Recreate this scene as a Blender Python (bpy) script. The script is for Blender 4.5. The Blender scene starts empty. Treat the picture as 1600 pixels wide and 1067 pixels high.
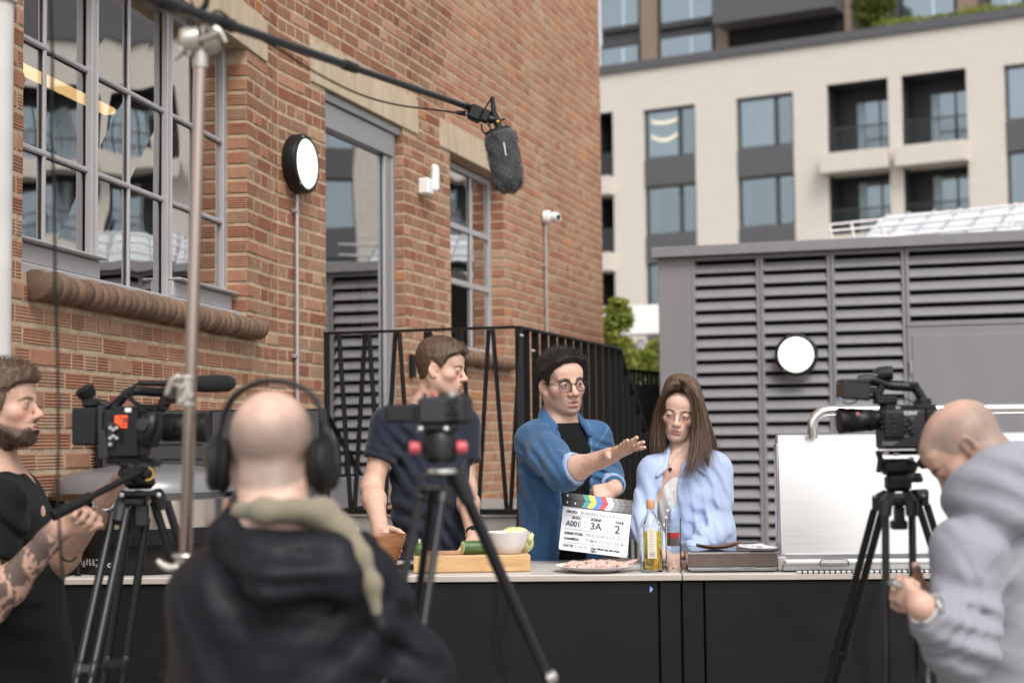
import bpy, bmesh, math, random
import numpy as np
from mathutils import Matrix, Vector
rng = random.Random(7)
SC = bpy.context.scene
COL = SC.collection
PI = math.pi
# ------------------------------------------------------------------ camera
CAM_H = 1.38
FPX = 2448.0                       # focal length in pixels of the 1600 px wide photograph
PITCH, ROLL = math.radians(3.51), math.radians(-0.63)
cF = np.array([0, math.cos(PITCH), math.sin(PITCH)])
_u0 = np.array([0, -math.sin(PITCH), math.cos(PITCH)])
_r0 = np.array([1.0, 0, 0])
cR = math.cos(ROLL) * _r0 + math.sin(ROLL) * _u0
cU = -math.sin(ROLL) * _r0 + math.cos(ROLL) * _u0
CAMP = np.array([0, 0, CAM_H])
cam_d = bpy.data.cameras.new('camera')
cam = bpy.data.objects.new('camera', cam_d)
COL.objects.link(cam)
cam.matrix_world = Matrix(((cR[0], cU[0], -cF[0], 0), (cR[1], cU[1], -cF[1], 0), (cR[2], cU[2], -cF[2], CAM_H), (0, 0, 0, 1)))
cam_d.sensor_width = 36.0
cam_d.lens = FPX / 1600 * 36
cam_d.clip_start = 0.05
cam_d.clip_end = 600
cam_d.dof.use_dof = True
cam_d.dof.focus_distance = 5.95
cam_d.dof.aperture_fstop = 2.4
cam_d.dof.aperture_blades = 9
SC.camera = cam
# ------------------------------------------------------------------ sky, sun, exposure
SUN_EL, SUN_AZ = math.radians(50), math.radians(160)     # azimuth clockwise from +Y: behind the camera, a little to its right
W = bpy.data.worlds.new('World'); SC.world = W; W.use_nodes = True
wn = W.node_tree.nodes; wl = W.node_tree.links
for n in list(wn): wn.remove(n)
sky = wn.new('ShaderNodeTexSky'); sky.sky_type = 'NISHITA'; sky.sun_disc = False
sky.sun_elevation = SUN_EL; sky.sun_rotation = SUN_AZ; sky.air_density = 1.0; sky.dust_density = 3.0; sky.ozone_density = 1.0
hs = wn.new('ShaderNodeHueSaturation'); hs.inputs['Saturation'].default_value = 0.22
bg = wn.new('ShaderNodeBackground'); bg.inputs['Strength'].default_value = 0.15
wo = wn.new('ShaderNodeOutputWorld')
wl.new(sky.outputs[0], hs.inputs['Color']); wl.new(hs.outputs[0], bg.inputs['Color']); wl.new(bg.outputs[0], wo.inputs[0])
sd = bpy.data.lights.new('sun', 'SUN'); sd.energy = 1.3; sd.angle = math.radians(25); sd.color = (1, .955, .9)
so = bpy.data.objects.new('sun', sd); COL.objects.link(so)
_sv = Vector((math.sin(SUN_AZ) * math.cos(SUN_EL), math.cos(SUN_AZ) * math.cos(SUN_EL), math.sin(SUN_EL)))
so.rotation_euler = _sv.to_track_quat('Z', 'Y').to_euler()
so.location = (0, -5, 20)
SC.view_settings.view_transform = 'Standard'
SC.view_settings.look = 'None'
SC.view_settings.exposure = 0.66
SC.view_settings.gamma = 1
SC.view_settings.use_curve_mapping = False
SC.cycles.use_denoising = True
SC.cycles.max_bounces = 8
SC.cycles.transparent_max_bounces = 40
SC.cycles.sample_clamp_indirect = 6
SC.cycles.caustics_reflective = False
SC.cycles.caustics_refractive = False

# ------------------------------------------------------------------ pixel rays -> points at a stated real depth or on a real plane
def ray(px, py):
    return cF + cR * ((px - 800) / FPX) + cU * ((533.5 - py) / FPX)
def at(px, py, Y):
    d = ray(px, py); return CAMP + d * (Y / d[1])
def onplane(px, py, P0, N):
    d = ray(px, py); t = np.dot(np.asarray(P0) - CAMP, N) / np.dot(d, N); return CAMP + d * t
def unit(v):
    v = np.asarray(v, float); return v / np.linalg.norm(v)
def A(*v): return np.array(v, float)
# ------------------------------------------------------------------ objects
WLOC = {}
def tag(o, label=None, cat=None, group=None, kind=None):
    if label: o['label'] = label
    if cat: o['category'] = cat
    if group: o['group'] = group
    if kind: o['kind'] = kind
    return o
def thing(name, label, cat, loc=(0, 0, 0), group=None):
    o = bpy.data.objects.new(name, None); COL.objects.link(o)
    o.location = tuple(float(x) for x in loc); o.empty_display_size = .05
    WLOC[o.name] = np.array(loc, float)
    return tag(o, label, cat, group)
def link(name, me, parent=None, base=None, loc=None):
    o = bpy.data.objects.new(name, me); COL.objects.link(o)
    if parent is not None:
        o.parent = parent
        WLOC[o.name] = WLOC[parent.name]
        if loc is not None: o.location = tuple(np.asarray(loc) - WLOC[parent.name])
    else:
        b = base if base is not None else (0, 0, 0)
        o.location = tuple(float(x) for x in b); WLOC[o.name] = np.array(b, float)
    return o
def make_mesh(name, v, f, mats, mi=None, smooth=False, angle=None):
    me = bpy.data.meshes.new(name)
    me.from_pydata(v, [], f)
    if not isinstance(mats, (list, tuple)): mats = [mats]
    for m in mats: me.materials.append(m)
    if mi is not None and len(mats) > 1: me.polygons.foreach_set('material_index', mi)
    if smooth:
        me.polygons.foreach_set('use_smooth', [True] * len(me.polygons))
        if angle: me.set_sharp_from_angle(angle=math.radians(angle))
    me.update()
    return me
_CB = None
def _cb_template():
    global _CB
    pts, key = [], []
    for sx in (-1, 1):
        for sy in (-1, 1):
            for sz in (-1, 1):
                for ax in range(3):
                    key.append(((sx, sy, sz), ax))
                    p = [sx * .8, sy * .8, sz * .8]; p[ax] = (sx, sy, sz)[ax] * 1.0; pts.append(p)
    bm = bmesh.new()
    vs = [bm.verts.new(p) for p in pts]
    bmesh.ops.convex_hull(bm, input=vs)
    bmesh.ops.dissolve_limit(bm, angle_limit=.01, verts=bm.verts[:], edges=bm.edges[:])
    bm.verts.index_update(); idx = {}
    for v in bm.verts:
        idx[v.index] = min(range(24), key=lambda i: (Vector(pts[i]) - v.co).length)
    faces = [[idx[v.index] for v in f.verts] for f in bm.faces]
    bm.free(); _CB = (key, faces)
class MB:
    def __init__(s, Mx=None):
        s.v = []; s.f = []; s.mi = []; s.M = np.eye(4) if Mx is None else Mx
    def add(s, vs, fs, m=0):
        b = len(s.v); vs = np.asarray(vs, float)
        vs = vs @ s.M[:3, :3].T + s.M[:3, 3]
        s.v.extend(map(tuple, vs.tolist())); s.f.extend([tuple(i + b for i in f) for f in fs]); s.mi.extend([m] * len(fs))
    def box(s, c, d, m=0, R=None):
        h = np.asarray(d, float) / 2
        vs = np.array([(x, y, z) for x in (-1, 1) for y in (-1, 1) for z in (-1, 1)], float) * h
        if R is not None: vs = vs @ np.asarray(R, float).T
        s.add(vs + np.asarray(c, float), [(0, 1, 3, 2), (4, 6, 7, 5), (0, 4, 5, 1), (2, 3, 7, 6), (0, 2, 6, 4), (1, 5, 7, 3)], m)
    def cbox(s, c, d, b=.003, m=0, R=None):
        if _CB is None: _cb_template()
        key, faces = _CB; h = np.asarray(d, float) / 2; b = min(b, *(h * .95))
        vs = np.array([[sg[i] * (h[i] - (0 if i == ax else b)) for i in range(3)] for sg, ax in key])
        if R is not None: vs = vs @ np.asarray(R, float).T
        s.add(vs + np.asarray(c, float), faces, m)
    def cyl(s, p, q, r, r2=None, n=14, caps=True, m=0):
        p = np.asarray(p, float); q = np.asarray(q, float); r2 = r if r2 is None else r2
        a = unit(q - p); t = A(0, 0, 1) if abs(a[2]) < .9 else A(1, 0, 0)
        u = unit(np.cross(a, t)); w = np.cross(a, u)
        ang = np.arange(n) * 2 * PI / n
        c = np.cos(ang)[:, None] * u + np.sin(ang)[:, None] * w
        vs = np.vstack([p + c * r, q + c * r2])
        fs = [(i, (i + 1) % n, n + (i + 1) % n, n + i) for i in range(n)]
        if caps: fs += [tuple(range(n))[::-1], tuple(range(n, 2 * n))]
        s.add(vs, fs, m)
    def tube(s, pts, r, n=10, m=0, caps=True):
        pts = np.asarray(pts, float); k = len(pts); rr = np.broadcast_to(np.asarray(r, float), (k,))
        tan = np.gradient(pts, axis=0); tan /= np.linalg.norm(tan, axis=1)[:, None]
        t = A(0, 0, 1) if abs(tan[0][2]) < .9 else A(1, 0, 0)
        u = unit(np.cross(tan[0], t)); ang = np.arange(n) * 2 * PI / n; vs = []
        for i in range(k):
            u = unit(u - tan[i] * np.dot(u, tan[i])); w = np.cross(tan[i], u)
            vs.append(pts[i] + rr[i] * (np.cos(ang)[:, None] * u + np.sin(ang)[:, None] * w))
        vs = np.vstack(vs); fs = []
        for i in range(k - 1):
            for j in range(n):
                j2 = (j + 1) % n; fs.append((i * n + j, i * n + j2, (i + 1) * n + j2, (i + 1) * n + j))
        if caps: fs += [tuple(range(n))[::-1], tuple(range((k - 1) * n, k * n))]
        s.add(vs, fs, m)
    def lathe(s, prof, c, axis=(0, 0, 1), n=28, m=0, caps=True):
        a = unit(axis); t = A(1, 0, 0) if abs(a[0]) < .9 else A(0, 1, 0)
        u = unit(t - a * np.dot(t, a)); w = np.cross(a, u); ang = np.arange(n) * 2 * PI / n
        ring = np.cos(ang)[:, None] * u + np.sin(ang)[:, None] * w
        vs = np.vstack([np.asarray(c, float) + a * z + ring * r for r, z in prof]); k = len(prof); fs = []
        for i in range(k - 1):
            for j in range(n):
                j2 = (j + 1) % n; fs.append((i * n + j, i * n + j2, (i + 1) * n + j2, (i + 1) * n + j))
        if caps: fs += [tuple(range(n))[::-1], tuple(range((k - 1) * n, k * n))]
        s.add(vs, fs, m)
    def ell(s, c, rad, R=None, n=16, m=0):
        k = n // 2; vs = [(0, 0, -1)]; fs = []
        for i in range(1, k):
            th = -PI / 2 + PI * i / k
            for j in range(n): vs.append((math.cos(th) * math.cos(2 * PI * j / n), math.cos(th) * math.sin(2 * PI * j / n), math.sin(th)))
        vs.append((0, 0, 1)); top = len(vs) - 1
        for j in range(n):
            j2 = (j + 1) % n; fs.append((0, 1 + j2, 1 + j))
            for i in range(k - 2): fs.append((1 + i * n + j, 1 + i * n + j2, 1 + (i + 1) * n + j2, 1 + (i + 1) * n + j))
            fs.append((top, 1 + (k - 2) * n + j, 1 + (k - 2) * n + j2))
        vs = np.array(vs) * np.broadcast_to(np.asarray(rad, float), (3,))
        if R is not None: vs = vs @ np.asarray(R, float).T
        s.add(vs + np.asarray(c, float), fs, m)
    def prism(s, poly, o, ex, ey, ez, d, m=0):
        """polygon in (ex, ey) pushed along ez by d"""
        o = np.asarray(o, float); n = len(poly)
        a = np.array([o + ex * x + ey * y for x, y in poly])
        vs = np.vstack([a, a + np.asarray(ez) * d])
        s.add(vs, [tuple(range(n))[::-1], tuple(range(n, 2 * n))] + [(i, (i + 1) % n, n + (i + 1) % n, n + i) for i in range(n)], m)
    def quad(s, a, b, c, d, m=0):
        s.add([a, b, c, d], [(0, 1, 2, 3)], m)
    def build(s, name, mats, parent=None, base=None, smooth=True, angle=35, bevel=0):
        off = WLOC[parent.name] if parent is not None else (np.zeros(3) if base is None else np.asarray(base, float))
        v = (np.array(s.v) - off).tolist()
        me = make_mesh(name, v, s.f, mats, s.mi, smooth, angle)
        o = link(name, me, parent, base)
        if bevel:
            b = o.modifiers.new('bevel', 'BEVEL'); b.width = bevel; b.segments = 2; b.limit_method = 'ANGLE'
        return o
def axes(yaw=0, pitch=0, roll=0):
    return np.array((Matrix.Rotation(yaw, 3, 'Z') @ Matrix.Rotation(pitch, 3, 'X') @ Matrix.Rotation(roll, 3, 'Y')))
def spline(pts, n=24):
    pts = np.asarray(pts, float); k = len(pts); out = []
    P = np.vstack([2 * pts[0] - pts[1], pts, 2 * pts[-1] - pts[-2]])
    for i in range(n + 1):
        t = i / n * (k - 1); j = min(int(t), k - 2); f = t - j; p0, p1, p2, p3 = P[j:j + 4]
        out.append(.5 * (2 * p1 + (p2 - p0) * f + (2 * p0 - 5 * p1 + 4 * p2 - p3) * f * f + (3 * p1 - p0 - 3 * p2 + p3) * f ** 3))
    return np.array(out)
def text_mesh(name, s, size, mat, parent, o, ex, ey, align='LEFT', bold=0.0, shear=0.0, sx=1.0):
    """flat print: lettering lying on the surface with origin o, reading along ex, up ey"""
    cu = bpy.data.curves.new(name, 'FONT'); cu.body = s; cu.size = size; cu.align_x = align; cu.shear = shear; cu.offset = bold
    to = bpy.data.objects.new(name, cu); COL.objects.link(to)
    dg = bpy.context.evaluated_depsgraph_get(); dg.update()
    me = bpy.data.meshes.new_from_object(to.evaluated_get(dg))
    bpy.data.objects.remove(to); bpy.data.curves.remove(cu)
    n = len(me.vertices); co = np.zeros(n * 3); me.vertices.foreach_get('co', co); co = co.reshape(-1, 3)
    w = np.asarray(o) + co[:, :1] * sx * np.asarray(ex) + co[:, 1:2] * np.asarray(ey) - WLOC[parent.name]
    me.vertices.foreach_set('co', w.ravel()); me.materials.clear(); me.materials.append(mat); me.update()
    return link(name, me, parent)
# ------------------------------------------------------------------ materials
def srgb(r, g, b):
    f = lambda c: (c / 255 / 12.92) if c <= 10 else ((c / 255 + .055) / 1.055) ** 2.4
    return (f(r), f(g), f(b))
MATS = {}
def mat(name, col, rough=.5, metal=0.0, spec=.5, bump=0.0, bscale=60.0, var=0.0, vscale=6.0, attr=None, rvar=0.0, sheen=0.0, sss=0.0,
        emit=0.0, trans=0.0, coat=0.0, stretch=(1, 1, 1), ior=1.5, col2=None, bdist=.002, detail=4):
    m = bpy.data.materials.new(name); m.use_nodes = True; MATS[name] = m
    nt = m.node_tree; N = nt.nodes; L = nt.links; p = N['Principled BSDF']
    p.inputs['Roughness'].default_value = rough; p.inputs['Metallic'].default_value = metal
    p.inputs['Specular IOR Level'].default_value = spec; p.inputs['IOR'].default_value = ior
    p.inputs['Transmission Weight'].default_value = trans; p.inputs['Coat Weight'].default_value = coat
    p.inputs['Sheen Weight'].default_value = sheen
    if sss:
        p.inputs['Subsurface Weight'].default_value = sss; p.inputs['Subsurface Radius'].default_value = (1, .35, .2); p.inputs['Subsurface Scale'].default_value = .006
    tc = N.new('ShaderNodeTexCoord'); mp = N.new('ShaderNodeMapping'); mp.inputs['Scale'].default_value = stretch
    L.new(tc.outputs['Object'], mp.inputs['Vector']); src = None
    c4 = (*col, 1)
    p.inputs['Base Color'].default_value = c4
    if attr:
        an = N.new('ShaderNodeAttribute'); an.attribute_name = attr; src = an.outputs['Color']
    if var or col2:
        nz = N.new('ShaderNodeTexNoise'); nz.inputs['Scale'].default_value = vscale; nz.inputs['Detail'].default_value = detail; nz.inputs['Roughness'].default_value = .6
        L.new(mp.outputs[0], nz.inputs['Vector'])
        cr = N.new('ShaderNodeValToRGB'); cr.color_ramp.elements[0].position = .3; cr.color_ramp.elements[1].position = .7
        a = col2 if col2 else tuple(c * (1 - var) for c in col); b = col if col2 else tuple(min(1, c * (1 + var)) for c in col)
        if attr: a = (1 - var,) * 3; b = (1 + var,) * 3
        cr.color_ramp.elements[0].color = (*a, 1); cr.color_ramp.elements[1].color = (*b, 1)
        L.new(nz.outputs['Fac'], cr.inputs[0])
        if attr:
            mx = N.new('ShaderNodeMix'); mx.data_type = 'RGBA'; mx.blend_type = 'MULTIPLY'; mx.inputs[0].default_value = 1
            L.new(src, mx.inputs[6]); L.new(cr.outputs[0], mx.inputs[7]); src = mx.outputs[2]
        else: src = cr.outputs[0]
    if src is not None: L.new(src, p.inputs['Base Color'])
    if rvar:
        n2 = N.new('ShaderNodeTexNoise'); n2.inputs['Scale'].default_value = vscale * 2.3; L.new(mp.outputs[0], n2.inputs['Vector'])
        mr = N.new('ShaderNodeMapRange'); mr.inputs[3].default_value = max(0, rough - rvar); mr.inputs[4].default_value = rough + rvar
        L.new(n2.outputs['Fac'], mr.inputs[0]); L.new(mr.outputs[0], p.inputs['Roughness'])
    if bump:
        n3 = N.new('ShaderNodeTexNoise'); n3.inputs['Scale'].default_value = bscale; n3.inputs['Detail'].default_value = 5
        L.new(mp.outputs[0], n3.inputs['Vector'])
        bn = N.new('ShaderNodeBump'); bn.inputs['Strength'].default_value = bump; bn.inputs['Distance'].default_value = bdist
        L.new(n3.outputs['Fac'], bn.inputs['Height']); L.new(bn.outputs[0], p.inputs['Normal'])
    if emit:
        p.inputs['Emission Color'].default_value = c4; p.inputs['Emission Strength'].default_value = emit
    return m
def brick_mat(name, ramp, bump=.5):
    m = bpy.data.materials.new(name); m.use_nodes = True; N = m.node_tree.nodes; L = m.node_tree.links; p = N['Principled BSDF']
    p.inputs['Roughness'].default_value = .9; p.inputs['Specular IOR Level'].default_value = .25
    an = N.new('ShaderNodeAttribute'); an.attribute_name = 'rnd'
    cr = N.new('ShaderNodeValToRGB'); e = cr.color_ramp.elements
    while len(e) < len(ramp): e.new(.5)
    for i, (pos, c) in enumerate(ramp): e[i].position = pos; e[i].color = (*c, 1)
    L.new(an.outputs['Fac'], cr.inputs[0])
    tc = N.new('ShaderNodeTexCoord'); geo = N.new('ShaderNodeNewGeometry')
    n1 = N.new('ShaderNodeTexNoise'); n1.inputs['Scale'].default_value = 28; n1.inputs['Detail'].default_value = 6; n1.inputs['Roughness'].default_value = .7
    L.new(geo.outputs['Position'], n1.inputs['Vector'])
    r1 = N.new('ShaderNodeMapRange'); r1.inputs[1].default_value = .25; r1.inputs[2].default_value = .75; r1.inputs[3].default_value = .76; r1.inputs[4].default_value = 1.18
    L.new(n1.outputs['Fac'], r1.inputs[0])
    mx = N.new('ShaderNodeMix'); mx.data_type = 'RGBA'; mx.blend_type = 'MULTIPLY'; mx.inputs[0].default_value = 1
    L.new(cr.outputs[0], mx.inputs[6]); L.new(r1.outputs[0], mx.inputs[7])
    # pale mortar smears and soot stains
    n2 = N.new('ShaderNodeTexNoise'); n2.inputs['Scale'].default_value = 9; n2.inputs['Detail'].default_value = 7; n2.inputs['Roughness'].default_value = .75
    L.new(geo.outputs['Position'], n2.inputs['Vector'])
    r2 = N.new('ShaderNodeMapRange'); r2.inputs[1].default_value = .54; r2.inputs[2].default_value = .74; r2.inputs[3].default_value = 0; r2.inputs[4].default_value = .6
    L.new(n2.outputs['Fac'], r2.inputs[0])
    m2 = N.new('ShaderNodeMix'); m2.data_type = 'RGBA'; m2.inputs[7].default_value = (.40, .27, .17, 1)
    L.new(r2.outputs[0], m2.inputs[0]); L.new(mx.outputs[2], m2.inputs[6])
    n4 = N.new('ShaderNodeTexNoise'); n4.inputs['Scale'].default_value = 1.1; n4.inputs['Detail'].default_value = 5
    L.new(geo.outputs['Position'], n4.inputs['Vector'])
    r4 = N.new('ShaderNodeMapRange'); r4.inputs[1].default_value = .35; r4.inputs[2].default_value = .7; r4.inputs[3].default_value = .86; r4.inputs[4].default_value = 1.08
    L.new(n4.outputs['Fac'], r4.inputs[0])
    m3 = N.new('ShaderNodeMix'); m3.data_type = 'RGBA'; m3.blend_type = 'MULTIPLY'; m3.inputs[0].default_value = 1
    L.new(m2.outputs[2], m3.inputs[6]); L.new(r4.outputs[0], m3.inputs[7]); L.new(m3.outputs[2], p.inputs['Base Color'])
    n3 = N.new('ShaderNodeTexNoise'); n3.inputs['Scale'].default_value = 160; n3.inputs['Detail'].default_value = 4; L.new(geo.outputs['Position'], n3.inputs['Vector'])
    bn = N.new('ShaderNodeBump'); bn.inputs['Strength'].default_value = bump; bn.inputs['Distance'].default_value = .003
    L.new(n3.outputs['Fac'], bn.inputs['Height']); L.new(bn.outputs[0], p.inputs['Normal'])
    return m
def glass_mat(name, tint=(1, 1, 1), ior=1.6, wav=.0, wscale=3.0, base=0.04, gtint=(1, 1, 1)):
    """window glass: see-through, mirrors more at grazing angles, old panes are wavy"""
    m = bpy.data.materials.new(name); m.use_nodes = True; N = m.node_tree.nodes; L = m.node_tree.links
    N.remove(N['Principled BSDF']); out = N['Material Output']
    tr = N.new('ShaderNodeBsdfTransparent'); tr.inputs[0].default_value = (*tint, 1)
    gl = N.new('ShaderNodeBsdfGlossy'); gl.inputs['Roughness'].default_value = .005; gl.inputs[0].default_value = (*gtint, 1)
    fr = N.new('ShaderNodeFresnel'); fr.inputs['IOR'].default_value = ior
    ad = N.new('ShaderNodeMath'); ad.operation = 'ADD'; ad.use_clamp = True; ad.inputs[1].default_value = base
    mx = N.new('ShaderNodeMixShader')
    L.new(fr.outputs[0], ad.inputs[0]); L.new(ad.outputs[0], mx.inputs[0]); L.new(tr.outputs[0], mx.inputs[1]); L.new(gl.outputs[0], mx.inputs[2]); L.new(mx.outputs[0], out.inputs[0])
    if wav:
        geo = N.new('ShaderNodeNewGeometry'); nz = N.new('ShaderNodeTexNoise'); nz.inputs['Scale'].default_value = wscale; nz.inputs['Detail'].default_value = 1
        L.new(geo.outputs['Position'], nz.inputs['Vector']); bn = N.new('ShaderNodeBump'); bn.inputs['Strength'].default_value = wav; bn.inputs['Distance'].default_value = .02
        L.new(nz.outputs['Fac'], bn.inputs['Height']); L.new(bn.outputs[0], gl.inputs['Normal'])
    return m
MAT_BRICK = brick_mat('fletton_brick', [(0, (.345, .15, .092)), (.22, (.40, .19, .12)), (.45, (.385, .205, .13)), (.62, (.415, .23, .145)), (.8, (.42, .27, .18)), (.93, (.32, .165, .108)), (1, (.50, .225, .095))])
MAT_PAVE = mat('paving', (.25, .24, .22), .85, var=.2, bump=.3)
MAT_MORTAR = mat('lime_mortar', (.44, .335, .23), .95, var=.25, vscale=14, bump=.6, bscale=120, spec=.2)
MAT_STONE = mat('pale_lintel_stone', (.47, .38, .27), .85, var=.16, vscale=3, bump=.25, bscale=70, spec=.25, stretch=(4, 4, .8))
MAT_SILL = brick_mat('sill_brick_clay', [(0, (.13, .085, .06)), (.5, (.18, .115, .078)), (1, (.235, .14, .088))], .4)
MAT_WFRAME = mat('grey_window_paint', (.37, .355, .36), .45, var=.05)
MAT_ALU = mat('anodised_aluminium', (.42, .42, .44), .38, metal=.6)
MAT_DARKROOM = mat('dark_room', (.035, .03, .027), .9)
MAT_PANE = glass_mat('old_pane', ior=1.8, wav=.13, wscale=2.2, base=.42)
MAT_PANE2 = glass_mat('flat_pane', ior=1.75, wav=.06, wscale=1.2, base=.36)
MAT_FARPANE = glass_mat('far_pane', ior=1.6, wav=.08, wscale=.5, base=.27, gtint=(.80, .93, 1))
MAT_LOUVRE = mat('grey_louvre_paint', (.215, .21, .22), .5, var=.05, vscale=3, stretch=(3, 3, .35), rvar=.10)
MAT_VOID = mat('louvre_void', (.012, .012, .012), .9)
MAT_BLACKMETAL = mat('black_powder_coat', (.007, .007, .007), .45, bump=.05, bscale=300, spec=.3)
MAT_BEIGE = mat('cream_brick', (.58, .535, .485), .85, var=.06, vscale=3)
MAT_SPANDREL = mat('dark_grey_cladding', (.085, .083, .09), .55)
MAT_DFRAME = mat('dark_bronze_frame', (.04, .042, .045), .5)
MAT_BRONZE = mat('bronze_cladding', (.22, .16, .12), .5, var=.1)
MAT_BLIND = mat('pale_blind', (.50, .60, .66), .8)
MAT_WHITE = mat('white_plastic', (.75, .75, .74), .4)
MAT_LAMPGLOW = mat('lamp_diffuser', (.9, .9, .84), .5, emit=.72)
MAT_WARMGLOW = mat('warm_strip_light', (1, .66, .28), .5, emit=1.1)
MAT_GALV = mat('galvanised_conduit', (.42, .40, .40), .45, metal=.5, var=.08)
MAT_CHROME = mat('polished_steel', (.80, .78, .77), .09, metal=1)
MAT_STEEL = mat('brushed_steel', (.72, .71, .70), .32, metal=1, rvar=.08, vscale=3, stretch=(1, 1, 60))
MAT_STAND = mat('nickel_stand_tube', (.38, .30, .26), .17, metal=1)
MAT_NICKEL = mat('cast_nickel', (.50, .46, .41), .38, metal=.85, bump=.1)
MAT_BLACKPL = mat('black_plastic', (.006, .006, .0065), .42, bump=.06, bscale=400, spec=.35)
MAT_GLOSSBLACK = mat('gloss_black', (.008, .008, .009), .12)
MAT_DKGREY = mat('dark_grey_plastic', (.020, .020, .022), .42, spec=.4)
MAT_RUBBER = mat('black_rubber', (.007, .007, .007), .75, spec=.25)
MAT_PRINTW = mat('white_print', (.62, .62, .62), .6)
MAT_PRINTB = mat('black_print', (.01, .01, .012), .6)
# ================================================================== SETTING
g = MB(); g.quad((-300, -60, 0), (300, -60, 0), (300, 400, 0), (-300, 400, 0))
tag(g.build('ground', MAT_PAVE), kind='structure')
# ------------------------------------------------------------------ brick building: two wings meeting at a shallow angle
AL, AR = math.radians(9.4), math.radians(17.5)
dL, nL = A(math.sin(AL), math.cos(AL), 0), A(math.cos(AL), -math.sin(AL), 0)
dR, nR = A(math.sin(AR), math.cos(AR), 0), A(math.cos(AR), -math.sin(AR), 0)
UZ = A(0, 0, 1)
OL = A(-.2819 * 5.9, 5.9, 0)
_q = A((440 - 800) / FPX * 8.42, 8.42, 0)
_sol = np.linalg.solve(np.array([[dL[0], -dR[0]], [dL[1], -dR[1]]]), (_q - OL)[:2])
OR = OL + dL * _sol[0]; SBEND = _sol[0]
def wl(s, z, o=0): return OL + dL * s + nL * o + UZ * z
def wr(s, z, o=0): return OR + dR * s + nR * o + UZ * z
def pL(px, py, o=0):
    p = onplane(px, py, OL + nL * o, nL); return np.dot(p - OL, dL), p[2]
def pR(px, py, o=0):
    p = onplane(px, py, OR + nR * o, nR); return np.dot(p - OR, dR), p[2]
RL = np.column_stack([dL, nL, UZ]); RR = np.column_stack([dR, nR, UZ])
SL0 = -1.35; SREND = pR(939.5, 300)[0]
REC = .117
WIN = (pL(34, 410)[0], pL(384.5, 300)[0], pL(200, 462)[1], pL(399.5, 88)[1])
LIN1 = (WIN[0] - .2, pL(415, 90)[0], WIN[3], pL(370, -2)[1])
DOOR = (pR(509, 400)[0], pR(630, 300)[0], .955, pR(570, 171)[1])
LIN2 = (pR(484, 129)[0], pR(651, 200)[0], DOOR[3], pR(552, 102)[1])
WIN3 = (pR(703, 300)[0], pR(787, 400)[0], pR(745, 548)[1], pR(735, 254)[1])
LIN3 = (pR(686.5, 226)[0], pR(800, 285)[0], WIN3[3], pR(690, 186)[1])
bb = thing('brick_building', 'old ribbed orange brick building with grey metal windows and stone lintels', 'building', wl(0, 0))
WTOP = 7.2
def mortar_sheet(w, s0, s1, z0, z1, openings, mb):
    ss = sorted({s0, s1, *[x for o in openings for x in o[:2] if s0 < x < s1]}); zs = sorted({z0, z1, *[x for o in openings for x in o[2:4] if z0 < x < z1]})
    for a, b in zip(ss, ss[1:]):
        for c, d in zip(zs, zs[1:]):
            m = ((a + b) / 2, (c + d) / 2)
            if any(o[0] < m[0] < o[1] and o[2] < m[1] < o[3] for o in openings): continue
            mb.quad(w(a, c), w(b, c), w(b, d), w(a, d))
mw = MB()
mortar_sheet(wl, SL0, SBEND, 0, WTOP, [WIN], mw)
mortar_sheet(wr, 0, SREND, 0, WTOP, [DOOR, WIN3], mw)
for w, o in ((wl, WIN), (wr, DOOR), (wr, WIN3)):     # reveals
    a, b, c, d = o
    for p, q in (((a, c), (a, d)), ((b, d), (b, c)), ((a, d), (b, d)), ((b, c), (a, c))):
        mw.quad(w(*p, 0), w(*p, -.30), w(*q, -.30), w(*q, 0))
mw.quad(wr(SREND, 0), wr(SREND, 0, -6), wr(SREND, WTOP, -6), wr(SREND, WTOP))
mw.quad(wl(SL0, 0), wl(SL0, 0, -6), wl(SL0, WTOP, -6), wl(SL0, WTOP))
mw.quad(wl(SL0, WTOP), wl(SBEND, WTOP), wl(SBEND, WTOP, -6), wl(SL0, WTOP, -6))
mw.quad(wr(0, WTOP), wr(SREND, WTOP), wr(SREND, WTOP, -6), wr(0, WTOP, -6))
wall = mw.build('wall', MAT_MORTAR, bb, smooth=False)
# bricks: ribbed keyed faces, real ribs; the 300 that show largest are single objects, the rest one mesh
CH = .075
def brick_shape(L, h, ribbed, seed):
    """front of a brick: x along, y outward, z up; origin bottom-left on the mortar plane"""
    r = random.Random(seed); o = .005
    prof = [(0, 0)]
    if ribbed:
        n = 5; st = h / n
        for i in range(n):
            z = i * st
            prof += [(o - .0015, z + .0015 + (i == 0) * .001), (o + r.uniform(-.001, .001), z + st * .3), (o, z + st * .62), (.0015, z + st * .78)] if i < n - 1 else [(o - .001, z + .0015), (o, z + st * .4), (o - .001, h - .001)]
    else:
        prof += [(o - .002, .001), (o, .006), (o, h - .006), (o - .002, h - .001)]
    prof += [(0, h)]
    k = len(prof)
    vs = [(x, y, z) for x, s in ((0, 0), (L, 0)) for y, z in prof]
    vs = [(x + (.002 if (y > .004 and x == 0) else -.002 if (y > .004) else 0), y, z) for x, y, z in vs]
    fs = [(i, k + i, k + i + 1, i + 1) for i in range(k - 1)] + [tuple(range(k)), tuple(range(2 * k - 1, k - 1, -1))]
    return vs, fs
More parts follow.
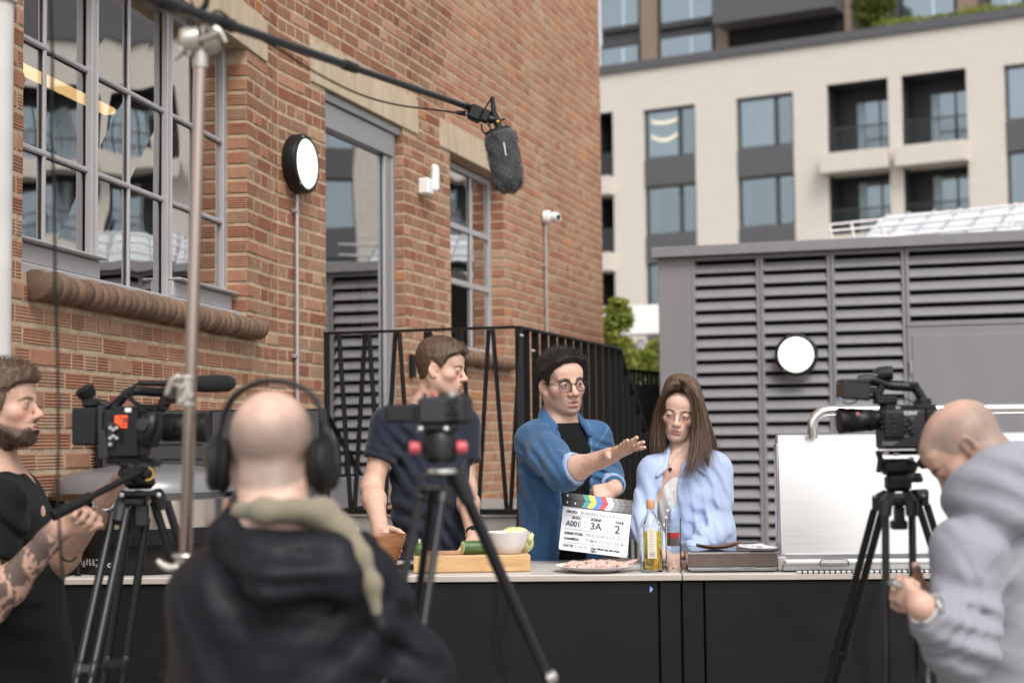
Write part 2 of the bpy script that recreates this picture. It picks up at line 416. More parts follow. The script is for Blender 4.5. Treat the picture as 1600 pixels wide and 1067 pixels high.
def courses(s0, s1, z0, z1, openings, seed):
    r = random.Random(seed); out = []
    for k in range(int(z0 / CH), int(z1 / CH)):
        z = k * CH; blocked = sorted([(o[0] - .0, o[1] + .0) for o in openings if z + CH * .5 > o[2] and z + CH * .5 < o[3]])
        free = []; c = s0
        for a, b in blocked:
            if a > c: free.append((c, min(a, s1)))
            c = max(c, b)
        if c < s1: free.append((c, s1))
        for a, b in free:
            s = a; hd = (k % 2 == 0)
            off = 0 if hd else -.056
            while s < b - .02:
                step = .1125 if hd else .225
                if r.random() < .12: step = .225 if hd else .1125
                if s == a and not hd: step = .169
                e = min(s + step, b)
                if b - e < .05: e = b
                out.append((s, e, z, r.random(), r.random())); s = e
    return out
def proj(p):
    d = np.asarray(p) - CAMP; z = d @ cF
    return 800 + FPX * (d @ cR) / z, 533.5 - FPX * (d @ cU) / z, z
allb = []
for w, R, sp in ((wl, RL, (SL0, SBEND, .5, 5.2, [WIN, LIN1], 11)), (wr, RR, (0, SREND, .5, 6.2, [DOOR, LIN2, WIN3, LIN3], 12))):
    for (s, e, z, ra, rb) in courses(*sp):
        px, py, dep = proj(w((s + e) / 2, z + CH / 2))
        if -150 < px < 1000 and -160 < py < 900:
            p0 = proj(w(s, z)); p1 = proj(w(e, z + CH))
            seen = 22 < px < 936 and 3 < py < 690 and not (505 < px < 990 and py > 515) and not (130 < px < 510 and py > 625)
            allb.append((abs((p1[0] - p0[0]) * FPX * CH / dep) if seen else 0, w, R, s, e, z, ra, rb))
allb.sort(key=lambda t: -t[0])
shared = {}
def brick_obj(w, R, s, e, z, ra, rb):
    L = round((e - s - .012) / .0125) * .0125; rib = rb < .82; q = int(ra * 7)
    key = (L, rib, q)
    if key not in shared:
        v, f = brick_shape(L, CH - .0155, rib, q)
        me = make_mesh('brick', v, f, MAT_BRICK)
        at_ = me.attributes.new('rnd', 'FLOAT', 'FACE'); at_.data.foreach_set('value', [(q + .5) / 7] * len(f)); shared[key] = me
    o = bpy.data.objects.new('brick', shared[key]); COL.objects.link(o); o.parent = wall
    p = w(s + .006, z + .0078, -.001 + (rb - .5) * .003) - WLOC[wall.name]
    Mx = np.eye(4); Mx[:3, :3] = R @ axes(0, (ra - .5) * .03, (rb * 7 % 1 - .5) * .016); Mx[:3, 3] = p
    o.matrix_local = Matrix(Mx.tolist())
for b in allb[:300]: brick_obj(*b[1:])
def brick_mass(lst, name, parent):
    V, Fc, rn = [], [], []; off = WLOC[parent.name]
    for (_, w, R, s, e, z, ra, rb) in lst:
        far = (w is wr and s > 2.6)
        v, f = brick_shape(e - s - .012, CH - .0155, rb < .82 and not far, int(ra * 50))
        p = w(s + .006, z + .0078, -.001 + (rb - .5) * .003) - off; b0 = len(V)
        Rt = R @ axes(0, (ra - .5) * .03, (rb * 7 % 1 - .5) * .016)
        V.extend((np.array(v) @ Rt.T + p).tolist()); Fc.extend([tuple(i + b0 for i in q) for q in f]); rn.extend([ra] * len(f))
    me = make_mesh(name, V, Fc, MAT_BRICK)
    me.attributes.new('rnd', 'FLOAT', 'FACE').data.foreach_set('value', rn)
    return link(name, me, parent)
tag(brick_mass(allb[300:], 'brick', wall), kind='stuff')
# bricks round the reveals (header ends facing along the wall)
V, Fc, rn = [], [], []
for w, dd, nn, s, z0, z1, sg in ((wl, dL, nL, WIN[1], WIN[2], WIN[3], -1), (wr, dR, nR, DOOR[1], DOOR[2], DOOR[3], -1), (wr, dR, nR, WIN3[1], WIN3[2], WIN3[3], -1)):
    for k in range(int(math.ceil(z0 / CH)), int(z1 / CH)):
        v, f = brick_shape(.10, CH - .0155, rng.random() < .5, k)
        R3 = np.column_stack([-nn, dd * sg, UZ]); p = w(s - .001, k * CH + .0055, .004) - WLOC[wall.name]; b0 = len(V)
        V.extend((np.array(v) @ R3.T + p).tolist()); Fc.extend([tuple(i + b0 for i in q) for q in f]); rn.extend([rng.random()] * len(f))
me = make_mesh('jamb_brick', V, Fc, MAT_BRICK); me.attributes.new('rnd', 'FLOAT', 'FACE').data.foreach_set('value', rn)
tag(link('jamb_brick', me, wall), kind='stuff')
for w, R, l in ((wl, RL, LIN1), (wr, RR, LIN2), (wr, RR, LIN3)):
    m = MB(); c = w((l[0] + l[1]) / 2, (l[2] + l[3]) / 2, -.14); m.cbox(c, (l[1] - l[0] - .006, .31, l[3] - l[2] - .004), .004, R=R); m.build('lintel', MAT_STONE, bb)
# bullnose sills
def roll_sill(w, R, s0, s1, z, rad, n, out):
    sm = MB(); sm.box(w((s0 + s1) / 2, z, out - .08), (s1 - s0, .1, rad * 1.5), R=R); so_ = sm.build('window_sill', MAT_MORTAR, bb, smooth=False)
    st = (s1 - s0) / n
    for i in range(n):
        a = s0 + i * st; j = rng.uniform(-.003, .003); r_ = rad * rng.uniform(.93, 1.04); m = MB()
        p, q = w(a + .006, z + j, out), w(a + st - .004, z + j + rng.uniform(-.002, .002), out); k = 14
        m.tube([p, p + (q - p) * .06, q - (q - p) * .06, q], [r_ * .93, r_, r_, r_ * .93], n=k)
        o = m.build('sill_brick', MAT_SILL, so_, angle=50)
        o.data.attributes.new('rnd', 'FLOAT', 'FACE').data.foreach_set('value', [rng.random()] * len(o.data.polygons))
_a, _b = pL(40, 446)[0], pL(397, 512)[0]
roll_sill(wl, RL, _a, _b, (pL(200, 454)[1] + pL(200, 498)[1]) / 2 - .0, .055, 36, .028)
roll_sill(wr, RR, pR(690, 553)[0], pR(795, 565)[0], pR(745, 562)[1], .055, 16, .03)
# windows
def window(name, w, R, s0, s1, z0, z1, rec, vbars, hbars, panemat, bar=.023, heavy=(), extra=True):
    m = MB(); F = .045
    m.cbox(w(s0 + F / 2, (z0 + z1) / 2, -rec), (F, .03, z1 - z0), .004, R=R); m.cbox(w(s1 - F / 2, (z0 + z1) / 2, -rec), (F, .03, z1 - z0), .004, R=R)
    m.cbox(w((s0 + s1) / 2, z1 - F / 2, -rec), (s1 - s0 - 2 * F, .03, F), .004, R=R); m.cbox(w((s0 + s1) / 2, z0 + F / 2, -rec), (s1 - s0 - 2 * F, .03, F), .004, R=R)
    wo_ = m.build(name, MAT_WFRAME, bb)
    for v in vbars:
        q = MB(); t = .046 if v in heavy else bar
        q.cbox(w(v, (z0 + z1) / 2, -rec + (.006 if v in heavy else .001)), (t, .028 if v in heavy else .016, z1 - z0 - 2 * F), .006, R=R)
        if v in heavy: q.cbox(w(v - .024, (z0 + z1) / 2, -rec + .012), (.016, .03, z1 - z0 - 2 * F), .003, R=R); q.cbox(w(v + .024, (z0 + z1) / 2, -rec + .013), (.012, .03, z1 - z0 - 2 * F), .003, R=R)
        q.build('glazing_bar', MAT_WFRAME, wo_)
    ss = [s0 + F] + list(vbars) + [s1 - F]; zs = [z0 + F] + list(hbars) + [z1 - F]
    for h in hbars:
        q = MB(); q.cbox(w((s0 + s1) / 2, h, -rec + .0025), (s1 - s0 - 2 * F, .018, bar), .006, R=R); q.build('glazing_bar', MAT_WFRAME, wo_)
    for a, b in zip(ss, ss[1:]):
        for c, d in zip(zs, zs[1:]):
            q = MB(); t = [rng.uniform(-.0015, .0015) for _ in range(4)]
            q.quad(w(a, c, -rec - .007 + t[0]), w(b, c, -rec - .007 + t[1]), w(b, d, -rec - .007 + t[2]), w(a, d, -rec - .007 + t[3]))
            q.build('pane', panemat, wo_, smooth=False)
    # the dim room behind
    rm = MB(); D = 2.2; x0, x1, y0, y1 = s0 - .6, s1 + .6, z0 - .6, z1 + .35; b_ = -rec - .09
    rm.quad(w(x0, y0, -D), w(x1, y0, -D), w(x1, y1, -D), w(x0, y1, -D)); rm.quad(w(x0, y0, b_), w(x0, y0, -D), w(x0, y1, -D), w(x0, y1, b_)); rm.quad(w(x1, y0, b_), w(x1, y0, -D), w(x1, y1, -D), w(x1, y1, b_))
    rm.quad(w(x0, y0, b_), w(x1, y0, b_), w(x1, y0, -D), w(x0, y0, -D)); rm.quad(w(x0, y1, b_), w(x1, y1, b_), w(x1, y1, -D), w(x0, y1, -D))
    rm.build('room', MAT_DARKROOM, bb, smooth=False)
    return wo_
rw = -REC
vb = [pL(x, 250, rw)[0] for x in (67.5, 139, 200, 257, 303)]
hb = [pL(100, 92, rw)[1], pL(100, 253, rw)[1]]
wz0, wz1 = pL(200, 448, rw)[1], WIN[3] + .02
hz = hb[0] - hb[1]
hbars = [hb[1], hb[0], hb[0] + hz] if hb[0] + hz < wz1 - .15 else [hb[1], hb[0]]
ws0, ws1 = WIN[0] + .005, WIN[1] - .005
win1 = window('window', wl, RL, ws0, ws1, WIN[2] - .02, wz1, REC, vb, hbars, MAT_PANE, heavy=(vb[1], vb[3]))
for a, b in ((ws0 + .01, vb[1] + .01), (vb[3] - .01, ws1 - .01)):    # opening casements carry a deep bottom rail and a drip
    q = MB(); zb = pL(100, 410, rw)[1]
    q.cbox(wl((a + b) / 2, zb - .01, -REC + .03), (b - a, .035, .075), .005, R=RL); q.cbox(wl((a + b) / 2, zb + .035, -REC + .05), (b - a, .07, .012), .004, R=RL)
    q.build('bottom_rail', MAT_WFRAME, win1)
q = MB(); q.cbox(wl((ws0 + ws1) / 2, WIN[2] + .02, -REC + .02), (ws1 - ws0, .16, .05), .006, R=RL); q.build('sub_sill', MAT_WFRAME, win1)
q = MB(); q.cbox(wl((ws0 + ws1) / 2 + .1, hb[0] + .20, -.75), (ws1 - ws0 - .1, .07, .036), .01, R=RL); q.build('strip_light', MAT_WARMGLOW, bb)
v3 = [pR(735, 400, rw)[0]]; h3 = [pR(735, 363, rw)[1], pR(735, 447, rw)[1]]
win3 = window('window', wr, RR, WIN3[0] + .005, WIN3[1] - .005, WIN3[2] - .01, WIN3[3] - .01, REC, v3, h3, MAT_PANE, bar=.045)
# glazed door up on the landing
DS0, DS1, DZ0, DZ1 = DOOR; rd = .07
dm = MB()
def dbox(mb, a, b, c, d, o, t, bv=.004): mb.cbox(wr((a + b) / 2, (c + d) / 2, o), (b - a, t, d - c), bv, R=RR)
hz1 = pR(575, 190, -rd)[1]; hz0 = pR(575, 232, -rd)[1]
dbox(dm, DS0, DS1, DZ1 - .05, DZ1 - .002, -rd + .015, .08); dbox(dm, DS0, DS0 + .05, DZ0, DZ1 - .05, -rd, .05); dbox(dm, DS1 - .06, DS1 - .004, DZ0, DZ1 - .05, -rd, .035)
door = dm.build('door', MAT_ALU, bb)
q = MB(); dbox(q, DS0 + .05, DS1 - .06, hz0, DZ1 - .055, -rd + .005, .06); q.build('top_panel', MAT_ALU, door)
st = pR(598, 350, -rd)[0]
q = MB(); dbox(q, st, DS1 - .062, DZ0 + .02, hz0 - .003, -rd + .004, .024); q.build('stile', MAT_ALU, door)
q = MB(); dbox(q, DS0 + .05, st - .002, DZ0 + .02, DZ0 + .2, -rd + .004, .05); q.build('bottom_rail', MAT_ALU, door)
q = MB(); q.quad(wr(DS0 + .05, DZ0 + .2, -rd - .01), wr(st, DZ0 + .2, -rd - .01), wr(st, hz0, -rd - .01), wr(DS0 + .05, hz0, -rd - .01)); q.build('pane', MAT_PANE2, door, smooth=False)
q = MB()
for a, b, c, d in (((DS0 - .5, DZ0), (DS1 + .5, DZ0), (DS1 + .5, DZ1), (DS0 - .5, DZ1)),): q.quad(*[wr(*t, -2.2) for t in (a, b, c, d)])
q.quad(wr(DS0 - .5, DZ0, -.3), wr(DS0 - .5, DZ0, -2.2), wr(DS0 - .5, DZ1, -2.2), wr(DS0 - .5, DZ1, -.3)); q.quad(wr(DS1 + .5, DZ0, -.3), wr(DS1 + .5, DZ0, -2.2), wr(DS1 + .5, DZ1, -2.2), wr(DS1 + .5, DZ1, -.3))
q.quad(wr(DS0 - .5, DZ0, -.3), wr(DS1 + .5, DZ0, -.3), wr(DS1 + .5, DZ0, -2.2), wr(DS0 - .5, DZ0, -2.2)); q.quad(wr(DS0 - .5, DZ1, -.3), wr(DS1 + .5, DZ1, -.3), wr(DS1 + .5, DZ1, -2.2), wr(DS0 - .5, DZ1, -2.2))
q.build('room', MAT_DARKROOM, bb, smooth=False)
# drainpipe at the left edge
dp = at(-3, 300, 5.15); q = MB(); q.cyl((dp[0], dp[1], .3), (dp[0], dp[1], 6.5), .046, n=24)
zc = at(0, 4, 5.15)[2]
pipe = q.build('drainpipe', mat('pale_grey_pipe_paint', (.50, .48, .46), .45, var=.08), base=(dp[0], dp[1], 0)); tag(pipe, 'pale grey downpipe with a collar at the left end of the brick wall', 'drainpipe')
q = MB(); q.lathe([(.046, -.03), (.056, -.03), (.06, -.01), (.06, .03), (.056, .05), (.046, .05)], (dp[0], dp[1], zc + .03), n=24, caps=False); q.build('collar', MATS['pale_grey_pipe_paint'], pipe)
# round bulkhead lamps
def bulkhead(c, n, r, label, depth=.085):
    c = np.asarray(c); t = thing('wall_lamp', label, 'lamp', c, 'round black wall lamps with white faces')
    q = MB(); q.lathe([(r * .94, 0), (r, .012), (r, depth * .75), (r * .97, depth * .92), (r * .90, depth), (r * .84, depth), (r * .83, depth * .86)], c, n, 48, caps=False); q.build('housing', MAT_BLACKPL, t)
    q = MB(); q.lathe([(r * .84, depth * .86), (r * .80, depth * .98), (r * .55, depth * 1.08), (.001, depth * 1.14)], c, n, 48, caps=False); q.build('diffuser', MAT_LAMPGLOW, t, angle=80)
    q = MB(); u = unit(np.cross(UZ, n))
    for k in range(3):
        a = PI / 2 + .4 + k * 2 * PI / 3; q.cyl(c + (u * math.cos(a) + UZ * math.sin(a)) * r * .92 + n * depth * .9, c + (u * math.cos(a) + UZ * math.sin(a)) * r * .92 + n * (depth * 1.04), .006, n=8)
    q.build('screw', MAT_GALV, t)
    return t
bulkhead(wr(*pR(456, 258), .012), nR, .165, 'round wall lamp on the brick pier beside the glazed door')
def conduit(px, y0, y1, w, pf, n, label, clips, name='conduit', r=.011):
    s, z1 = pf(px, y0); z0 = pf(px, y1)[1]
    q = MB(); q.cyl(w(s, z0, .028), w(s, z1, .028), r, n=12); c = q.build(name, MAT_GALV, base=w(s, z0, .02)); tag(c, label, 'conduit')
    for y in clips:
        z = pf(px, y)[1]; k = MB(); k.cbox(w(s, z, .02), (.05, .03, .022), .003, R=RR); k.cyl(w(s - .018, z, .034), w(s - .018, z, .04), .006, n=8); k.build('clip', MAT_GALV, c)
conduit(456.5, 302, 668, wr, pR, nR, 'grey metal conduit running down the brick pier below the round lamp', (330, 556))
s_, z_ = pR(847.5, 340)
conduit(847.5, 352, 560, wr, pR, nR, 'thin grey conduit under the white security camera on the brick wall', (415,))
# white dome camera on its conduit
c = wr(s_, z_, .03); t = thing('security_camera', 'white ball security camera on the brick wall near the corner', 'security camera', c)
k = .058
q = MB(); q.lathe([(k, -.012), (k, .03), (k * .8, .045)], c, nR, 20); q.build('mount', MAT_WHITE, t)
b = c + nR * .075 + UZ * -.005; q = MB(); q.ell(b, k * .82); q.build('body', MAT_WHITE, t)
f = unit(nR * .8 - dR * .55 - UZ * .1); q = MB(); q.lathe([(k * .70, .0), (k * .66, k * .8), (k * .5, k * 1.0), (k * .4, k * .95)], b, f, 20); q.build('hood', MAT_WHITE, t)
q = MB(); q.lathe([(k * .42, k * .97), (k * .3, k * 1.05), (.001, k * 1.1)], b, f, 16, caps=False); q.build('lens', MAT_GLOSSBLACK, t)
# white sensor: a small box and an upright tube
s_, z_ = pR(657, 290); c = wr(s_, z_, .02); t = thing('alarm_sensor', 'white motion sensor box with upright tube on the brick beside the door', 'sensor', c)
q = MB(); q.cbox(wr(s_ - .02, z_ - .015, .045), (.10, .08, .11), .012, R=RR); q.build('box', MAT_WHITE, t)
q = MB(); q.cbox(wr(s_ + .05, z_ + .05, .085), (.062, .055, .19), .02, R=RR); q.build('detector', MAT_WHITE, t)
q = MB(); q.cbox(wr(s_ + .03, z_ + .01, .06), (.03, .03, .03), .005, R=RR); q.build('arm', MAT_WHITE, t)
s_, z_ = pR(640.5, 572); q = MB(); q.cbox(wr(s_, z_, .02), (.06, .03, .15), .006, R=RR); q.cbox(wr(s_, z_ + .03, .037), (.03, .008, .03), .003, R=RR)
tag(q.build('door_entry_panel', MAT_BLACKPL, base=wr(s_, z_)), 'small black entry panel on the brick right of the glazed door', 'entry panel')
# ------------------------------------------------------------------ landing and railing
dP = A(math.cos(AR), -math.sin(AR), 0)          # straight out from the right wing
RP = np.column_stack([dP, dR, UZ])
P0 = onplane(508, 600, OR, nR); P0[2] = 0
LZ = .955; PROJ = 1.15
sfar = 2.55
RT = at(805, 511, (P0 + dP * PROJ)[1])[2]
q = MB(); c0 = P0 + dP * (PROJ / 2) + dR * (sfar / 2); q.cbox(c0 + UZ * (LZ - .11), (PROJ - .02, sfar, .2), .004, R=RP); land = q.build('landing', MAT_PAVE, base=c0); tag(land, kind='structure')
q = MB(); q.cbox(c0 + UZ * .37, (PROJ - .1, sfar - .1, .74), .004, R=RP); q.build('plinth', MAT_BLACKMETAL, land)
rl = thing('landing_railing', 'black metal railing with zigzag flat bars round the raised door landing', 'railing', P0)
def bar(mb, a, b, w_, t_, side):
    """flat bar from a to b, w_ wide across `side`"""
    a = np.asarray(a); b = np.asarray(b); z = unit(b - a); y = unit(side - z * np.dot(side, z)); x = np.cross(y, z)
    mb.cbox((a + b) / 2, (w_, t_, np.linalg.norm(b - a)), .002, R=np.column_stack([x, y, z]))
q = MB(); bar(q, P0 + UZ * RT, P0 + dP * PROJ + UZ * RT, .05, .014, UZ); q.build('top_rail', MAT_BLACKMETAL, rl)
BZ = LZ + .02
q = MB(); bar(q, P0 + UZ * BZ, P0 + dP * PROJ + UZ * BZ, .05, .03, UZ); q.build('bottom_rail', MAT_BLACKMETAL, rl)
q = MB(); bar(q, P0 + dP * .012 + UZ * (BZ + .02), P0 + dP * .012 + UZ * (RT - .008), .012, .05, dR); q.build('end_post', MAT_BLACKMETAL, rl)
n0, pit = .075, .185
for i in range(7):
    tx = n0 + i * pit
    for sg in (-1, 1):
        bx = tx + sg * (pit / 2 - .012)
        if bx > PROJ - .02 or bx < .0: continue
        q = MB(); bar(q, P0 + dP * (tx + sg * .012) + UZ * (RT - .01), P0 + dP * bx + UZ * (BZ + .016), .012, .045, dR); q.build('zigzag_bar', MAT_BLACKMETAL, rl)
PC = P0 + dP * PROJ
q = MB(); q.cbox(PC + UZ * ((RT + .3) / 2 + .1) + dR * .05, (.012, .13, RT - .5), .002, R=RP); cp = q.build('corner_plate', MAT_BLACKMETAL, rl)
q = MB(); bar(q, PC + UZ * RT, PC + dR * 2.35 + UZ * RT, .014, .05, dP); q.build('top_rail', MAT_BLACKMETAL, rl)
slope = .72
e1 = PC + dR * 2.35 + UZ * RT; e2 = e1 + dR * 2.6 - UZ * 2.6 * slope
q = MB(); bar(q, e1, e2, .014, .05, dP); q.build('sloping_rail', MAT_BLACKMETAL, rl)
for i in range(26):
    tt = .17 + i * .185; top = RT - .008 - max(0, tt - 2.35) * slope; bot = max(.25, .62 - max(0, tt - 2.35) * slope)
    if top - bot < .3: continue
    q = MB(); bar(q, PC + dR * tt + UZ * bot, PC + dR * tt + UZ * top, .044, .010, dR); q.build('fin', MAT_BLACKMETAL, rl)
q = MB()
for i in range(7): q.box(PC + dP * -.55 + dR * (2.6 + i * .27) + UZ * ((LZ - .17 * (i + 1)) / 2), (1.1, .27, LZ - .17 * (i + 1)), R=RP)
q.build('stair', MAT_PAVE, land, smooth=False)
for (px, py) in ((814, 524), (832, 548)):
    p = onplane(px, py, PC + dR * .0 - dR * .02, dR); q = MB(); q.lathe([(.008, -.03), (.008, .003), (.005, .006), (.001, .007)], p, -dR, 12); q.build('bolt', MAT_GALV, rl)
# second railing lower down, beyond the stair
r2 = thing('stair_railing', 'black upright bar fence beyond the stair next to the grey plant room', 'railing', at(975, 700, 14) * A(1, 1, 0))
b0 = at(966, 577, 13.8); b1 = at(1035, 584, 14.0)
q = MB(); bar(q, b0, b1, .05, .03, UZ); q.build('top_rail', MAT_BLACKMETAL, r2)
for i in range(10):
    p = b0 + (b1 - b0) * (i + .5) / 10; q = MB(); bar(q, A(p[0], p[1], .1), p - UZ * .01, .034, .012, A(0, 1, 0)); q.build('upright', MAT_BLACKMETAL, r2)
q = MB(); pm = (b0 + b1) / 2; q.box(A(pm[0], pm[1] + .25, (b0[2] - .12) / 2), (.5, .02, b0[2] - .12)); q.build('backing_panel', MAT_BLACKMETAL, r2)
# ------------------------------------------------------------------ grey louvred plant room
E0 = at(1246, 555, 12.6); E0[2] = 0
xP, nP = A(math.cos(AR), -math.sin(AR), 0), A(-math.sin(AR), -math.cos(AR), 0)     # along the front to the right, out towards us
RPl = np.column_stack([xP, -nP, UZ])
def pp(s, z, o=0): return E0 + xP * s + UZ * z + nP * o
def pP(px, py, o=0):
    p = onplane(px, py, E0 + nP * o, nP); return np.dot(p - E0, xP), p[2]
pr = thing('plant_room', 'dark grey louvred metal plant room with a plain steel door', 'plant room', E0)
sx0 = pP(1031, 600)[0]; sx1 = 7.5; ztop = pP(1246, 394)[1]
def pbox(name, s0, s1, z0, z1, o0, o1, m, parent=pr, bv=.004):
    q = MB(); q.cbox(pp((s0 + s1) / 2, (z0 + z1) / 2, (o0 + o1) / 2), (s1 - s0, o1 - o0, z1 - z0), bv, R=RPl); return q.build(name, m, parent)
pbox('cap', sx0 - .04, sx1 + .1, ztop, ztop + .085, -3, .07, MAT_LOUVRE)
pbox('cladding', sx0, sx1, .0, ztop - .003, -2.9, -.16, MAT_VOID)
mids = [pP(x, y)[0] for x, y in ((1080.5, 450), (1187.5, 450), (1298.5, 450), (1415, 450))]
pbox('corner_panel', sx0, mids[0] - .002, 0, ztop - .002, -.2, .0, MAT_LOUVRE)
lp = pP(1240, 445)[1] - pP(1240, 464.7)[1]
ztl = pP(1240, 401)[1]
def louvre_panel(a, b, z0):
    fr_ = MB(); w_ = .028
    for (s0, s1, c0_, c1_) in ((a, a + w_, z0, ztop - .004), (b - w_, b, z0, ztop - .004), (a + w_, b - w_, ztl, ztop - .004), (a + w_, b - w_, z0, z0 + .04)):
        fr_.cbox(pp((s0 + s1) / 2, (c0_ + c1_) / 2, -.06), (s1 - s0, .12, c1_ - c0_), .003, R=RPl)
    po = fr_.build('louvre_panel', MAT_LOUVRE, pr)
    n = int((ztl - z0 - .04) / lp)
    for i in range(n):
        z = ztl - (i + 1) * lp; prof = [(-.034, lp * .66), (-.030, lp * .655), (-.004, lp * .10), (.0, lp * .06), (.0, -.002), (-.004, -.006), (-.05, -.004), (-.05, 0), (-.010, .002), (-.012, lp * .12)]
        q = MB(); q.prism([(y, zz) for y, zz in prof], pp(a + w_, z, 0), nP, UZ, xP, b - a - 2 * w_); q.build('louvre', MAT_LOUVRE, po, angle=60)
louvre_panel(mids[0], mids[1] - .004, .3); louvre_panel(mids[1], mids[2] - .004, .3); louvre_panel(mids[2], mids[3] - .004, .3)
zd = pP(1500, 508)[1]
louvre_panel(mids[3], mids[3] + 2.6, zd)
louvre_panel(mids[3] + 2.604, 7.45, .3)
pbox('door_frame', mids[3], mids[3] + 2.6, 0, zd - .004, -.12, -.004, MAT_LOUVRE)
sdr = pP(1427, 600)[0]; zdt = pP(1500, 522)[1]
dr = pbox('door', sdr, sdr + 1.02, .05, zdt, -.05, .004, MAT_LOUVRE)
pbox('door', sdr + 1.026, sdr + 2.05, .05, zdt, -.05, .004, MAT_LOUVRE)
for z in (zdt - .25, 1.1, .3):
    q = MB(); q.cyl(pp(sdr - .012, z - .05, .012), pp(sdr - .012, z + .05, .012), .01, n=10); q.build('hinge', MAT_GALV, dr)
bulkhead(pp(*pP(1246, 555), .02), nP, .17, 'round wall lamp in the middle of the grey louvres', .085)
# ------------------------------------------------------------------ glazed roof frame standing behind the plant room
gh = thing('glass_roof', 'white framed sloping glass roof behind the top of the grey plant room', 'glass roof', at(1450, 700, 19) * A(1, 1, 0))
Y0 = 19.0
def gpt(px, py, dy=0): return at(px, py, Y0 + dy)
MAT_FROST = mat('frosted_glass', (.60, .64, .66), .25, spec=.8); MAT_GFRAME = mat('grey_roof_frame', (.34, .345, .36), .5)
rows = [((1340, 383), (1388, 336)), ((1375, 381), (1420, 333)), ((1417, 378), (1460, 330)), ((1455, 376), (1500, 327)), ((1500, 373), (1543, 322)), ((1545, 371), (1588, 318)), ((1590, 370), (1634, 315)), ((1636, 366), (1680, 312)), ((1690, 362), (1730, 308))]
for (a, b), (c, d) in zip(rows, rows[1:]):
    for t0, t1 in ((0.02, .40), (.44, .98)):
        la = lambda p, q, t: gpt(p[0] + (q[0] - p[0]) * t, p[1] + (q[1] - p[1]) * t, 1.4 * t)
        q = MB(); q.quad(la(a, b, t0), la(c, d, t0), la(c, d, t1), la(a, b, t1)); q.build('pane', MAT_FROST, gh, smooth=False)
for a, b in rows: q = MB(); q.tube([gpt(*a), gpt(*b, 1.4)], .022, 8); q.build('rafter', MAT_GFRAME, gh)
for y0, y1, dy in ((352, 318, 0), (362, 331, -.8), (378, 350, -.8)):
    q = MB(); q.tube([gpt(1294, y0, dy), gpt(1700, y1 - 9, dy)], .016, 8); q.build('rail', MAT_GALV, gh)
for x in (1296, 1330, 1376, 1590):
    q = MB(); q.tube([gpt(x, 350 - (x - 1296) * .08, -.8), gpt(x + (8 if x < 1500 else -26), 400, -.8)], .016, 8); q.build('strut', MAT_WHITE, gh)
q = MB(); q.tube([gpt(1376, 345, -.8), gpt(1340, 392, -.8)], .016, 8); q.build('strut', MAT_WHITE, gh)
q = MB(); q.cbox(gpt(1515, 420, .9), (3.6, 1.6, .25), .01); q.cbox(gpt(1515, 420, .9) * A(1, 1, 0) + A(0, 0, 1.3), (3.4, 1.4, 2.6), .01); q.build('base', MAT_BEIGE, gh)
# ------------------------------------------------------------------ cream apartment building far behind
A3 = math.radians(29.7)
xB, nB = A(math.cos(A3), -math.sin(A3), 0), A(-math.sin(A3), -math.cos(A3), 0)
EB = at(1100, 300, 58); EB[2] = 0; RB = np.column_stack([xB, -nB, UZ])
def pb(s, z, o=0): return EB + xB * s + UZ * z + nB * o
def pB(px, py, o=0):
    p = onplane(px, py, EB + nB * o, nB); return np.dot(p - EB, xB), p[2]
ap = thing('apartment_building', 'cream brick apartment building with dark framed windows and recessed balconies', 'building', EB)
par = pB(1240, 76)[1]; SB0, SB1 = pB(900, 300)[0], 62.0
def S(px, py=300): return pB(px, py)[0]
def Z(px, py): return pB(px, py)[1]
ST = Z(1047, 171.5) - Z(1047, 292)          # storey height
wtop = Z(1047, 167.5); wh = wtop - Z(1047, 246)
opens = []     # (s0, s1, z0, z1, kind)
def wincol(s0, s1, kinds=(0, 1, 2, 3)):
    for k in kinds: opens.append((s0, s1, wtop - wh - k * ST, wtop - k * ST, 'w', k))
def balcol(s0, s1, z1, kinds=(0, 1, 2, 3)):
    for k in kinds: opens.append((s0, s1, z1 - ST * .88 - k * ST, z1 - k * ST, 'b', k))
wincol(S(1007), S(1088)); wincol(S(1152.5), S(1242))
btop = Z(1342, 127)
balcol(S(932), S(959), wtop + .1)
balcol(S(1294, 250), S(1390, 250), btop); balcol(S(1411, 250), S(1513, 250), btop)
wincol(S(1571, 200), S(1571, 200) + 2.1)
s = S(1571, 200) + 2.1 + 1.7
while s < SB1 - 12:
    wincol(s, s + 2.1); s += 3.8; balcol(s, s + 2.4, btop); balcol(s + 2.95, s + 5.35, btop); s += 7.2
wm = MB(); allo = opens
mortar_sheet(pb, SB0, SB1, 0, par, allo, wm)
for o in allo:
    a, b, c, d = o[:4]
    for p, q_ in (((a, c), (a, d)), ((b, d), (b, c)), ((a, d), (b, d)), ((b, c), (a, c))):
        e_ = -1.5 if o[4] == 'w' else -.12
        wm.quad(pb(*p, 0), pb(*p, e_), pb(*q_, e_), pb(*q_, 0))
        if e_ > -1: lm_ = MB(); lm_.quad(pb(*p, -.12), pb(*p, -1.5), pb(*q_, -1.5), pb(*q_, -.12)); lm_.build('balcony_recess_shade', MAT_DFRAME, ap, smooth=False)  # shade of the recess put into colour: sides, floor and ceiling dark
wm.quad(pb(SB0, 0), pb(SB0, 0, -9), pb(SB0, par, -9), pb(SB0, par)); wm.quad(pb(SB1, 0), pb(SB1, 0, -9), pb(SB1, par, -9), pb(SB1, par))
wm.quad(pb(SB0, par), pb(SB1, par), pb(SB1, par, -9), pb(SB0, par, -9))
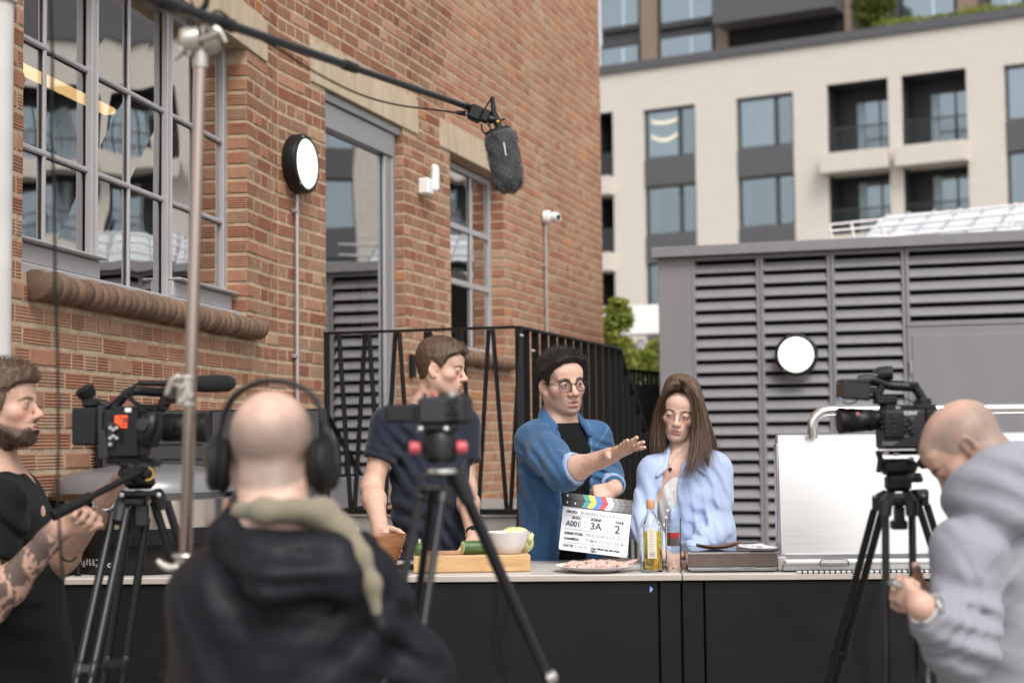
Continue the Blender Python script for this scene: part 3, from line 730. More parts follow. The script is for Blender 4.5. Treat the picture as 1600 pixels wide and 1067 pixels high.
def beige_courses(m):
    N = m.node_tree.nodes; L = m.node_tree.links; p = N['Principled BSDF']
    g_ = N.new('ShaderNodeNewGeometry'); sp = N.new('ShaderNodeSeparateXYZ'); L.new(g_.outputs['Position'], sp.inputs[0])
    cb = N.new('ShaderNodeCombineXYZ'); L.new(sp.outputs['X'], cb.inputs['X']); L.new(sp.outputs['Z'], cb.inputs['Y'])
    bt = N.new('ShaderNodeTexBrick'); L.new(cb.outputs[0], bt.inputs['Vector']); bt.inputs['Scale'].default_value = 1
    bt.inputs['Brick Width'].default_value = .44; bt.inputs['Row Height'].default_value = .15; bt.inputs['Mortar Size'].default_value = .018
    bt.inputs['Color1'].default_value = (.60, .55, .49, 1); bt.inputs['Color2'].default_value = (.575, .525, .47, 1); bt.inputs['Mortar'].default_value = (.545, .50, .45, 1)
    L.new(bt.outputs[0], p.inputs['Base Color'])
beige_courses(MAT_BEIGE)
wm.build('wall', MAT_BEIGE, ap, smooth=False)
def bbox(mb, s0, s1, z0, z1, o0, o1, bv=.01, m=0): mb.cbox(pb((s0 + s1) / 2, (z0 + z1) / 2, (o0 + o1) / 2), (s1 - s0, o1 - o0, z1 - z0), bv, m=m, R=RB)
q = MB(); bbox(q, SB0, SB1, par + .003, par + .32, -.6, .12); q.build('coping', MAT_SPANDREL, ap)
MAT_CURT = mat('net_curtain', (.50, .60, .66), .9, var=.15, vscale=6, stretch=(5, 5, .2))
def pane_group(parent, s0, s1, z0, z1, o, split=.66, blind=None):
    x = s0 + (s1 - s0) * split
    for a, b in ((s0, x - .04), (x + .04, s1)):
        q = MB(); q.quad(pb(a, z0, o), pb(b, z0, o), pb(b, z1, o), pb(a, z1, o)); q.build('pane', MAT_FARPANE, parent, smooth=False)
rb_ = random.Random(3)
for (s0, s1, z0, z1, kd, k) in opens:
    near = s0 < S(1571, 200) + 3
    if kd == 'w':
        q = MB(); f = .09
        bbox(q, s0, s0 + f, z0, z1, -.24, -.12); bbox(q, s1 - f, s1, z0, z1, -.24, -.12); bbox(q, s0 + f, s1 - f, z1 - f, z1, -.24, -.12); bbox(q, s0 + f, s1 - f, z0, z0 + f, -.24, -.12)
        x = s0 + (s1 - s0) * .68; bbox(q, x - .07, x + .07, z0 + f, z1 - f, -.24, -.13)
        wo_ = q.build('window', MAT_DFRAME, ap); pane_group(wo_, s0 + f, s1 - f, z0 + f, z1 - f, -.2, .68)
        q = MB(); q.quad(pb(s0, z0, -1.49), pb(s1, z0, -1.49), pb(s1, z1, -1.49), pb(s0, z1, -1.49)); q.build('room', MAT_DARKROOM, wo_, smooth=False)
        if (k == 0 and rb_.random() < .9) or not near and rb_.random() < .4:
            q = MB(); q.quad(pb(s0 + f, z0 + f, -.34), pb(x, z0 + f, -.34), pb(x, z1 - f, -.34), pb(s0 + f, z1 - f, -.34)); q.build('curtain', MAT_CURT, wo_, smooth=False)
        if k < 3:
            q = MB(); bbox(q, s0 + .004, s1 - .004, z0 - (ST - wh) + .004, z0 - .004, -.3, .012); q.build('spandrel', MAT_SPANDREL, ap)
    else:
        q = MB(); f = .08; zz = z0 + .1
        q.quad(pb(s0, z0, -1.495), pb(s1, z0, -1.495), pb(s1, z1, -1.495), pb(s0, z1, -1.495)); bo = q.build('balcony', MAT_DFRAME, ap, smooth=False)
        x0 = s0 + (s1 - s0) * .3; xm = s0 + (s1 - s0) * .68
        q = MB(); q.quad(pb(x0, zz, -1.45), pb(xm - .04, zz, -1.45), pb(xm - .04, z1 - .5, -1.45), pb(x0, z1 - .5, -1.45)); q.build('pane', MAT_FARPANE, bo, smooth=False)
        q = MB(); q.quad(pb(xm + .04, zz, -1.45), pb(s1 - .05, zz, -1.45), pb(s1 - .05, z1 - .5, -1.45), pb(xm + .04, z1 - .5, -1.45)); q.build('pane', MAT_FARPANE, bo, smooth=False)
        q = MB(); q.quad(pb(x0, zz, -1.42), pb(x0 + .28, zz, -1.42), pb(x0 + .28, z1 - .5, -1.42), pb(x0, z1 - .5, -1.42)); q.build('curtain', MAT_CURT, bo, smooth=False)
        q = MB(); bbox(q, s0 + .02, s1 - .02, z0 + .95, z0 + 1.0, -.12, -.05)
        nb = 16 if near else 6
        for i in range(nb + 1): xx = s0 + .04 + (s1 - s0 - .08) * i / nb; bbox(q, xx - .012, xx + .012, z0 + .05, z0 + .95, -.1, -.07, .003)
        q.build('railing', MAT_DFRAME, bo)
        if k < 3:
            q = MB(); bbox(q, s0 - .14, s1 + .06, z0 - ST * .12 - .62 + .3, z0 + .02, -.9, .55); q.build('balcony_front', MAT_BEIGE, ap)
# paper garland drawn on the inside of the first upper window
w1 = [o for o in opens if o[4] == 'w'][0]; MAT_GARL = mat('cream_paper', (.85, .80, .65), .8)
for row, (zt, dip) in enumerate(((.72, .14), (.42, .30))):
    for i in range(11):
        t = i / 10; x = w1[0] + .3 + t * 1.0; z = w1[2] + wh * zt - dip * 4 * t * (1 - t) * .6
        q = MB(); q.quad(pb(x - .05, z, -.18), pb(x + .05, z + .02, -.18), pb(x + .05, z + .17, -.18), pb(x - .05, z + .15, -.18)); q.build('paper_flag', MAT_GARL, ap, smooth=False)
# set-back upper storeys
o2 = -2.2; zu0 = par + .01; up = MB(); UT = zu0 + 7.5
bbox(up, SB0, SB1, zu0, UT, -9, o2 - .25); up.build('upper_wall', MAT_SPANDREL, ap)
def U(px, py): return pB(px, py, o2)
def ubox(name, px0, px1, py0, py1, m, o0, o1):
    s0, z1 = U(px0, py0); s1, z0 = U(px1, py1); q = MB(); bbox(q, s0, s1, max(z0, zu0 + .01), max(z1, z0 + .2), o2 + o0, o2 + o1); return q.build(name, m, ap)
for (x0, x1, y0, y1) in ((938, 999, -20, 44), (938, 999, 72, 113), (1030, 1115, -20, 34), (1030, 1115, 54, 98), (1408, 1493, -30, 29), (1545, 1600, -40, 12)):
    fr_ = ubox('window', x0, x1, y0, y1, MAT_DFRAME, -.2, -.02); s0, z1 = U(x0, (y0 + y1) / 2); s1 = U(x1, (y0 + y1) / 2)[0]; za = U((x0 + x1) / 2, y1)[1]; zb = U((x0 + x1) / 2, y0)[1]
    pane_group(fr_, s0 + .08, s1 - .08, max(za, zu0) + .08, zb - .08, o2 - .005, .6)
    q = MB(); q.quad(pb(s0 + .08, max(za, zu0) + .08, o2 - .012), pb(s1 - .08, max(za, zu0) + .08, o2 - .012), pb(s1 - .08, zb - .08, o2 - .012), pb(s0 + .08, zb - .08, o2 - .012)); q.build('blind', MAT_BLIND, fr_, smooth=False)
for (x0, x1) in ((1000, 1028), (1116, 1140), (1318, 1331), (1494, 1530)): ubox('pilaster', x0, x1, -40, 130, MAT_BRONZE, -.2, .06)
ubox('cladding_panel', 1130, 1318, -40, 22, MAT_SPANDREL, -.2, 1.2)
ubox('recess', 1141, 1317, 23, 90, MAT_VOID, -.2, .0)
# ------------------------------------------------------------------ plants
def leaf_mat(name, c, c2):
    m = mat(name, c, .6, spec=.3, col2=c2, vscale=5); N = m.node_tree.nodes; L = m.node_tree.links; p = N['Principled BSDF']
    tl = N.new('ShaderNodeBsdfTranslucent'); mx = N.new('ShaderNodeMixShader'); mx.inputs[0].default_value = .45; L.new(p.inputs['Base Color'].links[0].from_socket, tl.inputs[0]); L.new(p.outputs[0], mx.inputs[1]); L.new(tl.outputs[0], mx.inputs[2]); L.new(mx.outputs[0], N['Material Output'].inputs[0]); return m
MAT_LEAF = leaf_mat('yellow_green_leaves', (.40, .42, .08), (.20, .26, .05)); MAT_LEAF2 = leaf_mat('hedge_leaves', (.17, .20, .04), (.07, .10, .02)); MAT_BARK = mat('bark', (.09, .06, .04), .9, var=.3)
def leaf_cloud(mb, blobs, n, size, rnd):
    for _ in range(n):
        c, rad = rnd.choice(blobs); d = unit(A(rnd.gauss(0, 1), rnd.gauss(0, 1), rnd.gauss(0, 1))) * (rnd.random() ** .45)
        p = c + d * rad; x = unit(A(rnd.gauss(0, 1), rnd.gauss(0, 1), rnd.gauss(0, .7))); y = unit(np.cross(x, A(rnd.gauss(0, 1), rnd.gauss(0, 1), rnd.gauss(0, 1)))); l = size * rnd.uniform(.6, 1.3)
        mb.add([p - x * l * .5, p + y * l * .26, p + x * l * .5, p - y * l * .26], [(0, 1, 2), (0, 2, 3)])
rp = random.Random(5)
def tree(name, label, cat, base, blobs, n, size, m, trunk=True):
    t = thing(name, label, cat, base)
    if trunk:
        q = MB(); cc = np.mean([b[0] for b in blobs], axis=0)
        q.tube(spline([base, base * .5 + cc * .5 + A(.05, 0, 0), cc], 8), np.linspace(.07, .025, 9), 8)
        for b, r in blobs: q.tube(spline([base * .4 + cc * .6, (cc + b) / 2 + A(0, 0, .05), b], 6), np.linspace(.03, .008, 7), 6)
        q.build('trunk', MAT_BARK, t)
    q = MB(); leaf_cloud(q, blobs, n, size, rp); q.build('crown', m, t, smooth=False)
YT = 17.0
def blob(px, py, r, Y=YT): return (at(px, py, Y), np.array([r, r, r]))
b_ = at(957, 600, YT) * A(1, 1, 0)
tree('garden_tree', 'yellow green leafy young tree showing behind the corner of the brick building', 'tree', b_, [blob(952, 500, .15), blob(966, 485, .16), blob(975, 498, .13), blob(960, 525, .2), blob(948, 545, .16), blob(968, 545, .17), blob(955, 575, .2), blob(944, 520, .15), blob(975, 570, .16), blob(968, 476, .07)], 2600, .07, MAT_LEAF)
b_ = at(1008, 600, 18) * A(1, 1, 0)
tree('garden_shrub', 'low yellow green shrub in front of the white porch post', 'shrub', b_, [blob(990, 590, .3, 18), blob(1010, 580, .25, 18), blob(1022, 565, .22, 18), blob(1000, 560, .12, 18), blob(1024, 545, .12, 18), blob(980, 572, .2, 18)], 2200, .06, MAT_LEAF, False)
HS = lambda px, py, r: (onplane(px, py, EB - nB * 1.1, nB), np.array([r, r * .8, r]))
tree('topiary_bush', 'rounded clipped green bush on the roof terrace of the apartment building', 'bush', at(1363, 60, 53.5), [HS(1350, 30, .5), HS(1378, 25, .5), HS(1365, 5, .6), HS(1345, 8, .4), HS(1385, 5, .4), HS(1360, 30, .4)], 3000, .16, MAT_LEAF2, False)
t = thing('roof_hedge', 'low green planting along the parapet of the apartment building', 'hedge', pb(S(1500, 60), par))
q = MB(); bl = []
for i in range(26):
    p = pb(S(1372, 60) + i * .42, par + .45 + rp.uniform(-.08, .1), -.7); bl.append((p, np.array([.45, .3, .3])))
leaf_cloud(q, bl, 4500, .13, rp); q.build('foliage', MAT_LEAF, t, smooth=False)
# white porch behind the stair
po = thing('white_porch', 'white canopy with a square post at the foot of the apartment building', 'porch', at(985, 600, 24) * A(1, 1, 0))
a, b = at(925, 482, 24), at(1060, 476, 24); q = MB(); bar(q, a - UZ * .22, b - UZ * .22, .44, .5, A(0, 1, 0)); q.build('canopy', MAT_WHITE, po)
p = at(1001, 530, 24); q = MB(); q.cbox(A(p[0], p[1], p[2] / 2), (.11, .11, p[2]), .008); q.build('post', MAT_WHITE, po)
p = at(985, 556, 25.5); q = MB(); q.box((p[0], p[1], p[2] - .9), (3, .2, 2.2)); q.build('back_wall', mat('brown_timber_wall', (.16, .10, .07), .8, var=.2), po)
print('LAYOUT', 'WIN', [round(float(x), 2) for x in WIN], 'vb', [round(float(x), 2) for x in vb], 'hb', [round(float(x), 2) for x in hbars], 'DOOR', [round(float(x), 2) for x in DOOR], 'ST', ST, 'par', par, 'LP', lp, 'RT', RT)
# ================================================================== OUTDOOR KITCHEN COUNTER
CTOP = .908                                         # worktop height
# the counter's front edge runs through two real points; its direction is nearly square to us
_pa = onplane(94, 890, A(0, 0, CTOP), UZ); _pb = onplane(1420, 900, A(0, 0, CTOP), UZ)
KA = math.radians(2.5)
xK = A(math.cos(KA), -math.sin(KA), 0); nK = A(-math.sin(KA), -math.cos(KA), 0); RK = np.column_stack([xK, -nK, UZ])
EK = onplane(860, 898, A(0, 0, CTOP), UZ)           # a point on the front top edge
def kp(s, d, z=0): return EK + xK * s - nK * d + UZ * z     # d = distance back from the front edge, z above the worktop
def pK(px, py, h=0.0):
    """point of the horizontal plane h above the worktop seen at this pixel -> (s, d)"""
    p = onplane(px, py, A(0, 0, CTOP + h), UZ); v = p - EK; return np.dot(v, xK), np.dot(v, -nK)
def pF(px, py, d=0.0):
    """point of the counter's upright plane at depth d"""
    p = onplane(px, py, EK - nK * d, nK); v = p - EK; return np.dot(v, xK), p[2] - CTOP
MAT_TOP = mat('pale_stone_worktop', (.53, .50, .47), .38, var=.06, vscale=5, bump=.04)
MAT_TOPSHADE = mat('shaded_stone_front', (.40, .345, .30), .5, var=.08)  # worktop stone darkened in colour for the shade on its front face
MAT_CHAR = mat('charcoal_panel', (.005, .0045, .0054), .5, spec=.28, bump=.05, bscale=250, var=.25, vscale=3, rvar=.14)
sL, sJ, sR = pF(92, 895)[0], pF(1066, 905)[0], pF(1700, 905)[0]
DEP = .70
kc = thing('kitchen_counter', 'long dark grey outdoor kitchen counter with a pale stone worktop', 'counter', kp((sL + sR) / 2, .3, -CTOP))
def kbox(name, s0, s1, d0, d1, z0, z1, m, parent, bv=.003):
    q = MB(); q.cbox(kp((s0 + s1) / 2, (d0 + d1) / 2, (z0 + z1) / 2), (s1 - s0, d1 - d0, z1 - z0), bv, R=RK); return q.build(name, m, parent)
kbox('worktop', sL, sJ - .002, 0, DEP, -.022, 0, MAT_TOP, kc); kbox('worktop', sJ + .002, sR, 0, DEP, -.022, -.001, MAT_STEEL if False else MAT_TOP, kc)
kbox('worktop_shaded_front', sL, sJ - .002, -.003, -.0005, -.0215, -.0025, MAT_TOPSHADE, kc, .001); kbox('worktop_shaded_front', sJ + .002, sR, -.003, -.0005, -.0215, -.0025, MAT_TOPSHADE, kc, .001); kbox('carcass', sL + .03, sR, .05, DEP - .02, -CTOP + .02, -.024, MAT_VOID, kc)
cuts = [sL + .012, pF(263, 950)[0], pF(1030, 950)[0], pF(1065.5, 950)[0], pF(1101, 950)[0], sR]
for a, b in zip(cuts, cuts[1:]): kbox('front_panel', a + .0025, b - .0025, .012, .04, -CTOP + .08, -.026, MAT_CHAR, kc)
# small printed marks on the fronts
MAT_MARKBLUE = mat('blue_print', (.25, .42, .75), .5); MAT_MARKDK = mat('dark_print', (.002, .002, .002), .7)
def kmark(name, pts, m):
    q = MB(); vs = []
    for x, y in pts:
        s, z = pF(x, y, .0115); vs.append(kp(s, .0115, z))
    q.add(vs, [tuple(range(len(vs)))[::-1]]); q.build(name, m, kc, smooth=False)
kmark('arrow_mark', [(1015.5, 915), (1020.5, 920), (1015.5, 926)], MAT_MARKBLUE)
kmark('diamond_mark', [(1112.5, 917), (1115, 921), (1112.5, 925.5), (1110, 921)], MAT_MARKDK)
MAT_LOGO = mat('logo_print', (.003, .003, .003), .8)
for px, py in ((770, 1066), (247, 1055)):
    s, z = pF(px, py, .0112); text_mesh('logo', 'grillo.', .030, MAT_LOGO, kc, kp(s, .0112, z), xK, UZ, bold=.0012)
# loose cables hanging down the fronts
def cable(name, label, pts, r, grp=None, m=None):
    q = MB(); q.tube(spline(pts, 30), r, 6); b = np.asarray(pts[-1]); o = q.build(name, m or MAT_RUBBER, base=b); return tag(o, label, 'cable', grp)
def onfront(px, py, d=-.012): s, z = pF(px, py, d); return kp(s, d, z)
cable('cable', 'thin black cable on the counter front above the logo, bowing to the left', [onfront(*p) for p in ((777, 908), (778, 950), (772, 985), (771, 1000), (778, 1030), (790, 1050), (792, 1075))], .0022)
cable('cable', 'thin black cable on the counter front above the logo, bowing to the right', [onfront(*p, -.016) for p in ((808, 908), (798, 935), (790, 970), (784, 1000), (787, 1030), (791, 1055), (793, 1075))], .0022)
cable('cable', 'thin black cable down the counter front behind the right hand tripod', [onfront(*p) for p in ((1346, 908), (1344, 950), (1341, 1000), (1344, 1020), (1358, 1048), (1362, 1075))], .0022)
cable('cable', 'thin black cable on the counter front between the right tripod and its middle leg', [onfront(*p, -.016) for p in ((1376, 908), (1362, 950), (1355, 1000), (1356, 1025), (1362, 1075))], .0022)
cable('cable', 'thin black cable on the counter front left of the man in the navy anorak', [onfront(*p) for p in ((343, 900), (342, 960), (338, 1000), (343, 1020), (352, 1035))], .0022)
# ------------------------------------------------------------------ dark cabinet with slots behind the round grill
cb = thing('storage_cabinet', 'dark grey metal cabinet with slotted doors standing behind the round grill', 'cabinet', at(250, 700, 6.03) * A(1, 1, 0))
YC = 6.03
def cpt(px, py, dy=0): return at(px, py, YC + dy)
ztc = cpt(250, 641)[2]
def cboxp(name, x0, x1, y0, y1, dy0, dy1, m):
    a, b = cpt(x0, y1, dy0), cpt(x1, y0, dy0); q = MB(); q.cbox(((a[0] + b[0]) / 2, YC + (dy0 + dy1) / 2, (a[2] + b[2]) / 2), (b[0] - a[0], dy1 - dy0, b[2] - a[2]), .003); return q.build(name, m, cb)
MAT_CAB = mat('dark_grey_cabinet', (.036, .034, .038), .45, var=.05)
a, b = cpt(146, 640), cpt(505, 640)
q = MB(); q.cbox(((a[0] + b[0]) / 2, YC + .07, ztc / 2), (b[0] - a[0], .085, ztc), .004); q.build('carcass', MAT_BLACKPL, cb)
for x0, x1 in ((159, 327), (330.5, 498)):
    d = cboxp('door', x0, x1, 642, 840, -.0, .025, MAT_CAB)
    for y in (680, 694, 717):
        a, b = cpt(x0 + 60, y + 1.6, -.004), cpt(x0 + 156, y - 1.6, -.004); q = MB(); q.cbox(((a[0] + b[0]) / 2, YC - .001, (a[2] + b[2]) / 2), (b[0] - a[0], .006, b[2] - a[2]), .001); q.build('slot', MAT_VOID, d)
# ------------------------------------------------------------------ round gas grill on the worktop
gs, gd = pK(250, 884); gd = .38
gc = kp(gs, gd); rg = .355
gr = thing('round_grill', 'round grill with a domed grey lid and a ribbed steel drum on a black base', 'grill', gc)
def gz(py): return onplane(250, py, gc + nK * rg, nK)[2] - CTOP
MAT_LID = mat('grey_enamel_lid', (.15, .15, .155), .30, var=.08, bump=.02, coat=.3)
z1, z2, z3, z4, z5 = .052, gz(827), gz(783), gz(771), gz(737)
q = MB(); q.lathe([(rg * .72, .0), (rg * .80, .004), (rg * .84, .03), (rg * .90, z2 * .62), (rg * .96, z2 * .66), (rg * .97, z2)], gc, n=56); q.build('base', MAT_BLACKPL, gr)
q = MB(); q.lathe([(rg * .93, z2), (rg * .93, z3)], gc, n=72, caps=False); q.build('drum', mat('reflecting_steel_drum', (.74, .66, .58), .2, metal=1, rvar=.06, vscale=6, stretch=(6, 6, .2)), gr, angle=60)
q = MB(); q.lathe([(rg * .93, z3), (rg * 1.03, z3 + .002), (rg * 1.045, z3 + .008), (rg * 1.045, z4 - .004), (rg * 1.03, z4)], gc, n=64); q.build('rim', mat('dark_chrome_rim', (.18, .18, .19), .15, metal=1), gr)
prof = [(rg * 1.0, z4), (rg * .995, z4 + .010), (rg * .96, z4 + (z5 - z4) * .55), (rg * .88, z4 + (z5 - z4) * .85), (rg * .72, z5), (rg * .4, z5 + .018), (.001, z5 + .024)]
q = MB(); q.lathe(prof, gc, n=64, caps=False); q.build('lid', MAT_LID, gr, angle=60)
# rating label with a small CE mark on the black base
la = gc + nK * rg * .885
q = MB()
for i in range(9):
    for j in range(5):
        if rng.random() < .15: continue
        a0 = -.62 + i * .045; w_ = .034 * rng.uniform(.5, 1); rr = rg * .905
        def lp_(a): return gc + (nK * math.cos(a) + xK * math.sin(a)) * (rr + .004)
        zz = .033 + j * .006
        q.quad(lp_(a0) + UZ * zz, lp_(a0 + w_) + UZ * zz, lp_(a0 + w_) + UZ * (zz + .0022), lp_(a0) + UZ * (zz + .0022))
tag(q.build('rating_label', MAT_PRINTW, gr, smooth=False), kind='stuff')
aa = -.2; o_ = gc + (nK * math.cos(aa) + xK * math.sin(aa)) * (rg * .905 + .006) + UZ * .033
text_mesh('mark', 'CE', .02, MAT_PRINTW, gr, o_, unit(xK * math.cos(aa) - nK * math.sin(aa)), UZ, bold=.0006)
# gas fitting beside it
MAT_BRASS = mat('brass', (.62, .38, .12), .3, metal=1)
c = kp(pF(122, 880, .10)[0], .10); q = MB(); q.cyl(c + UZ * .0, c + UZ * .055, .011, n=12); gf = q.build('gas_regulator', MAT_BLACKPL, base=c); tag(gf, 'small brass and black gas fitting left of the round grill base', 'gas fitting')
q = MB(); q.cyl(c + UZ * .05, c + UZ * .075, .014, n=6); q.build('nut', MAT_BRASS, gf)
q = MB(); q.tube(spline([c + UZ * .06, c + A(-.04, 0, .065), c + A(-.08, .02, .05)], 8), .006, 8); q.build('hose', mat('orange_hose', (.45, .11, .03), .5), gf)
q = MB(); q.tube(spline([c + UZ * .03, c + A(-.03, -.01, .01), c + A(-.07, -.02, .03), c + A(-.085, 0, .004)], 12), .003, 6); q.build('cable', MAT_RUBBER, gf)
# ------------------------------------------------------------------ flat side burner with a lid
s0, s1 = pF(1076, 880, .06)[0], pF(1216, 880, .06)[0]; zb0, zb1, zb2 = pF(1140, 897, .06)[1], pF(1140, 889, .06)[1], pF(1140, 864, .06)[1]
sb = thing('side_burner', 'flat brushed steel side burner box with a dark reflecting lid', 'burner', kp((s0 + s1) / 2, .3, 0))
q = MB(); q.cbox(kp((s0 + s1) / 2, .29, (zb1 + .002) / 2 + .001), (s1 - s0 - .012, .44, zb1), .004, R=RK); q.build('base', MAT_STEEL, sb)
MAT_BURN = mat('brown_reflecting_steel', (.24, .19, .165), .3, metal=.9, rvar=.08, stretch=(40, 1, 1), vscale=3)
q = MB(); q.cbox(kp((s0 + s1) / 2, .29, (zb1 + zb2) / 2 + .004), (s1 - s0, .46, zb2 - zb1 - .004), .004, R=RK); lid_ = q.build('lid', MAT_BURN, sb)
q = MB(); q.cbox(kp((s0 + s1) / 2, .06 - .003, zb2 + .001), (s1 - s0 + .004, .006, .006), .001, R=RK); q.cbox(kp((s0 + s1) / 2, .06 - .004, zb1 + .004), (s1 - s0 + .004, .01, .006), .001, R=RK); q.build('trim', MAT_CHROME, sb)
q = MB(); q.cbox(kp((s0 + s1) / 2, .29, zb2 + .0045), (s1 - s0 - .02, .43, .004), .001, R=RK); q.build('glass_top', MAT_GLOSSBLACK, sb)
# wooden board and printed paper on top of it
MAT_WOODDK = mat('dark_wood', (.17, .075, .035), .5, col2=(.09, .04, .02), vscale=6, stretch=(1, 8, 8))
zt = zb2 + .007
c = kp((pF(1122, 848, .15)[0]), .16, zt + .012)
q = MB()
for i, t in enumerate(np.linspace(-1, 1, 15)[:-1]):
    t2 = np.linspace(-1, 1, 15)[i + 1]; f = lambda t: (xK * .075 * t - nK * .0 + UZ * (.012 * t * t + .004 * t), .045 * math.sqrt(max(0, 1 - .9 * t * t)))
    (pa, wa), (pb_, wb) = f(t), f(t2)
    q.add([c + pa + nK * wa, c + pb_ + nK * wb, c + pb_ - nK * wb, c + pa - nK * wa, c + pa + nK * wa * .8 - UZ * .010, c + pb_ + nK * wb * .8 - UZ * .010, c + pb_ - nK * wb * .8 - UZ * .010, c + pa - nK * wa * .8 - UZ * .010], [(0, 1, 2, 3), (7, 6, 5, 4), (0, 4, 5, 1), (2, 6, 7, 3)])
tag(q.build('wooden_dish', MAT_WOODDK, base=c), 'shallow curved brown wooden dish lying on the side burner', 'dish')
MAT_PAPER = mat('white_paper', (.72, .69, .69), .7)
pc = kp(pF(1180, 850, .12)[0], .11, zt + .004)
q = MB(); ex, ey = unit(xK * .95 - nK * -.3), unit(-nK * .95 - xK * .3); n = 6
def ppt(u, v): return pc + ex * (u * .10) + ey * (v * .15) + UZ * (.006 + .02 * max(0, u) ** 2 + .016 * max(0, v - .2))
for i in range(n):
    for j in range(n):
        a = lambda i, j: ppt(i / n - .5, j / n - .5); q.quad(a(i, j), a(i + 1, j), a(i + 1, j + 1), a(i, j + 1))
pap = q.build('printed_sheet', MAT_PAPER, base=pc, angle=80); tag(pap, 'white sheet with bold black scribbles lying on the side burner', 'paper')
q = MB(); rs = random.Random(4)
for k in range(10):
    u, v = rs.uniform(-.38, .3), rs.uniform(-.4, .38); pts = [ppt(u + i * .035, v + rs.uniform(-.06, .06)) + UZ * .0012 for i in range(5)]
    for a, b in zip(pts, pts[1:]): w_ = ey * .004; q.quad(a - w_, b - w_, b + w_, a + w_)
tag(q.build('scribble', MAT_PRINTB, pap, smooth=False), kind='stuff')
# ------------------------------------------------------------------ big open grill with its hood up
s0 = pF(1216, 780, .12)[0]; s1 = s0 + 1.05
og = thing('gas_grill', 'large built-in grill with its pale steel hood raised and a polished tube handle', 'grill', kp((s0 + s1) / 2, .3))
zh0, zh1 = pF(1330, 866, .12)[1], pF(1330, 678, .12)[1]
q = MB(); c = kp((s0 + s1) / 2, .145, (zh0 + zh1) / 2); q.cbox(c, (s1 - s0, .05, zh1 - zh0), .006, R=RK @ axes(0, math.radians(-4), 0)); q.build('hood', mat('bright_brushed_steel', (.80, .785, .775), .30, metal=.9, rvar=.05, vscale=2, stretch=(1, 1, 30)), og)
for s in (s0 + .004,): kbox('hood_side', s - .008, s - .001, .13, .19, zh0 + .0, zh1 - .03, MAT_STEEL, og)
kbox('base', s0 + .005, s1, .06, .6, .003, pF(1330, 899, .06)[1] * 0 + .028, MAT_STEEL, og)
kbox('front_ledge', s0 + .01, s1, .03, .13, .028, .040, mat('matt_steel', (.72, .71, .70), .45, metal=.8), og)
hs0, hs1 = pF(1281, 878, .03)[0], pF(1326, 878, .03)[0]
q = MB(); zz = .034
q.tube([kp(hs0, .028, zz - .012), kp(hs0 + .002, .028, zz + .005), kp(hs0 + .008, .028, zz + .009), kp(hs1 - .008, .028, zz + .009), kp(hs1 - .002, .028, zz + .005), kp(hs1, .028, zz - .012)], .002, 6); q.tube([kp(hs0, .028, zz - .012), kp(hs1, .028, zz - .012)], .002, 6); q.build('recessed_handle', MAT_DKGREY, og)
n = 24; a0 = pF(1254, 903)[0]; st = pF(1272, 903)[0] - a0
for i in range(26):
    q = MB(); q.cbox(kp(a0 + i * st * .48, .012, .0035), (.0045, .03, .011), .001, R=RK); q.build('vent', MAT_VOID, og)
kbox('vent_strip', a0 - .02, s1, -.001, .029, .0, .0065, MAT_STEEL, og)
q = MB(); hx0, hx1 = pF(1270, 650, .12)[0], s1 - .06; hz = pF(1340, 641, .12)[1]; hz0 = pF(1262, 676, .12)[1]
d_ = .10
q.tube(spline([kp(hx0 - .004, d_, hz0 - .02), kp(hx0 - .002, d_, (hz0 + hz) / 2), kp(hx0 + .018, d_, hz - .012), kp(hx0 + .055, d_, hz), kp(hx0 + .2, d_, hz), kp(hx1 - .2, d_, hz), kp(hx1 - .055, d_, hz), kp(hx1 - .018, d_, hz - .012), kp(hx1, d_, (hz0 + hz) / 2), kp(hx1, d_, hz0 - .02)], 40), .0185, 16); q.build('handle', MAT_CHROME, og)
kbox('hinge_bracket', s0 - .012, s0 + .02, .08, .12, .002, .05, MAT_GALV, og)
# ================================================================== FOOD AND THINGS ON THE WORKTOP
MAT_BOARD = mat('pale_wood_board', (.62, .40, .20), .5, col2=(.44, .25, .11), vscale=4, stretch=(2, 14, 14))
MAT_WOODBOWL = mat('acacia_wood', (.36, .17, .075), .38, col2=(.20, .085, .035), vscale=5, stretch=(1.5, 1.5, 10))
MAT_CERAMIC = mat('white_ceramic', (.74, .70, .68), .25, coat=.3)
# chopping board
bs0, bs1 = pF(640, 880, .1)[0], pF(823, 880, .1)[0]; bd0 = .11; bh = pF(730, 868, bd0)[1]
q = MB(); rot = axes(0); c = kp((bs0 + bs1) / 2, bd0 + .13, bh / 2 + .001); q.cbox(c, (bs1 - bs0, .26, bh), .004, R=RK @ axes(math.radians(6)))
brd = q.build('chopping_board', MAT_BOARD, base=kp((bs0 + bs1) / 2, bd0 + .13)); tag(brd, 'thick pale wooden chopping board on the worktop', 'chopping board')
TB = bh + .002
# raw crumbs on the board
q = MB(); rs = random.Random(9)
for _ in range(70):
    p = kp(pF(700, 868, .2)[0] + rs.uniform(-.09, .05), .15 + rs.random() * .1, TB + .003); q.ell(p, (rs.uniform(.003, .008), rs.uniform(.003, .006), .003), n=6)
tag(q.build('chopped_onion', mat('pinkish_crumbs', (.52, .30, .20), .6, var=.3, vscale=30), base=kp(pF(700, 868, .2)[0], .2, TB)), 'pinkish chopped scraps spread on the wooden board', 'chopped food', kind='stuff')
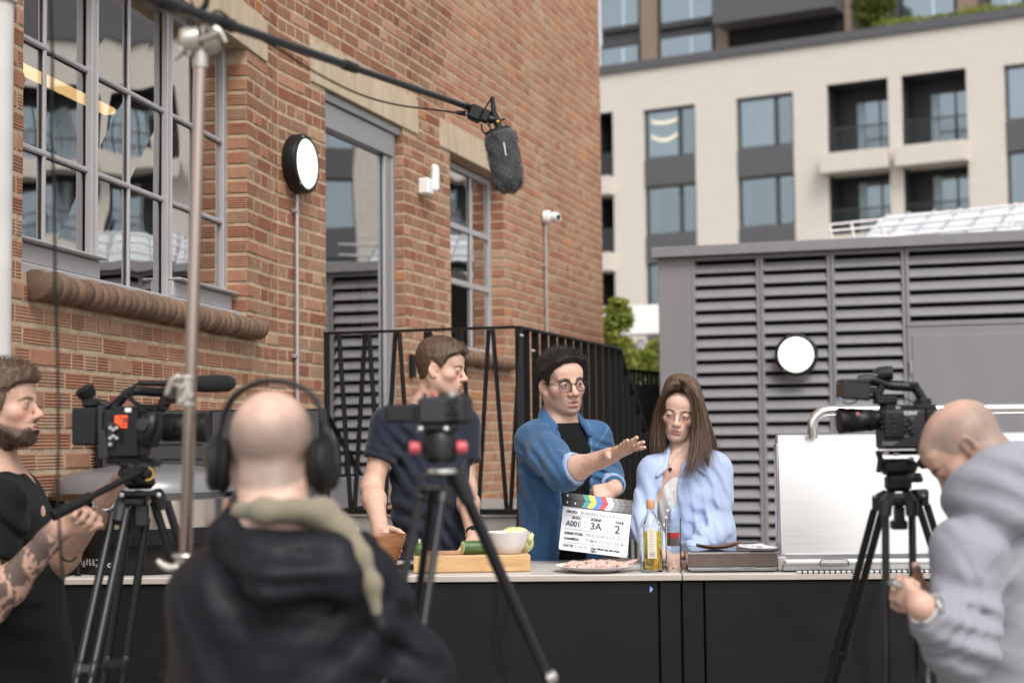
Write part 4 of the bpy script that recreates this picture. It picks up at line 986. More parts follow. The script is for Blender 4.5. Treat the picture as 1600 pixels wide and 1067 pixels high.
# white bowl
bc = kp(pF(794, 860, .2)[0], .19, TB); rb2 = (pF(829, 845, .19)[0] - pF(760, 845, .19)[0]) / 2; hb2 = pF(794, 836, .12)[1] - pF(794, 866, .12)[1]
hb2 = .076
q = MB(); q.lathe([(rb2 * .55, 0), (rb2 * .6, .003), (rb2 * .82, hb2 * .45), (rb2 * .97, hb2 * .86), (rb2 * 1.02, hb2), (rb2 * .99, hb2), (rb2 * .92, hb2 * .85), (rb2 * .7, hb2 * .35), (.001, hb2 * .15)], bc, n=40); tag(q.build('mixing_bowl', MAT_CERAMIC, base=bc), 'white round mixing bowl at the end of the chopping board', 'bowl')
# half cabbage / lettuce behind the bowl
MAT_CAB2 = mat('pale_cabbage', (.62, .62, .36), .5, col2=(.48, .54, .22), vscale=14, stretch=(1, 1, 2)); MAT_ZUC = mat('courgette_skin', (.035, .075, .02), .35, col2=(.10, .17, .05), vscale=9, stretch=(.6, 10, 10)); MAT_ZCUT = mat('courgette_flesh', (.52, .58, .20), .5, col2=(.62, .66, .36), vscale=60)
cc = kp(pF(806, 850, .27)[0], .30, TB + .04); q = MB()
for k in range(9):
    a = k * .7; r = .047 + .004 * (k % 3); off = A(math.cos(a) * .018, math.sin(a) * .012, .006 * math.sin(a * 2)); q.ell(cc + off, (r * 1.0, r * .85, r * .78), axes(a, .4 * math.sin(a), .3), 18)
cabo = q.build('cabbage', MAT_CAB2, base=cc); tag(cabo, 'pale green half cabbage behind the white bowl', 'cabbage')
for k in range(4):
    q = MB(); a = -1.2 + k * .8; p0 = cc + A(math.sin(a) * .03, -.03, -.02); n_ = 7
    for i in range(n_):
        for j in range(n_):
            f = lambda u, v: p0 + A(math.sin(a) * .03 * v + (u - .5) * .05 * (1 - .5 * v), -.012 - .02 * math.sin(v * 2.5), .046 * v + .006 * math.sin(u * 14))
            q.quad(f(i / n_, j / n_), f((i + 1) / n_, j / n_), f((i + 1) / n_, (j + 1) / n_), f(i / n_, (j + 1) / n_))
    q.build('leaf', MAT_CAB2, cabo, angle=80)
c1, c2 = kp(pF(723, 857, .15)[0], .145, TB + .0242), kp(pF(775, 856, .2)[0], .19, TB + .0237)
q = MB(); d = unit(c2 - c1); q.tube([c1, c1 + d * .05, c2], [.0232, .024, .0235], 20); zu = q.build('courgette', MAT_ZUC, base=(c1 + c2) / 2); tag(zu, 'cut dark green courgette with its pale end facing left on the board', 'courgette')
q = MB(); q.lathe([(.0226, .0003), (.0217, -.0015), (.001, -.0022)], c1, d, 20, caps=False); q.build('cut_face', MAT_ZCUT, zu)
c = kp(pF(656, 866, .13)[0], .13, TB); q = MB(); q.lathe([(.019, 0), (.020, .012), (.0175, .03), (.0105, .041), (.007, .043)], c, n=18); st_ = q.build('courgette_end', MAT_ZUC, base=c); tag(st_, 'short courgette stub standing on its cut face at the left of the board', 'courgette')
q = MB(); q.tube(spline([c + UZ * .041, c + A(-.001, 0, .051), c + A(.001, 0, .056)], 4), [.0055, .005, .0048, .0048, .005], 8); q.build('stalk', MAT_CAB2, st_)
# wooden salad bowl by the man in the navy shirt
c = kp(pF(592, 880, .2)[0], .22, 0); r = (pF(635, 836, .2)[0] - pF(551, 836, .2)[0]) / 2; h = pF(592, 838, .1)[1]
q = MB(); q.lathe([(r * .48, .0), (r * .52, .004), (r * .78, h * .45), (r * .96, h * .86), (r, h), (r * .96, h), (r * .88, h * .8), (r * .6, h * .3), (.001, h * .14)], c, n=44); tag(q.build('wooden_bowl', MAT_WOODBOWL, base=c), 'brown wooden salad bowl the man in navy reaches into', 'bowl')
WBOWL = (c, r, h)
c = kp(pF(632, 872, .3)[0], .30, 0); q = MB(); q.lathe([(.055, .0), (.06, .006), (.058, .012), (.02, .016), (.001, .017)], c, n=28); tag(q.build('pan_lid', MAT_BLACKPL, base=c), 'flat black lid lying behind the wooden bowl', 'lid')
# pale tray with bits at the left behind the man with headphones
c = kp(pF(535, 830, .4)[0], .50, .0); q = MB(); q.cbox(c + UZ * .05, (.26, .2, .10), .012, R=RK); tr = q.build('prep_tray', mat('pale_tray', (.55, .54, .50), .4), base=c); tag(tr, 'pale tray of food on the worktop at the elbow of the man in navy', 'tray')
q = MB()
for k in range(10): q.ell(c + A(rs.uniform(-.11, .11), rs.uniform(-.08, .06), .108), (rs.uniform(.012, .03), rs.uniform(.01, .02), .006), axes(rs.random() * 3), 8)
tag(q.build('food', mat('pale_food', (.62, .58, .42), .6, col2=(.30, .28, .16), vscale=40), tr), kind='stuff')
c = kp(pF(560, 815, .62)[0], .56, .0); q = MB(); q.cyl(c, c + UZ * .135, .009, n=10); q.lathe([(.02, 0), (.02, .008), (.008, .02)], c, n=14); tag(q.build('paper_towel_post', MAT_WHITE, base=c), 'thin white upright post behind the pale tray', 'holder')
# plate of raw meat
c = kp(pF(930, 880, .13)[0], .135, 0); r = (pF(993, 870, .1)[0] - pF(866, 870, .1)[0]) / 2
q = MB(); q.lathe([(r * .52, 0), (r * .56, .002), (r * .85, .012), (r * .985, .021), (r, .0225), (r * .985, .0235), (r * .84, .0155), (r * .5, .006), (.001, .005)], c, n=56); tag(q.build('plate', MAT_CERAMIC, base=c), 'round off-white plate in front of the man in the denim shirt', 'plate')
MAT_MEAT = mat('raw_mince', (.62, .31, .26), .38, col2=(.70, .52, .46), vscale=90, bump=.9, bscale=170, bdist=.004, detail=6)
q = MB(); rs = random.Random(21)
for k in range(110):
    a = rs.random() * 6.28; rr = r * .86 * math.sqrt(rs.random()); p = c + xK * rr * math.cos(a) - nK * rr * math.sin(a) * .9
    q.ell(p + UZ * (.020 + .012 * (1 - (rr / r) ** 2) * rs.random()), (rs.uniform(.008, .019), rs.uniform(.007, .014), rs.uniform(.005, .010)), axes(rs.random() * 3, rs.uniform(-.3, .3), rs.uniform(-.3, .3)), 12)
for k in range(3):
    p = c + xK * r * (.80 + .04 * k) - nK * (.02 - .02 * k) + UZ * (.026 + .003 * k); q.ell(p, (.034, .012, .008), axes(.1 + .2 * k, 0, -.25), 12)
tag(q.build('raw_meat', MAT_MEAT, base=c + UZ * .02), 'raw pink minced meat heaped on the off-white plate', 'meat')
# oil bottle
MAT_CLEAR = glass_mat('clear_glass', (.975, .98, .978), ior=1.13, base=.03); MAT_OIL = glass_mat('yellow_oil', (.93, .80, .20), ior=1.08, base=0); MAT_WATER = glass_mat('water', (.95, .955, .96), ior=1.08, base=0)
bx = pF(1018, 880, .1)[0]; c = kp(bx, .10, 0.001); hw = (pF(1034.5, 860, .1)[0] - pF(1000.5, 860, .1)[0]) / 2
zf = lambda py: pF(1018, py, .1)[1] + .004
ob = thing('oil_bottle', 'square clear bottle half full of yellow oil with a cork coloured cap', 'bottle', c)
def sq_lathe(mb, prof, c, p=4.0, n=40, rot=.35):
    vs = []; fs = []; k = len(prof)
    for (r_, z, pw) in prof:
        for j in range(n):
            a = 2 * PI * j / n; ca, sa = math.cos(a), math.sin(a); rr = r_ / (abs(ca) ** pw + abs(sa) ** pw) ** (1 / pw); x, y = rr * ca, rr * sa
            vs.append(c + xK * (x * math.cos(rot) - y * math.sin(rot)) - nK * (x * math.sin(rot) + y * math.cos(rot)) + UZ * z)
    for i in range(k - 1):
        for j in range(n): j2 = (j + 1) % n; fs.append((i * n + j, i * n + j2, (i + 1) * n + j2, (i + 1) * n + j))
    fs += [tuple(range(n))[::-1], tuple(range((k - 1) * n, k * n))]; mb.add(vs, fs)
hw *= .93
zs, zn, zc0, zc1 = zf(822), zf(803), zf(797), zf(783)
q = MB(); sq_lathe(q, [(hw * .9, 0, 5), (hw, .004, 5), (hw, zs * .9, 5), (hw * .95, zs, 4), (hw * .6, zs + (zn - zs) * .6, 2.4), (hw * .36, zn, 2), (hw * .34, zc0, 2), (hw * .26, zc0, 2), (hw * .28, zn, 2), (hw * .5, zs + (zn - zs) * .5, 2.4), (hw * .86, zs * .97, 4), (hw * .9, zs * .88, 5), (hw * .9, .008, 5)], c); q.build('glass', MAT_CLEAR, ob, angle=50)
q = MB(); sq_lathe(q, [(hw * .885, .009, 5), (hw * .885, zf(832), 5)], c); q.build('oil', MAT_OIL, ob, angle=50)
q = MB(); q.lathe([(hw * .42, zc0), (hw * .44, zc0 + .002), (hw * .44, zc1 - .002), (hw * .40, zc1), (.001, zc1)], c, n=24, caps=False); q.build('cap', mat('cork_cap', (.55, .30, .14), .5, var=.1), ob)
fx, fy = unit(xK * math.cos(.35) - nK * math.sin(.35)), unit(nK * math.cos(.35) + xK * math.sin(.35)); lb = c + fy * (hw + .0008)
q = MB(); q.quad(*[lb + fx * a + UZ * b for a, b in ((-hw * .80, zf(873)), (hw * .15, zf(873)), (hw * .15, zf(826)), (-hw * .80, zf(826)))]); lbo = q.build('label', mat('cream_label', (.62, .57, .46), .7), ob, smooth=False)
q = MB()
for i in range(11):
    z = zf(830) + (zf(860) - zf(830)) * i / 10; q.quad(*[lb + fy * .0006 + fx * a + UZ * (z + b) for a, b in ((-hw * .66, 0), (hw * (rs.uniform(-.3, .05)), 0), (hw * (-.3), .0012), (-hw * .66, .0012))])
for i in range(12): a = -hw * .62 + i * hw * .05; q.quad(*[lb + fy * .0006 + fx * x + UZ * z for x, z in ((a, zf(871)), (a + hw * .022, zf(871)), (a + hw * .022, zf(863)), (a, zf(863)))])
tag(q.build('print', mat('grey_label_print', (.22, .20, .16), .7), ob, smooth=False), kind='stuff')
# glass of water with a dark red layer
gx = pF(1053, 880, .1)[0]; c = kp(gx, .11, .001); r = (pF(1065.5, 850, .1)[0] - pF(1040.5, 850, .1)[0]) / 2; zt_ = pF(1053, 810, .1)[1]
dg = thing('drinking_glass', 'tall straight glass with a dark drink topped by a red layer', 'glass', c)
q = MB(); q.lathe([(r * .96, 0), (r, .003), (r, zt_), (r * .92, zt_), (r * .90, .016), (.001, .014)], c, n=36); q.build('glass', MAT_CLEAR, dg, angle=50)
zl = [.017, pF(1053, 853, .1)[1], pF(1053, 840, .1)[1], pF(1053, 832, .1)[1], pF(1053, 820, .1)[1]]
for nm, a, b, m in (('water', zl[0], zl[1], MAT_WATER), ('dark_layer', zl[1] + .0003, zl[2], mat('dark_drink', (.10, .07, .07), .05, coat=.5)), ('red_layer', zl[2] + .0003, zl[3], mat('red_drink', (.50, .015, .02), .1)), ('water', zl[3] + .0003, zl[4], MAT_WATER)):
    q = MB(); q.cyl(c + UZ * a, c + UZ * b, r * .895, n=36); q.build(nm, m, dg, angle=50)
# ================================================================== CAMERA GEAR
def bx(mb, x0, y0, x1, y1, Y, th, bv=.004, m=0, dy=0.0, yaw=0.0, roll=0.0):
    """box that covers the pixel rectangle at depth Y, th thick"""
    a, b = at(x0, y1, Y), at(x1, y0, Y); c = (a + b) / 2
    mb.cbox((c[0], Y + dy, c[2]), (abs(b[0] - a[0]), th, abs(b[2] - a[2])), bv, m=m, R=axes(yaw, 0, roll) if (yaw or roll) else None)
def pbox2(name, rect, Y, th, m, parent, bv=.004, dy=0.0, yaw=0, roll=0):
    q = MB(); bx(q, *rect, Y, th, bv, 0, dy, yaw, roll); return q.build(name, m, parent)
MAT_ORANGE = mat('orange_sticker', (.85, .09, .02), .45); MAT_LENS = mat('lens_glass', (.01, .012, .02), .03, coat=1); MAT_SILVER = mat('silver_metal', (.62, .61, .60), .28, metal=.9)
MAT_TRIPOD = mat('black_tripod_tube', (.007, .007, .008), .33, spec=.4); MAT_FOAM = mat('black_foam', (.009, .009, .010), .95, bump=.5, bscale=500); MAT_REDKNOB = mat('red_knob', (.50, .085, .10), .35)
def lens_axis(parent, p0, dirv, segs, glass_r, mats=None):
    """segs: (r0, r1, length, ridged)"""
    pos = np.array(p0, float); dirv = unit(dirv)
    for i, (r0, r1, ln, rid) in enumerate(segs):
        q = MB(); q.lathe([(r0 * .97, 0), (r0, ln * .06), (r1, ln * .94), (r1 * .97, ln)], pos, dirv, 36); o = q.build('lens_barrel' if i < len(segs) - 1 else 'lens_hood', MAT_BLACKPL if not rid else MAT_RUBBER, parent)
        if rid:
            q = MB(); u = unit(np.cross(dirv, UZ)); v = np.cross(u, dirv)
            for k in range(40):
                a = 2 * PI * k / 40; c = pos + dirv * ln / 2 + (u * math.cos(a) + v * math.sin(a)) * r0 * 1.005
                q.box(c, (.002, .0035, ln * .7), R=np.column_stack([u * math.cos(a) + v * math.sin(a), -u * math.sin(a) + v * math.cos(a), dirv]))
            tag(q.build('grip_ridge', MAT_RUBBER, o), kind='stuff')
        pos = pos + dirv * ln
    q = MB(); q.lathe([(glass_r, 0), (glass_r * .6, .004), (.001, .006)], pos - dirv * .006, dirv, 28, caps=False); q.build('front_glass', MAT_LENS, parent)
def leg(parent, p, foot, r=.0135, sec=3, twin=0.0, off=None, name='leg'):
    """tripod leg: stepped tubes from p to foot; twin tubes apart by `twin` along off"""
    p = np.asarray(p); foot = np.asarray(foot); q = MB(); d = foot - p
    offs = [0] if not twin else [-twin / 2, twin / 2]
    for o in offs:
        sh = (off if off is not None else A(1, 0, 0)) * o
        for k in range(sec):
            a, b = p + d * (k / sec) + sh, p + d * ((k + 1) / sec) + sh; rr = r * (1 - .14 * k)
            q.tube([a, b], rr, 14)
            if k: q.lathe([(rr * 1.1, -.022), (rr * 1.45, -.016), (rr * 1.45, .016), (rr * 1.15, .022)], a, unit(d), 14)
    if twin:
        for k in range(1, sec): c = p + d * (k / sec); q.cbox(c, (twin + r * 2.2, r * 2.2, .028), .004, R=np.column_stack([A(1, 0, 0), unit(np.cross(unit(d), A(1, 0, 0))), unit(d)]))
    o = q.build(name, MAT_TRIPOD, parent)
    q = MB(); q.lathe([(r * 1.2, .03), (r * 1.5, .012), (r * 1.2, .0), (.001, .0)], A(foot[0], foot[1], 0), (0, 0, 1), 14, caps=False); q.build('rubber_foot', MAT_RUBBER, o)
    return o
def ground_on(p, px, py, Y):
    """where the line from p through the point at (px,py,Y) meets the ground"""
    p = np.asarray(p); d = at(px, py, Y) - p; return p + d * ((0 - p[2]) / d[2])
# ------------------------------------------------------------------ left cinema camera on its tripod
YA = 4.3
lc = thing('cinema_camera', 'large black video camera with an orange sticker and long foam microphone', 'camera', at(205, 703, YA))
pbox2('body', (168, 640, 228, 716), YA, .13, MAT_BLACKPL, lc, .008)
pbox2('body_base', (172, 706, 226, 724), YA, .10, MAT_BLACKPL, lc, .006)
b = pbox2('battery', (120, 637, 160, 696), YA, .11, MAT_GLOSSBLACK if False else MAT_BLACKPL, lc, .006)
pbox2('battery_plate', (158, 634, 170, 700), YA, .10, MAT_DKGREY, lc, .004)
for (r_, dy) in (((184, 660, 186, 700), -.068), ((170, 672, 176, 716), -.066)):
    pbox2('connector_panel', (r_[0] - 6, r_[1], r_[2] + 4, r_[3]), YA, .012, MAT_DKGREY, lc, .003, dy)
q = MB()
for k in range(7): c = at(173 + (k % 3) * 5, 668 + (k // 3) * 13 + (k % 2) * 3, YA - .075); q.cyl(c, c - A(0, .008, 0), .0048, n=12)
tag(q.build('connector', MATS['black_plastic'] if False else MAT_GALV, lc), kind='stuff')
st_ = pbox2('sticker', (188.5, 649, 209, 669.5), YA, .003, MAT_ORANGE, lc, .001, -.068)
q = MB(); rs = random.Random(2)
for k in range(5):
    c = at(191 + k * 3.2, 656, YA - .0705); pts = [c + A(rs.uniform(-.004, .004), 0, z) for z in (-.007, -.002, .003, .007)]
    for a, b_ in zip(pts, pts[1:]): q.quad(a - A(.0013, 0, 0), b_ - A(.0013, 0, 0), b_ + A(.0013, 0, 0), a + A(.0013, 0, 0))
q.quad(*[at(x, y, YA - .0705) for x, y in ((189, 664.6), (208.6, 664.6), (208.6, 663.8), (189, 663.8))])
tag(q.build('scribble', MAT_PRINTB, st_, smooth=False), kind='stuff')
pbox2('white_tape', (204, 638, 214, 645), YA, .012, MAT_WHITE, lc, .002, -.062)
# hand grip: big rounded lobe in front of the body
q = MB(); c = at(235, 671, YA - .10); R_ = axes(0, 0, math.radians(12)); q.ell(c, (.034, .036, .052), R_, 24); q.cbox(c + A(.004, .01, -.002), (.05, .06, .085), .018, R=R_); gp_ = q.build('hand_grip', MAT_BLACKPL, lc, angle=60)
q = MB(); c2 = c + A(-.012, -.03, .012); q.lathe([(.018, 0), (.019, .006), (.016, .011), (.001, .012)], c2, (-.2, -1, .1), 20, caps=False); q.build('grip_strap', MAT_DKGREY, gp_)
q = MB(); q.tube(spline([c + A(.03, -.02, .045), c + A(.035, -.045, 0), c + A(.02, -.04, -.045)], 10), .008, 8); q.build('strap', MAT_RUBBER, gp_)
lx = at(238, 668, YA)
lens_axis(lc, lx, (1, -.03, 0), [(.032, .034, .03, 0), (.037, .037, .035, 1), (.038, .039, .035, 0), (.039, .039, .022, 1), (.0405, .042, .032, 0)], .036)
# top handle
q = MB(); q.tube(spline([at(*p, YA) for p in ((176, 640), (186, 628), (200, 614), (214, 611), (250, 613), (272, 610), (284, 606))], 24), .013, 12); q.build('top_handle', MAT_BLACKPL, lc)
q = MB(); q.tube([at(262, 612, YA), at(258, 628, YA), at(250, 640, YA)], [.013, .017, .014], 10); bx(q, 176, 634, 262, 643, YA, .05, .005); q.build('handle_post', MAT_BLACKPL, lc)
pbox2('handle_end', (262, 600, 290, 628), YA, .05, MAT_DKGREY, lc, .008)
ev = pbox2('viewfinder', (131, 622, 158, 639), YA, .06, MAT_BLACKPL, lc, .01); q = MB(); q.tube([at(150, 628, YA), at(172, 634, YA)], .011, 10); q.build('viewfinder_arm', MAT_BLACKPL, lc)
q = MB(); q.lathe([(.02, 0), (.024, .01), (.027, .03), (.022, .034)], at(140, 622, YA), (-.4, -.3, .8), 18); q.build('eyecup', MAT_RUBBER, ev)
q = MB(); a, b_ = at(216, 598.5, YA - .03), at(300, 599.5, YA - .03); q.cyl(a, a + (b_ - a) * .5, .0075, .009, n=14); q.cyl(a + (b_ - a) * .5, b_, .0105, n=14); q.build('microphone', MAT_BLACKPL, lc)
a, b_ = at(296, 600, YA - .03), at(369, 598.5, YA - .03); q = MB(); d = unit(b_ - a); L_ = np.linalg.norm(b_ - a); q.lathe([(.012, 0), (.0205, .008), (.0235, .04), (.0245, L_ * .6), (.0225, L_ * .85), (.013, L_ * .97), (.001, L_)], a, d, 24, caps=False); q.build('foam_windshield', MAT_FOAM, lc, angle=60)
for pts, r_ in (([(217, 599), (207, 606), (206, 622), (222, 633), (250, 632), (284, 626), (300, 628)], .0035), ([(176, 628), (196, 620), (222, 640), (238, 644), (250, 634)], .004), ([(170, 690), (166, 674), (174, 664), (186, 668), (190, 690)], .004), ([(196, 726), (186, 738), (192, 744), (214, 742)], .0035)):
    q = MB(); q.tube(spline([at(x, y, YA - .07) for x, y in pts], 24), r_, 7); q.build('cable', MAT_RUBBER, lc)
# fluid head, pan bar and tripod
lt = thing('camera_tripod', 'black twin tube tripod with a fluid head and pan bar under the left video camera', 'tripod', A(*at(215, 780, YA)[:2], 0))
q = MB(); q.lathe([(.030, at(0, 766, YA)[2]), (.043, at(0, 758, YA)[2]), (.041, at(0, 752, YA)[2]), (.036, at(0, 748, YA)[2])], A(at(221, 0, YA)[0], YA, 0), n=24); bx(q, 190, 716, 248, 730, YA, .10, .008); bx(q, 196, 728, 240, 750, YA, .075, .015); q.build('fluid_head', MAT_BLACKPL, lt)
for px, r_ in ((226, .030), (205, .024)): c = at(px, 738, YA - .04); q = MB(); q.lathe([(r_ * .8, 0), (r_, .006), (r_, .02), (r_ * .7, .026)], c, (0, -1, 0), 22); q.build('drag_knob', MAT_BLACKPL, lt)
q = MB(); c = at(231, 740, YA - .064); q.lathe([(.019, 0), (.019, .002), (.0135, .002), (.0135, 0)], c, (0, -1, 0), 24); q.build('brass_ring', MAT_BRASS, lt)
q = MB(); bb_a, bb_b = at(232, 730, YA - .05), at(82, 806, YA - .26); q.tube([bb_a, bb_a + (bb_b - bb_a) * .3, bb_b], .0095, 12); q.tube([bb_b + (bb_a - bb_b) * .38, bb_b], .0145, 14); q.build('pan_bar', MAT_RUBBER, lt)
apx = at(219, 783, YA)
q = MB(); bx(q, 189, 767, 252, 775, YA, .10, .006); bx(q, 196, 774, 228, 790, YA, .07, .008); bx(q, 211, 786, 232, 823, YA, .03, .006); q.build('crown', MAT_DKGREY, lt)
for x0, y0, x1, y1, Ya, Yb, tw in ((188, 796, 131, 1062, YA - .02, 4.05, .036), (215, 810, 177, 1062, YA + .03, 4.3, .05), (250, 783, 300, 940, YA + .02, 4.36, .036)):
    p = at(x0, y0, Ya); q = MB(); q.tube([at(221 + (x0 - 219) * .75, 770, YA), p, p + (at(x1, y1, Yb) - p) * .08], [.019, .021, .018], 12); q.build('leg_socket', MAT_DKGREY, lt)
    leg(lt, p, ground_on(p, x1, y1, Yb), .0115, 3, tw, A(1, 0, 0))
for px in (191, 249): c = at(px, 773, YA - .045); q = MB(); q.lathe([(.006, 0), (.006, .006), (.001, .007)], c, (0, -1, 0), 12, caps=False); q.build('bolt', MAT_SILVER, lt)
# ------------------------------------------------------------------ right cinema camera on its tripod
YB = 4.0
rc = thing('cinema_camera', 'compact black cinema camera with big round lens facing left beside the grey hooded man', 'camera', at(1410, 704, YB))
pbox2('body', (1375, 640, 1440, 702), YB, .105, MAT_DKGREY, rc, .007); pbox2('body', (1438, 640, 1464, 706), YB, .11, MAT_BLACKPL, rc, .006)
pbox2('top_plate', (1378, 632, 1458, 642), YB, .08, MAT_BLACKPL, rc, .004); pbox2('battery', (1462, 644, 1482, 700), YB, .075, MAT_BLACKPL, rc, .006)
pn = pbox2('button_panel', (1373, 645, 1404, 684), YB, .012, MAT_BLACKPL, rc, .003, -.055)
for i in range(3):
    for j in range(4):
        q = MB(); c = at(1378 + i * 8.6 + (3 if i == 2 else 0), 651 + j * 8, YB - .061)
        if i < 2: q.cbox(c, (.006, .004, .0045), .001)
        else: q.lathe([(.004, 0), (.004, .003), (.001, .0035)], c, (0, -1, 0), 10, caps=False)
        q.build('button', MAT_DKGREY if (i + j) % 3 else MAT_GLOSSBLACK, pn)
text_mesh('lettering', 'SONY', .0128, MAT_PRINTW, rc, at(1412.5, 648, YB - .0532), A(1, 0, 0), UZ, bold=.0004)
text_mesh('lettering', 'FX6', .0075, MAT_PRINTW, rc, at(1400, 638.5, YB - .0405), A(1, 0, 0), UZ, bold=.0003)
q = MB()
for (x, y) in ((1419, 655), (1425, 660), (1416, 664), (1422, 670), (1413, 672), (1426, 676)): c = at(x, y, YB - .054); q.lathe([(.0058, 0), (.0052, .004), (.001, .005)], c, (0, -1, 0), 12, caps=False)
tag(q.build('dial', MAT_GLOSSBLACK, rc), kind='stuff')
q = MB()
for (x, y, w_) in ((1410, 656, 5), (1410, 661, 4), (1410, 667, 5), (1424, 653, 4), (1424, 664, 5), (1412, 682, 8), (1379, 691.5, 26), (1379, 694.5, 20)):
    a = at(x, y, YB - .0535 - (.002 if y > 690 else 0)); q.quad(a, a + A(w_ / 670, 0, 0), a + A(w_ / 670, 0, .0012), a + A(0, 0, .0012))
tag(q.build('print', mat('grey_print', (.35, .35, .36), .6), rc, smooth=False), kind='stuff')
lens_axis(rc, at(1378, 656, YB), (-1, -.05, 0), [(.024, .026, .022, 0), (.0275, .0275, .018, 1), (.029, .031, .028, 0), (.031, .031, .024, 1), (.033, .0345, .020, 0)], .029)
q = MB(); c = at(1340, 646.5, YB - .031); q.lathe([(.0045, 0), (.0045, .0012), (.001, .0014)], c, (0, -1, .25), 12, caps=False); q.build('red_dot', MAT_REDKNOB, rc)
q = MB(); q.tube(spline([at(*p, YB) for p in ((1342, 594), (1356, 592), (1372, 595), (1390, 602), (1420, 604), (1430, 606), (1438, 618), (1446, 632))], 24), .0125, 12); bx(q, 1420, 597, 1434, 605, YB, .03, .003); bx(q, 1432, 622, 1452, 636, YB, .05, .004); q.build('top_handle', MAT_BLACKPL, rc)
q = MB(); q.tube(spline([at(*p, YB) for p in ((1378, 600), (1374, 612), (1370, 622), (1382, 630), (1400, 634))], 12), .011, 10); bx(q, 1366, 618, 1400, 632, YB, .04, .004); q.build('handle_post', MAT_BLACKPL, rc)
mo = pbox2('monitor', (1308, 598, 1352, 626), YB, .075, MAT_GLOSSBLACK, rc, .005, -.02, 0, math.radians(4)); pbox2('monitor_arm', (1350, 604, 1372, 616), YB, .02, MAT_BLACKPL, rc, .004)
pbox2('monitor_edge', (1310, 592, 1356, 599), YB, .06, MAT_DKGREY, rc, .003, -.01)
q = MB(); q.tube(spline([at(*p, YB - .05) for p in ((1316, 626), (1324, 631), (1336, 628), (1340, 622))], 10), .0022, 6); q.tube(spline([at(*p, YB - .05) for p in ((1392, 628), (1410, 622), (1426, 628), (1432, 636))], 10), .002, 6); q.build('cable', MAT_RUBBER, rc)
q = MB(); a = at(1371, 584, YB); q.lathe([(.017, 0), (.019, .02), (.0185, .038)], a, (1, -.2, .05), 18); bx(q, 1366, 575, 1394, 582, YB, .03, .003, roll=-.06); q.build('viewfinder', MAT_GLOSSBLACK, rc)
rt = thing('camera_tripod', 'black tripod with a fluid head under the camera in front of the raised grill hood', 'tripod', A(*at(1408, 780, YB)[:2], 0))
q = MB(); bx(q, 1380, 703, 1440, 711, YB, .075, .004); bx(q, 1376, 716, 1430, 742, YB, .06, .012); bx(q, 1384, 740, 1422, 768, YB, .05, .01); q.lathe([(.028, at(0, 769, YB)[2]), (.030, at(0, 764, YB)[2]), (.024, at(0, 754, YB)[2])], A(at(1404, 0, YB)[0], YB, 0), n=22); q.build('fluid_head', MAT_BLACKPL, rt)
for (x, y) in ((1384, 708), (1400, 710), (1424, 716)): c = at(x, y, YB - .04); q = MB(); q.cbox(c, (.014, .012, .008), .002); q.build('clamp', MAT_SILVER, rt)
for pts in ([(1371, 704), (1376, 718), (1372, 738)], [(1445, 710), (1438, 722), (1428, 730)]): q = MB(); q.tube([at(x, y, YB - .02) for x, y in pts], [.007, .008, .006], 10); q.build('lever', MAT_BLACKPL, rt)
q = MB(); q.tube(spline([at(*p, YB - .03 - .04 * k) for k, p in enumerate(((1440, 727), (1462, 728), (1480, 738), (1510, 756)))], 14), .009, 10); q.build('pan_bar', MAT_RUBBER, rt)
q = MB(); bx(q, 1382, 770, 1428, 790, YB, .06, .010); bx(q, 1398, 790, 1412, 818, YB, .03, .004); bx(q, 1393, 812, 1416, 827, YB, .035, .004); q.build('crown', MAT_DKGREY, rt)
for x0, y0, x1, y1, Ya, Yb, tw in ((1372, 798, 1304, 1052, YB + .02, 4.3, .022), (1383.5, 806, 1385, 1067, YB - .05, 3.55, 0), (1425, 806, 1428, 1000, YB - .05, 3.57, 0), (1442, 790, 1486, 930, YB + .02, 4.3, .022)):
    p = at(x0, y0, Ya); q = MB(); q.tube([at(1404 + (x0 - 1404) * .62, 774, YB), at(x0, y0 - 18, Ya), p], [.016, .018, .015], 12); q.build('leg_socket', MAT_DKGREY, rt)
    leg(rt, p, ground_on(p, x1, y1, Yb), .0095, 3, tw, A(1, 0, 0))
for px in (1366, 1443): c = at(px, 774, YB - .03); q = MB(); q.lathe([(.005, 0), (.005, .005), (.001, .006)], c, (0, -1, 0), 12, caps=False); q.build('bolt', MAT_SILVER, rt)
# ------------------------------------------------------------------ mirrorless camera on a smaller tripod, seen from behind
YM = 3.2
mc = thing('stills_camera', 'small black camera seen from behind with its side screen flipped out', 'camera', at(694, 663, YM))
pbox2('body', (653, 619, 737, 663), YM, .05, MAT_DKGREY, mc, .008); pbox2('grip', (717, 615, 738, 664), YM, .075, MAT_BLACKPL, mc, .012, .012)
pbox2('rear_panel', (656, 628, 698, 660), YM, .004, mat('screen_black', (.022, .022, .024), .25), mc, .002, -.027)
scn = pbox2('flip_screen', (604, 632, 650, 661), YM, .010, MAT_BLACKPL, mc, .003, -.035, .06); pbox2('screen', (607.5, 635, 646, 658), YM, .002, MAT_GLOSSBLACK, scn, .001, -.0412, .06)
pbox2('screen_hinge', (648, 634, 656, 660), YM, .012, MAT_BLACKPL, mc, .003, -.03)
for (x, y, r_) in ((708, 636, .0055), (702, 645, .0045), (714, 645, .0045), (708, 645, .005), (708, 654, .0055), (714, 655, .004), (704, 626, .005), (713, 622, .005)):
    q = MB(); c = at(x, y, YM - .026); q.lathe([(r_, 0), (r_, .003), (r_ * .8, .0045), (.001, .0047)], c, (0, -1, 0), 14, caps=False); q.build('button', MAT_BLACKPL if y > 626 else MAT_DKGREY, mc)
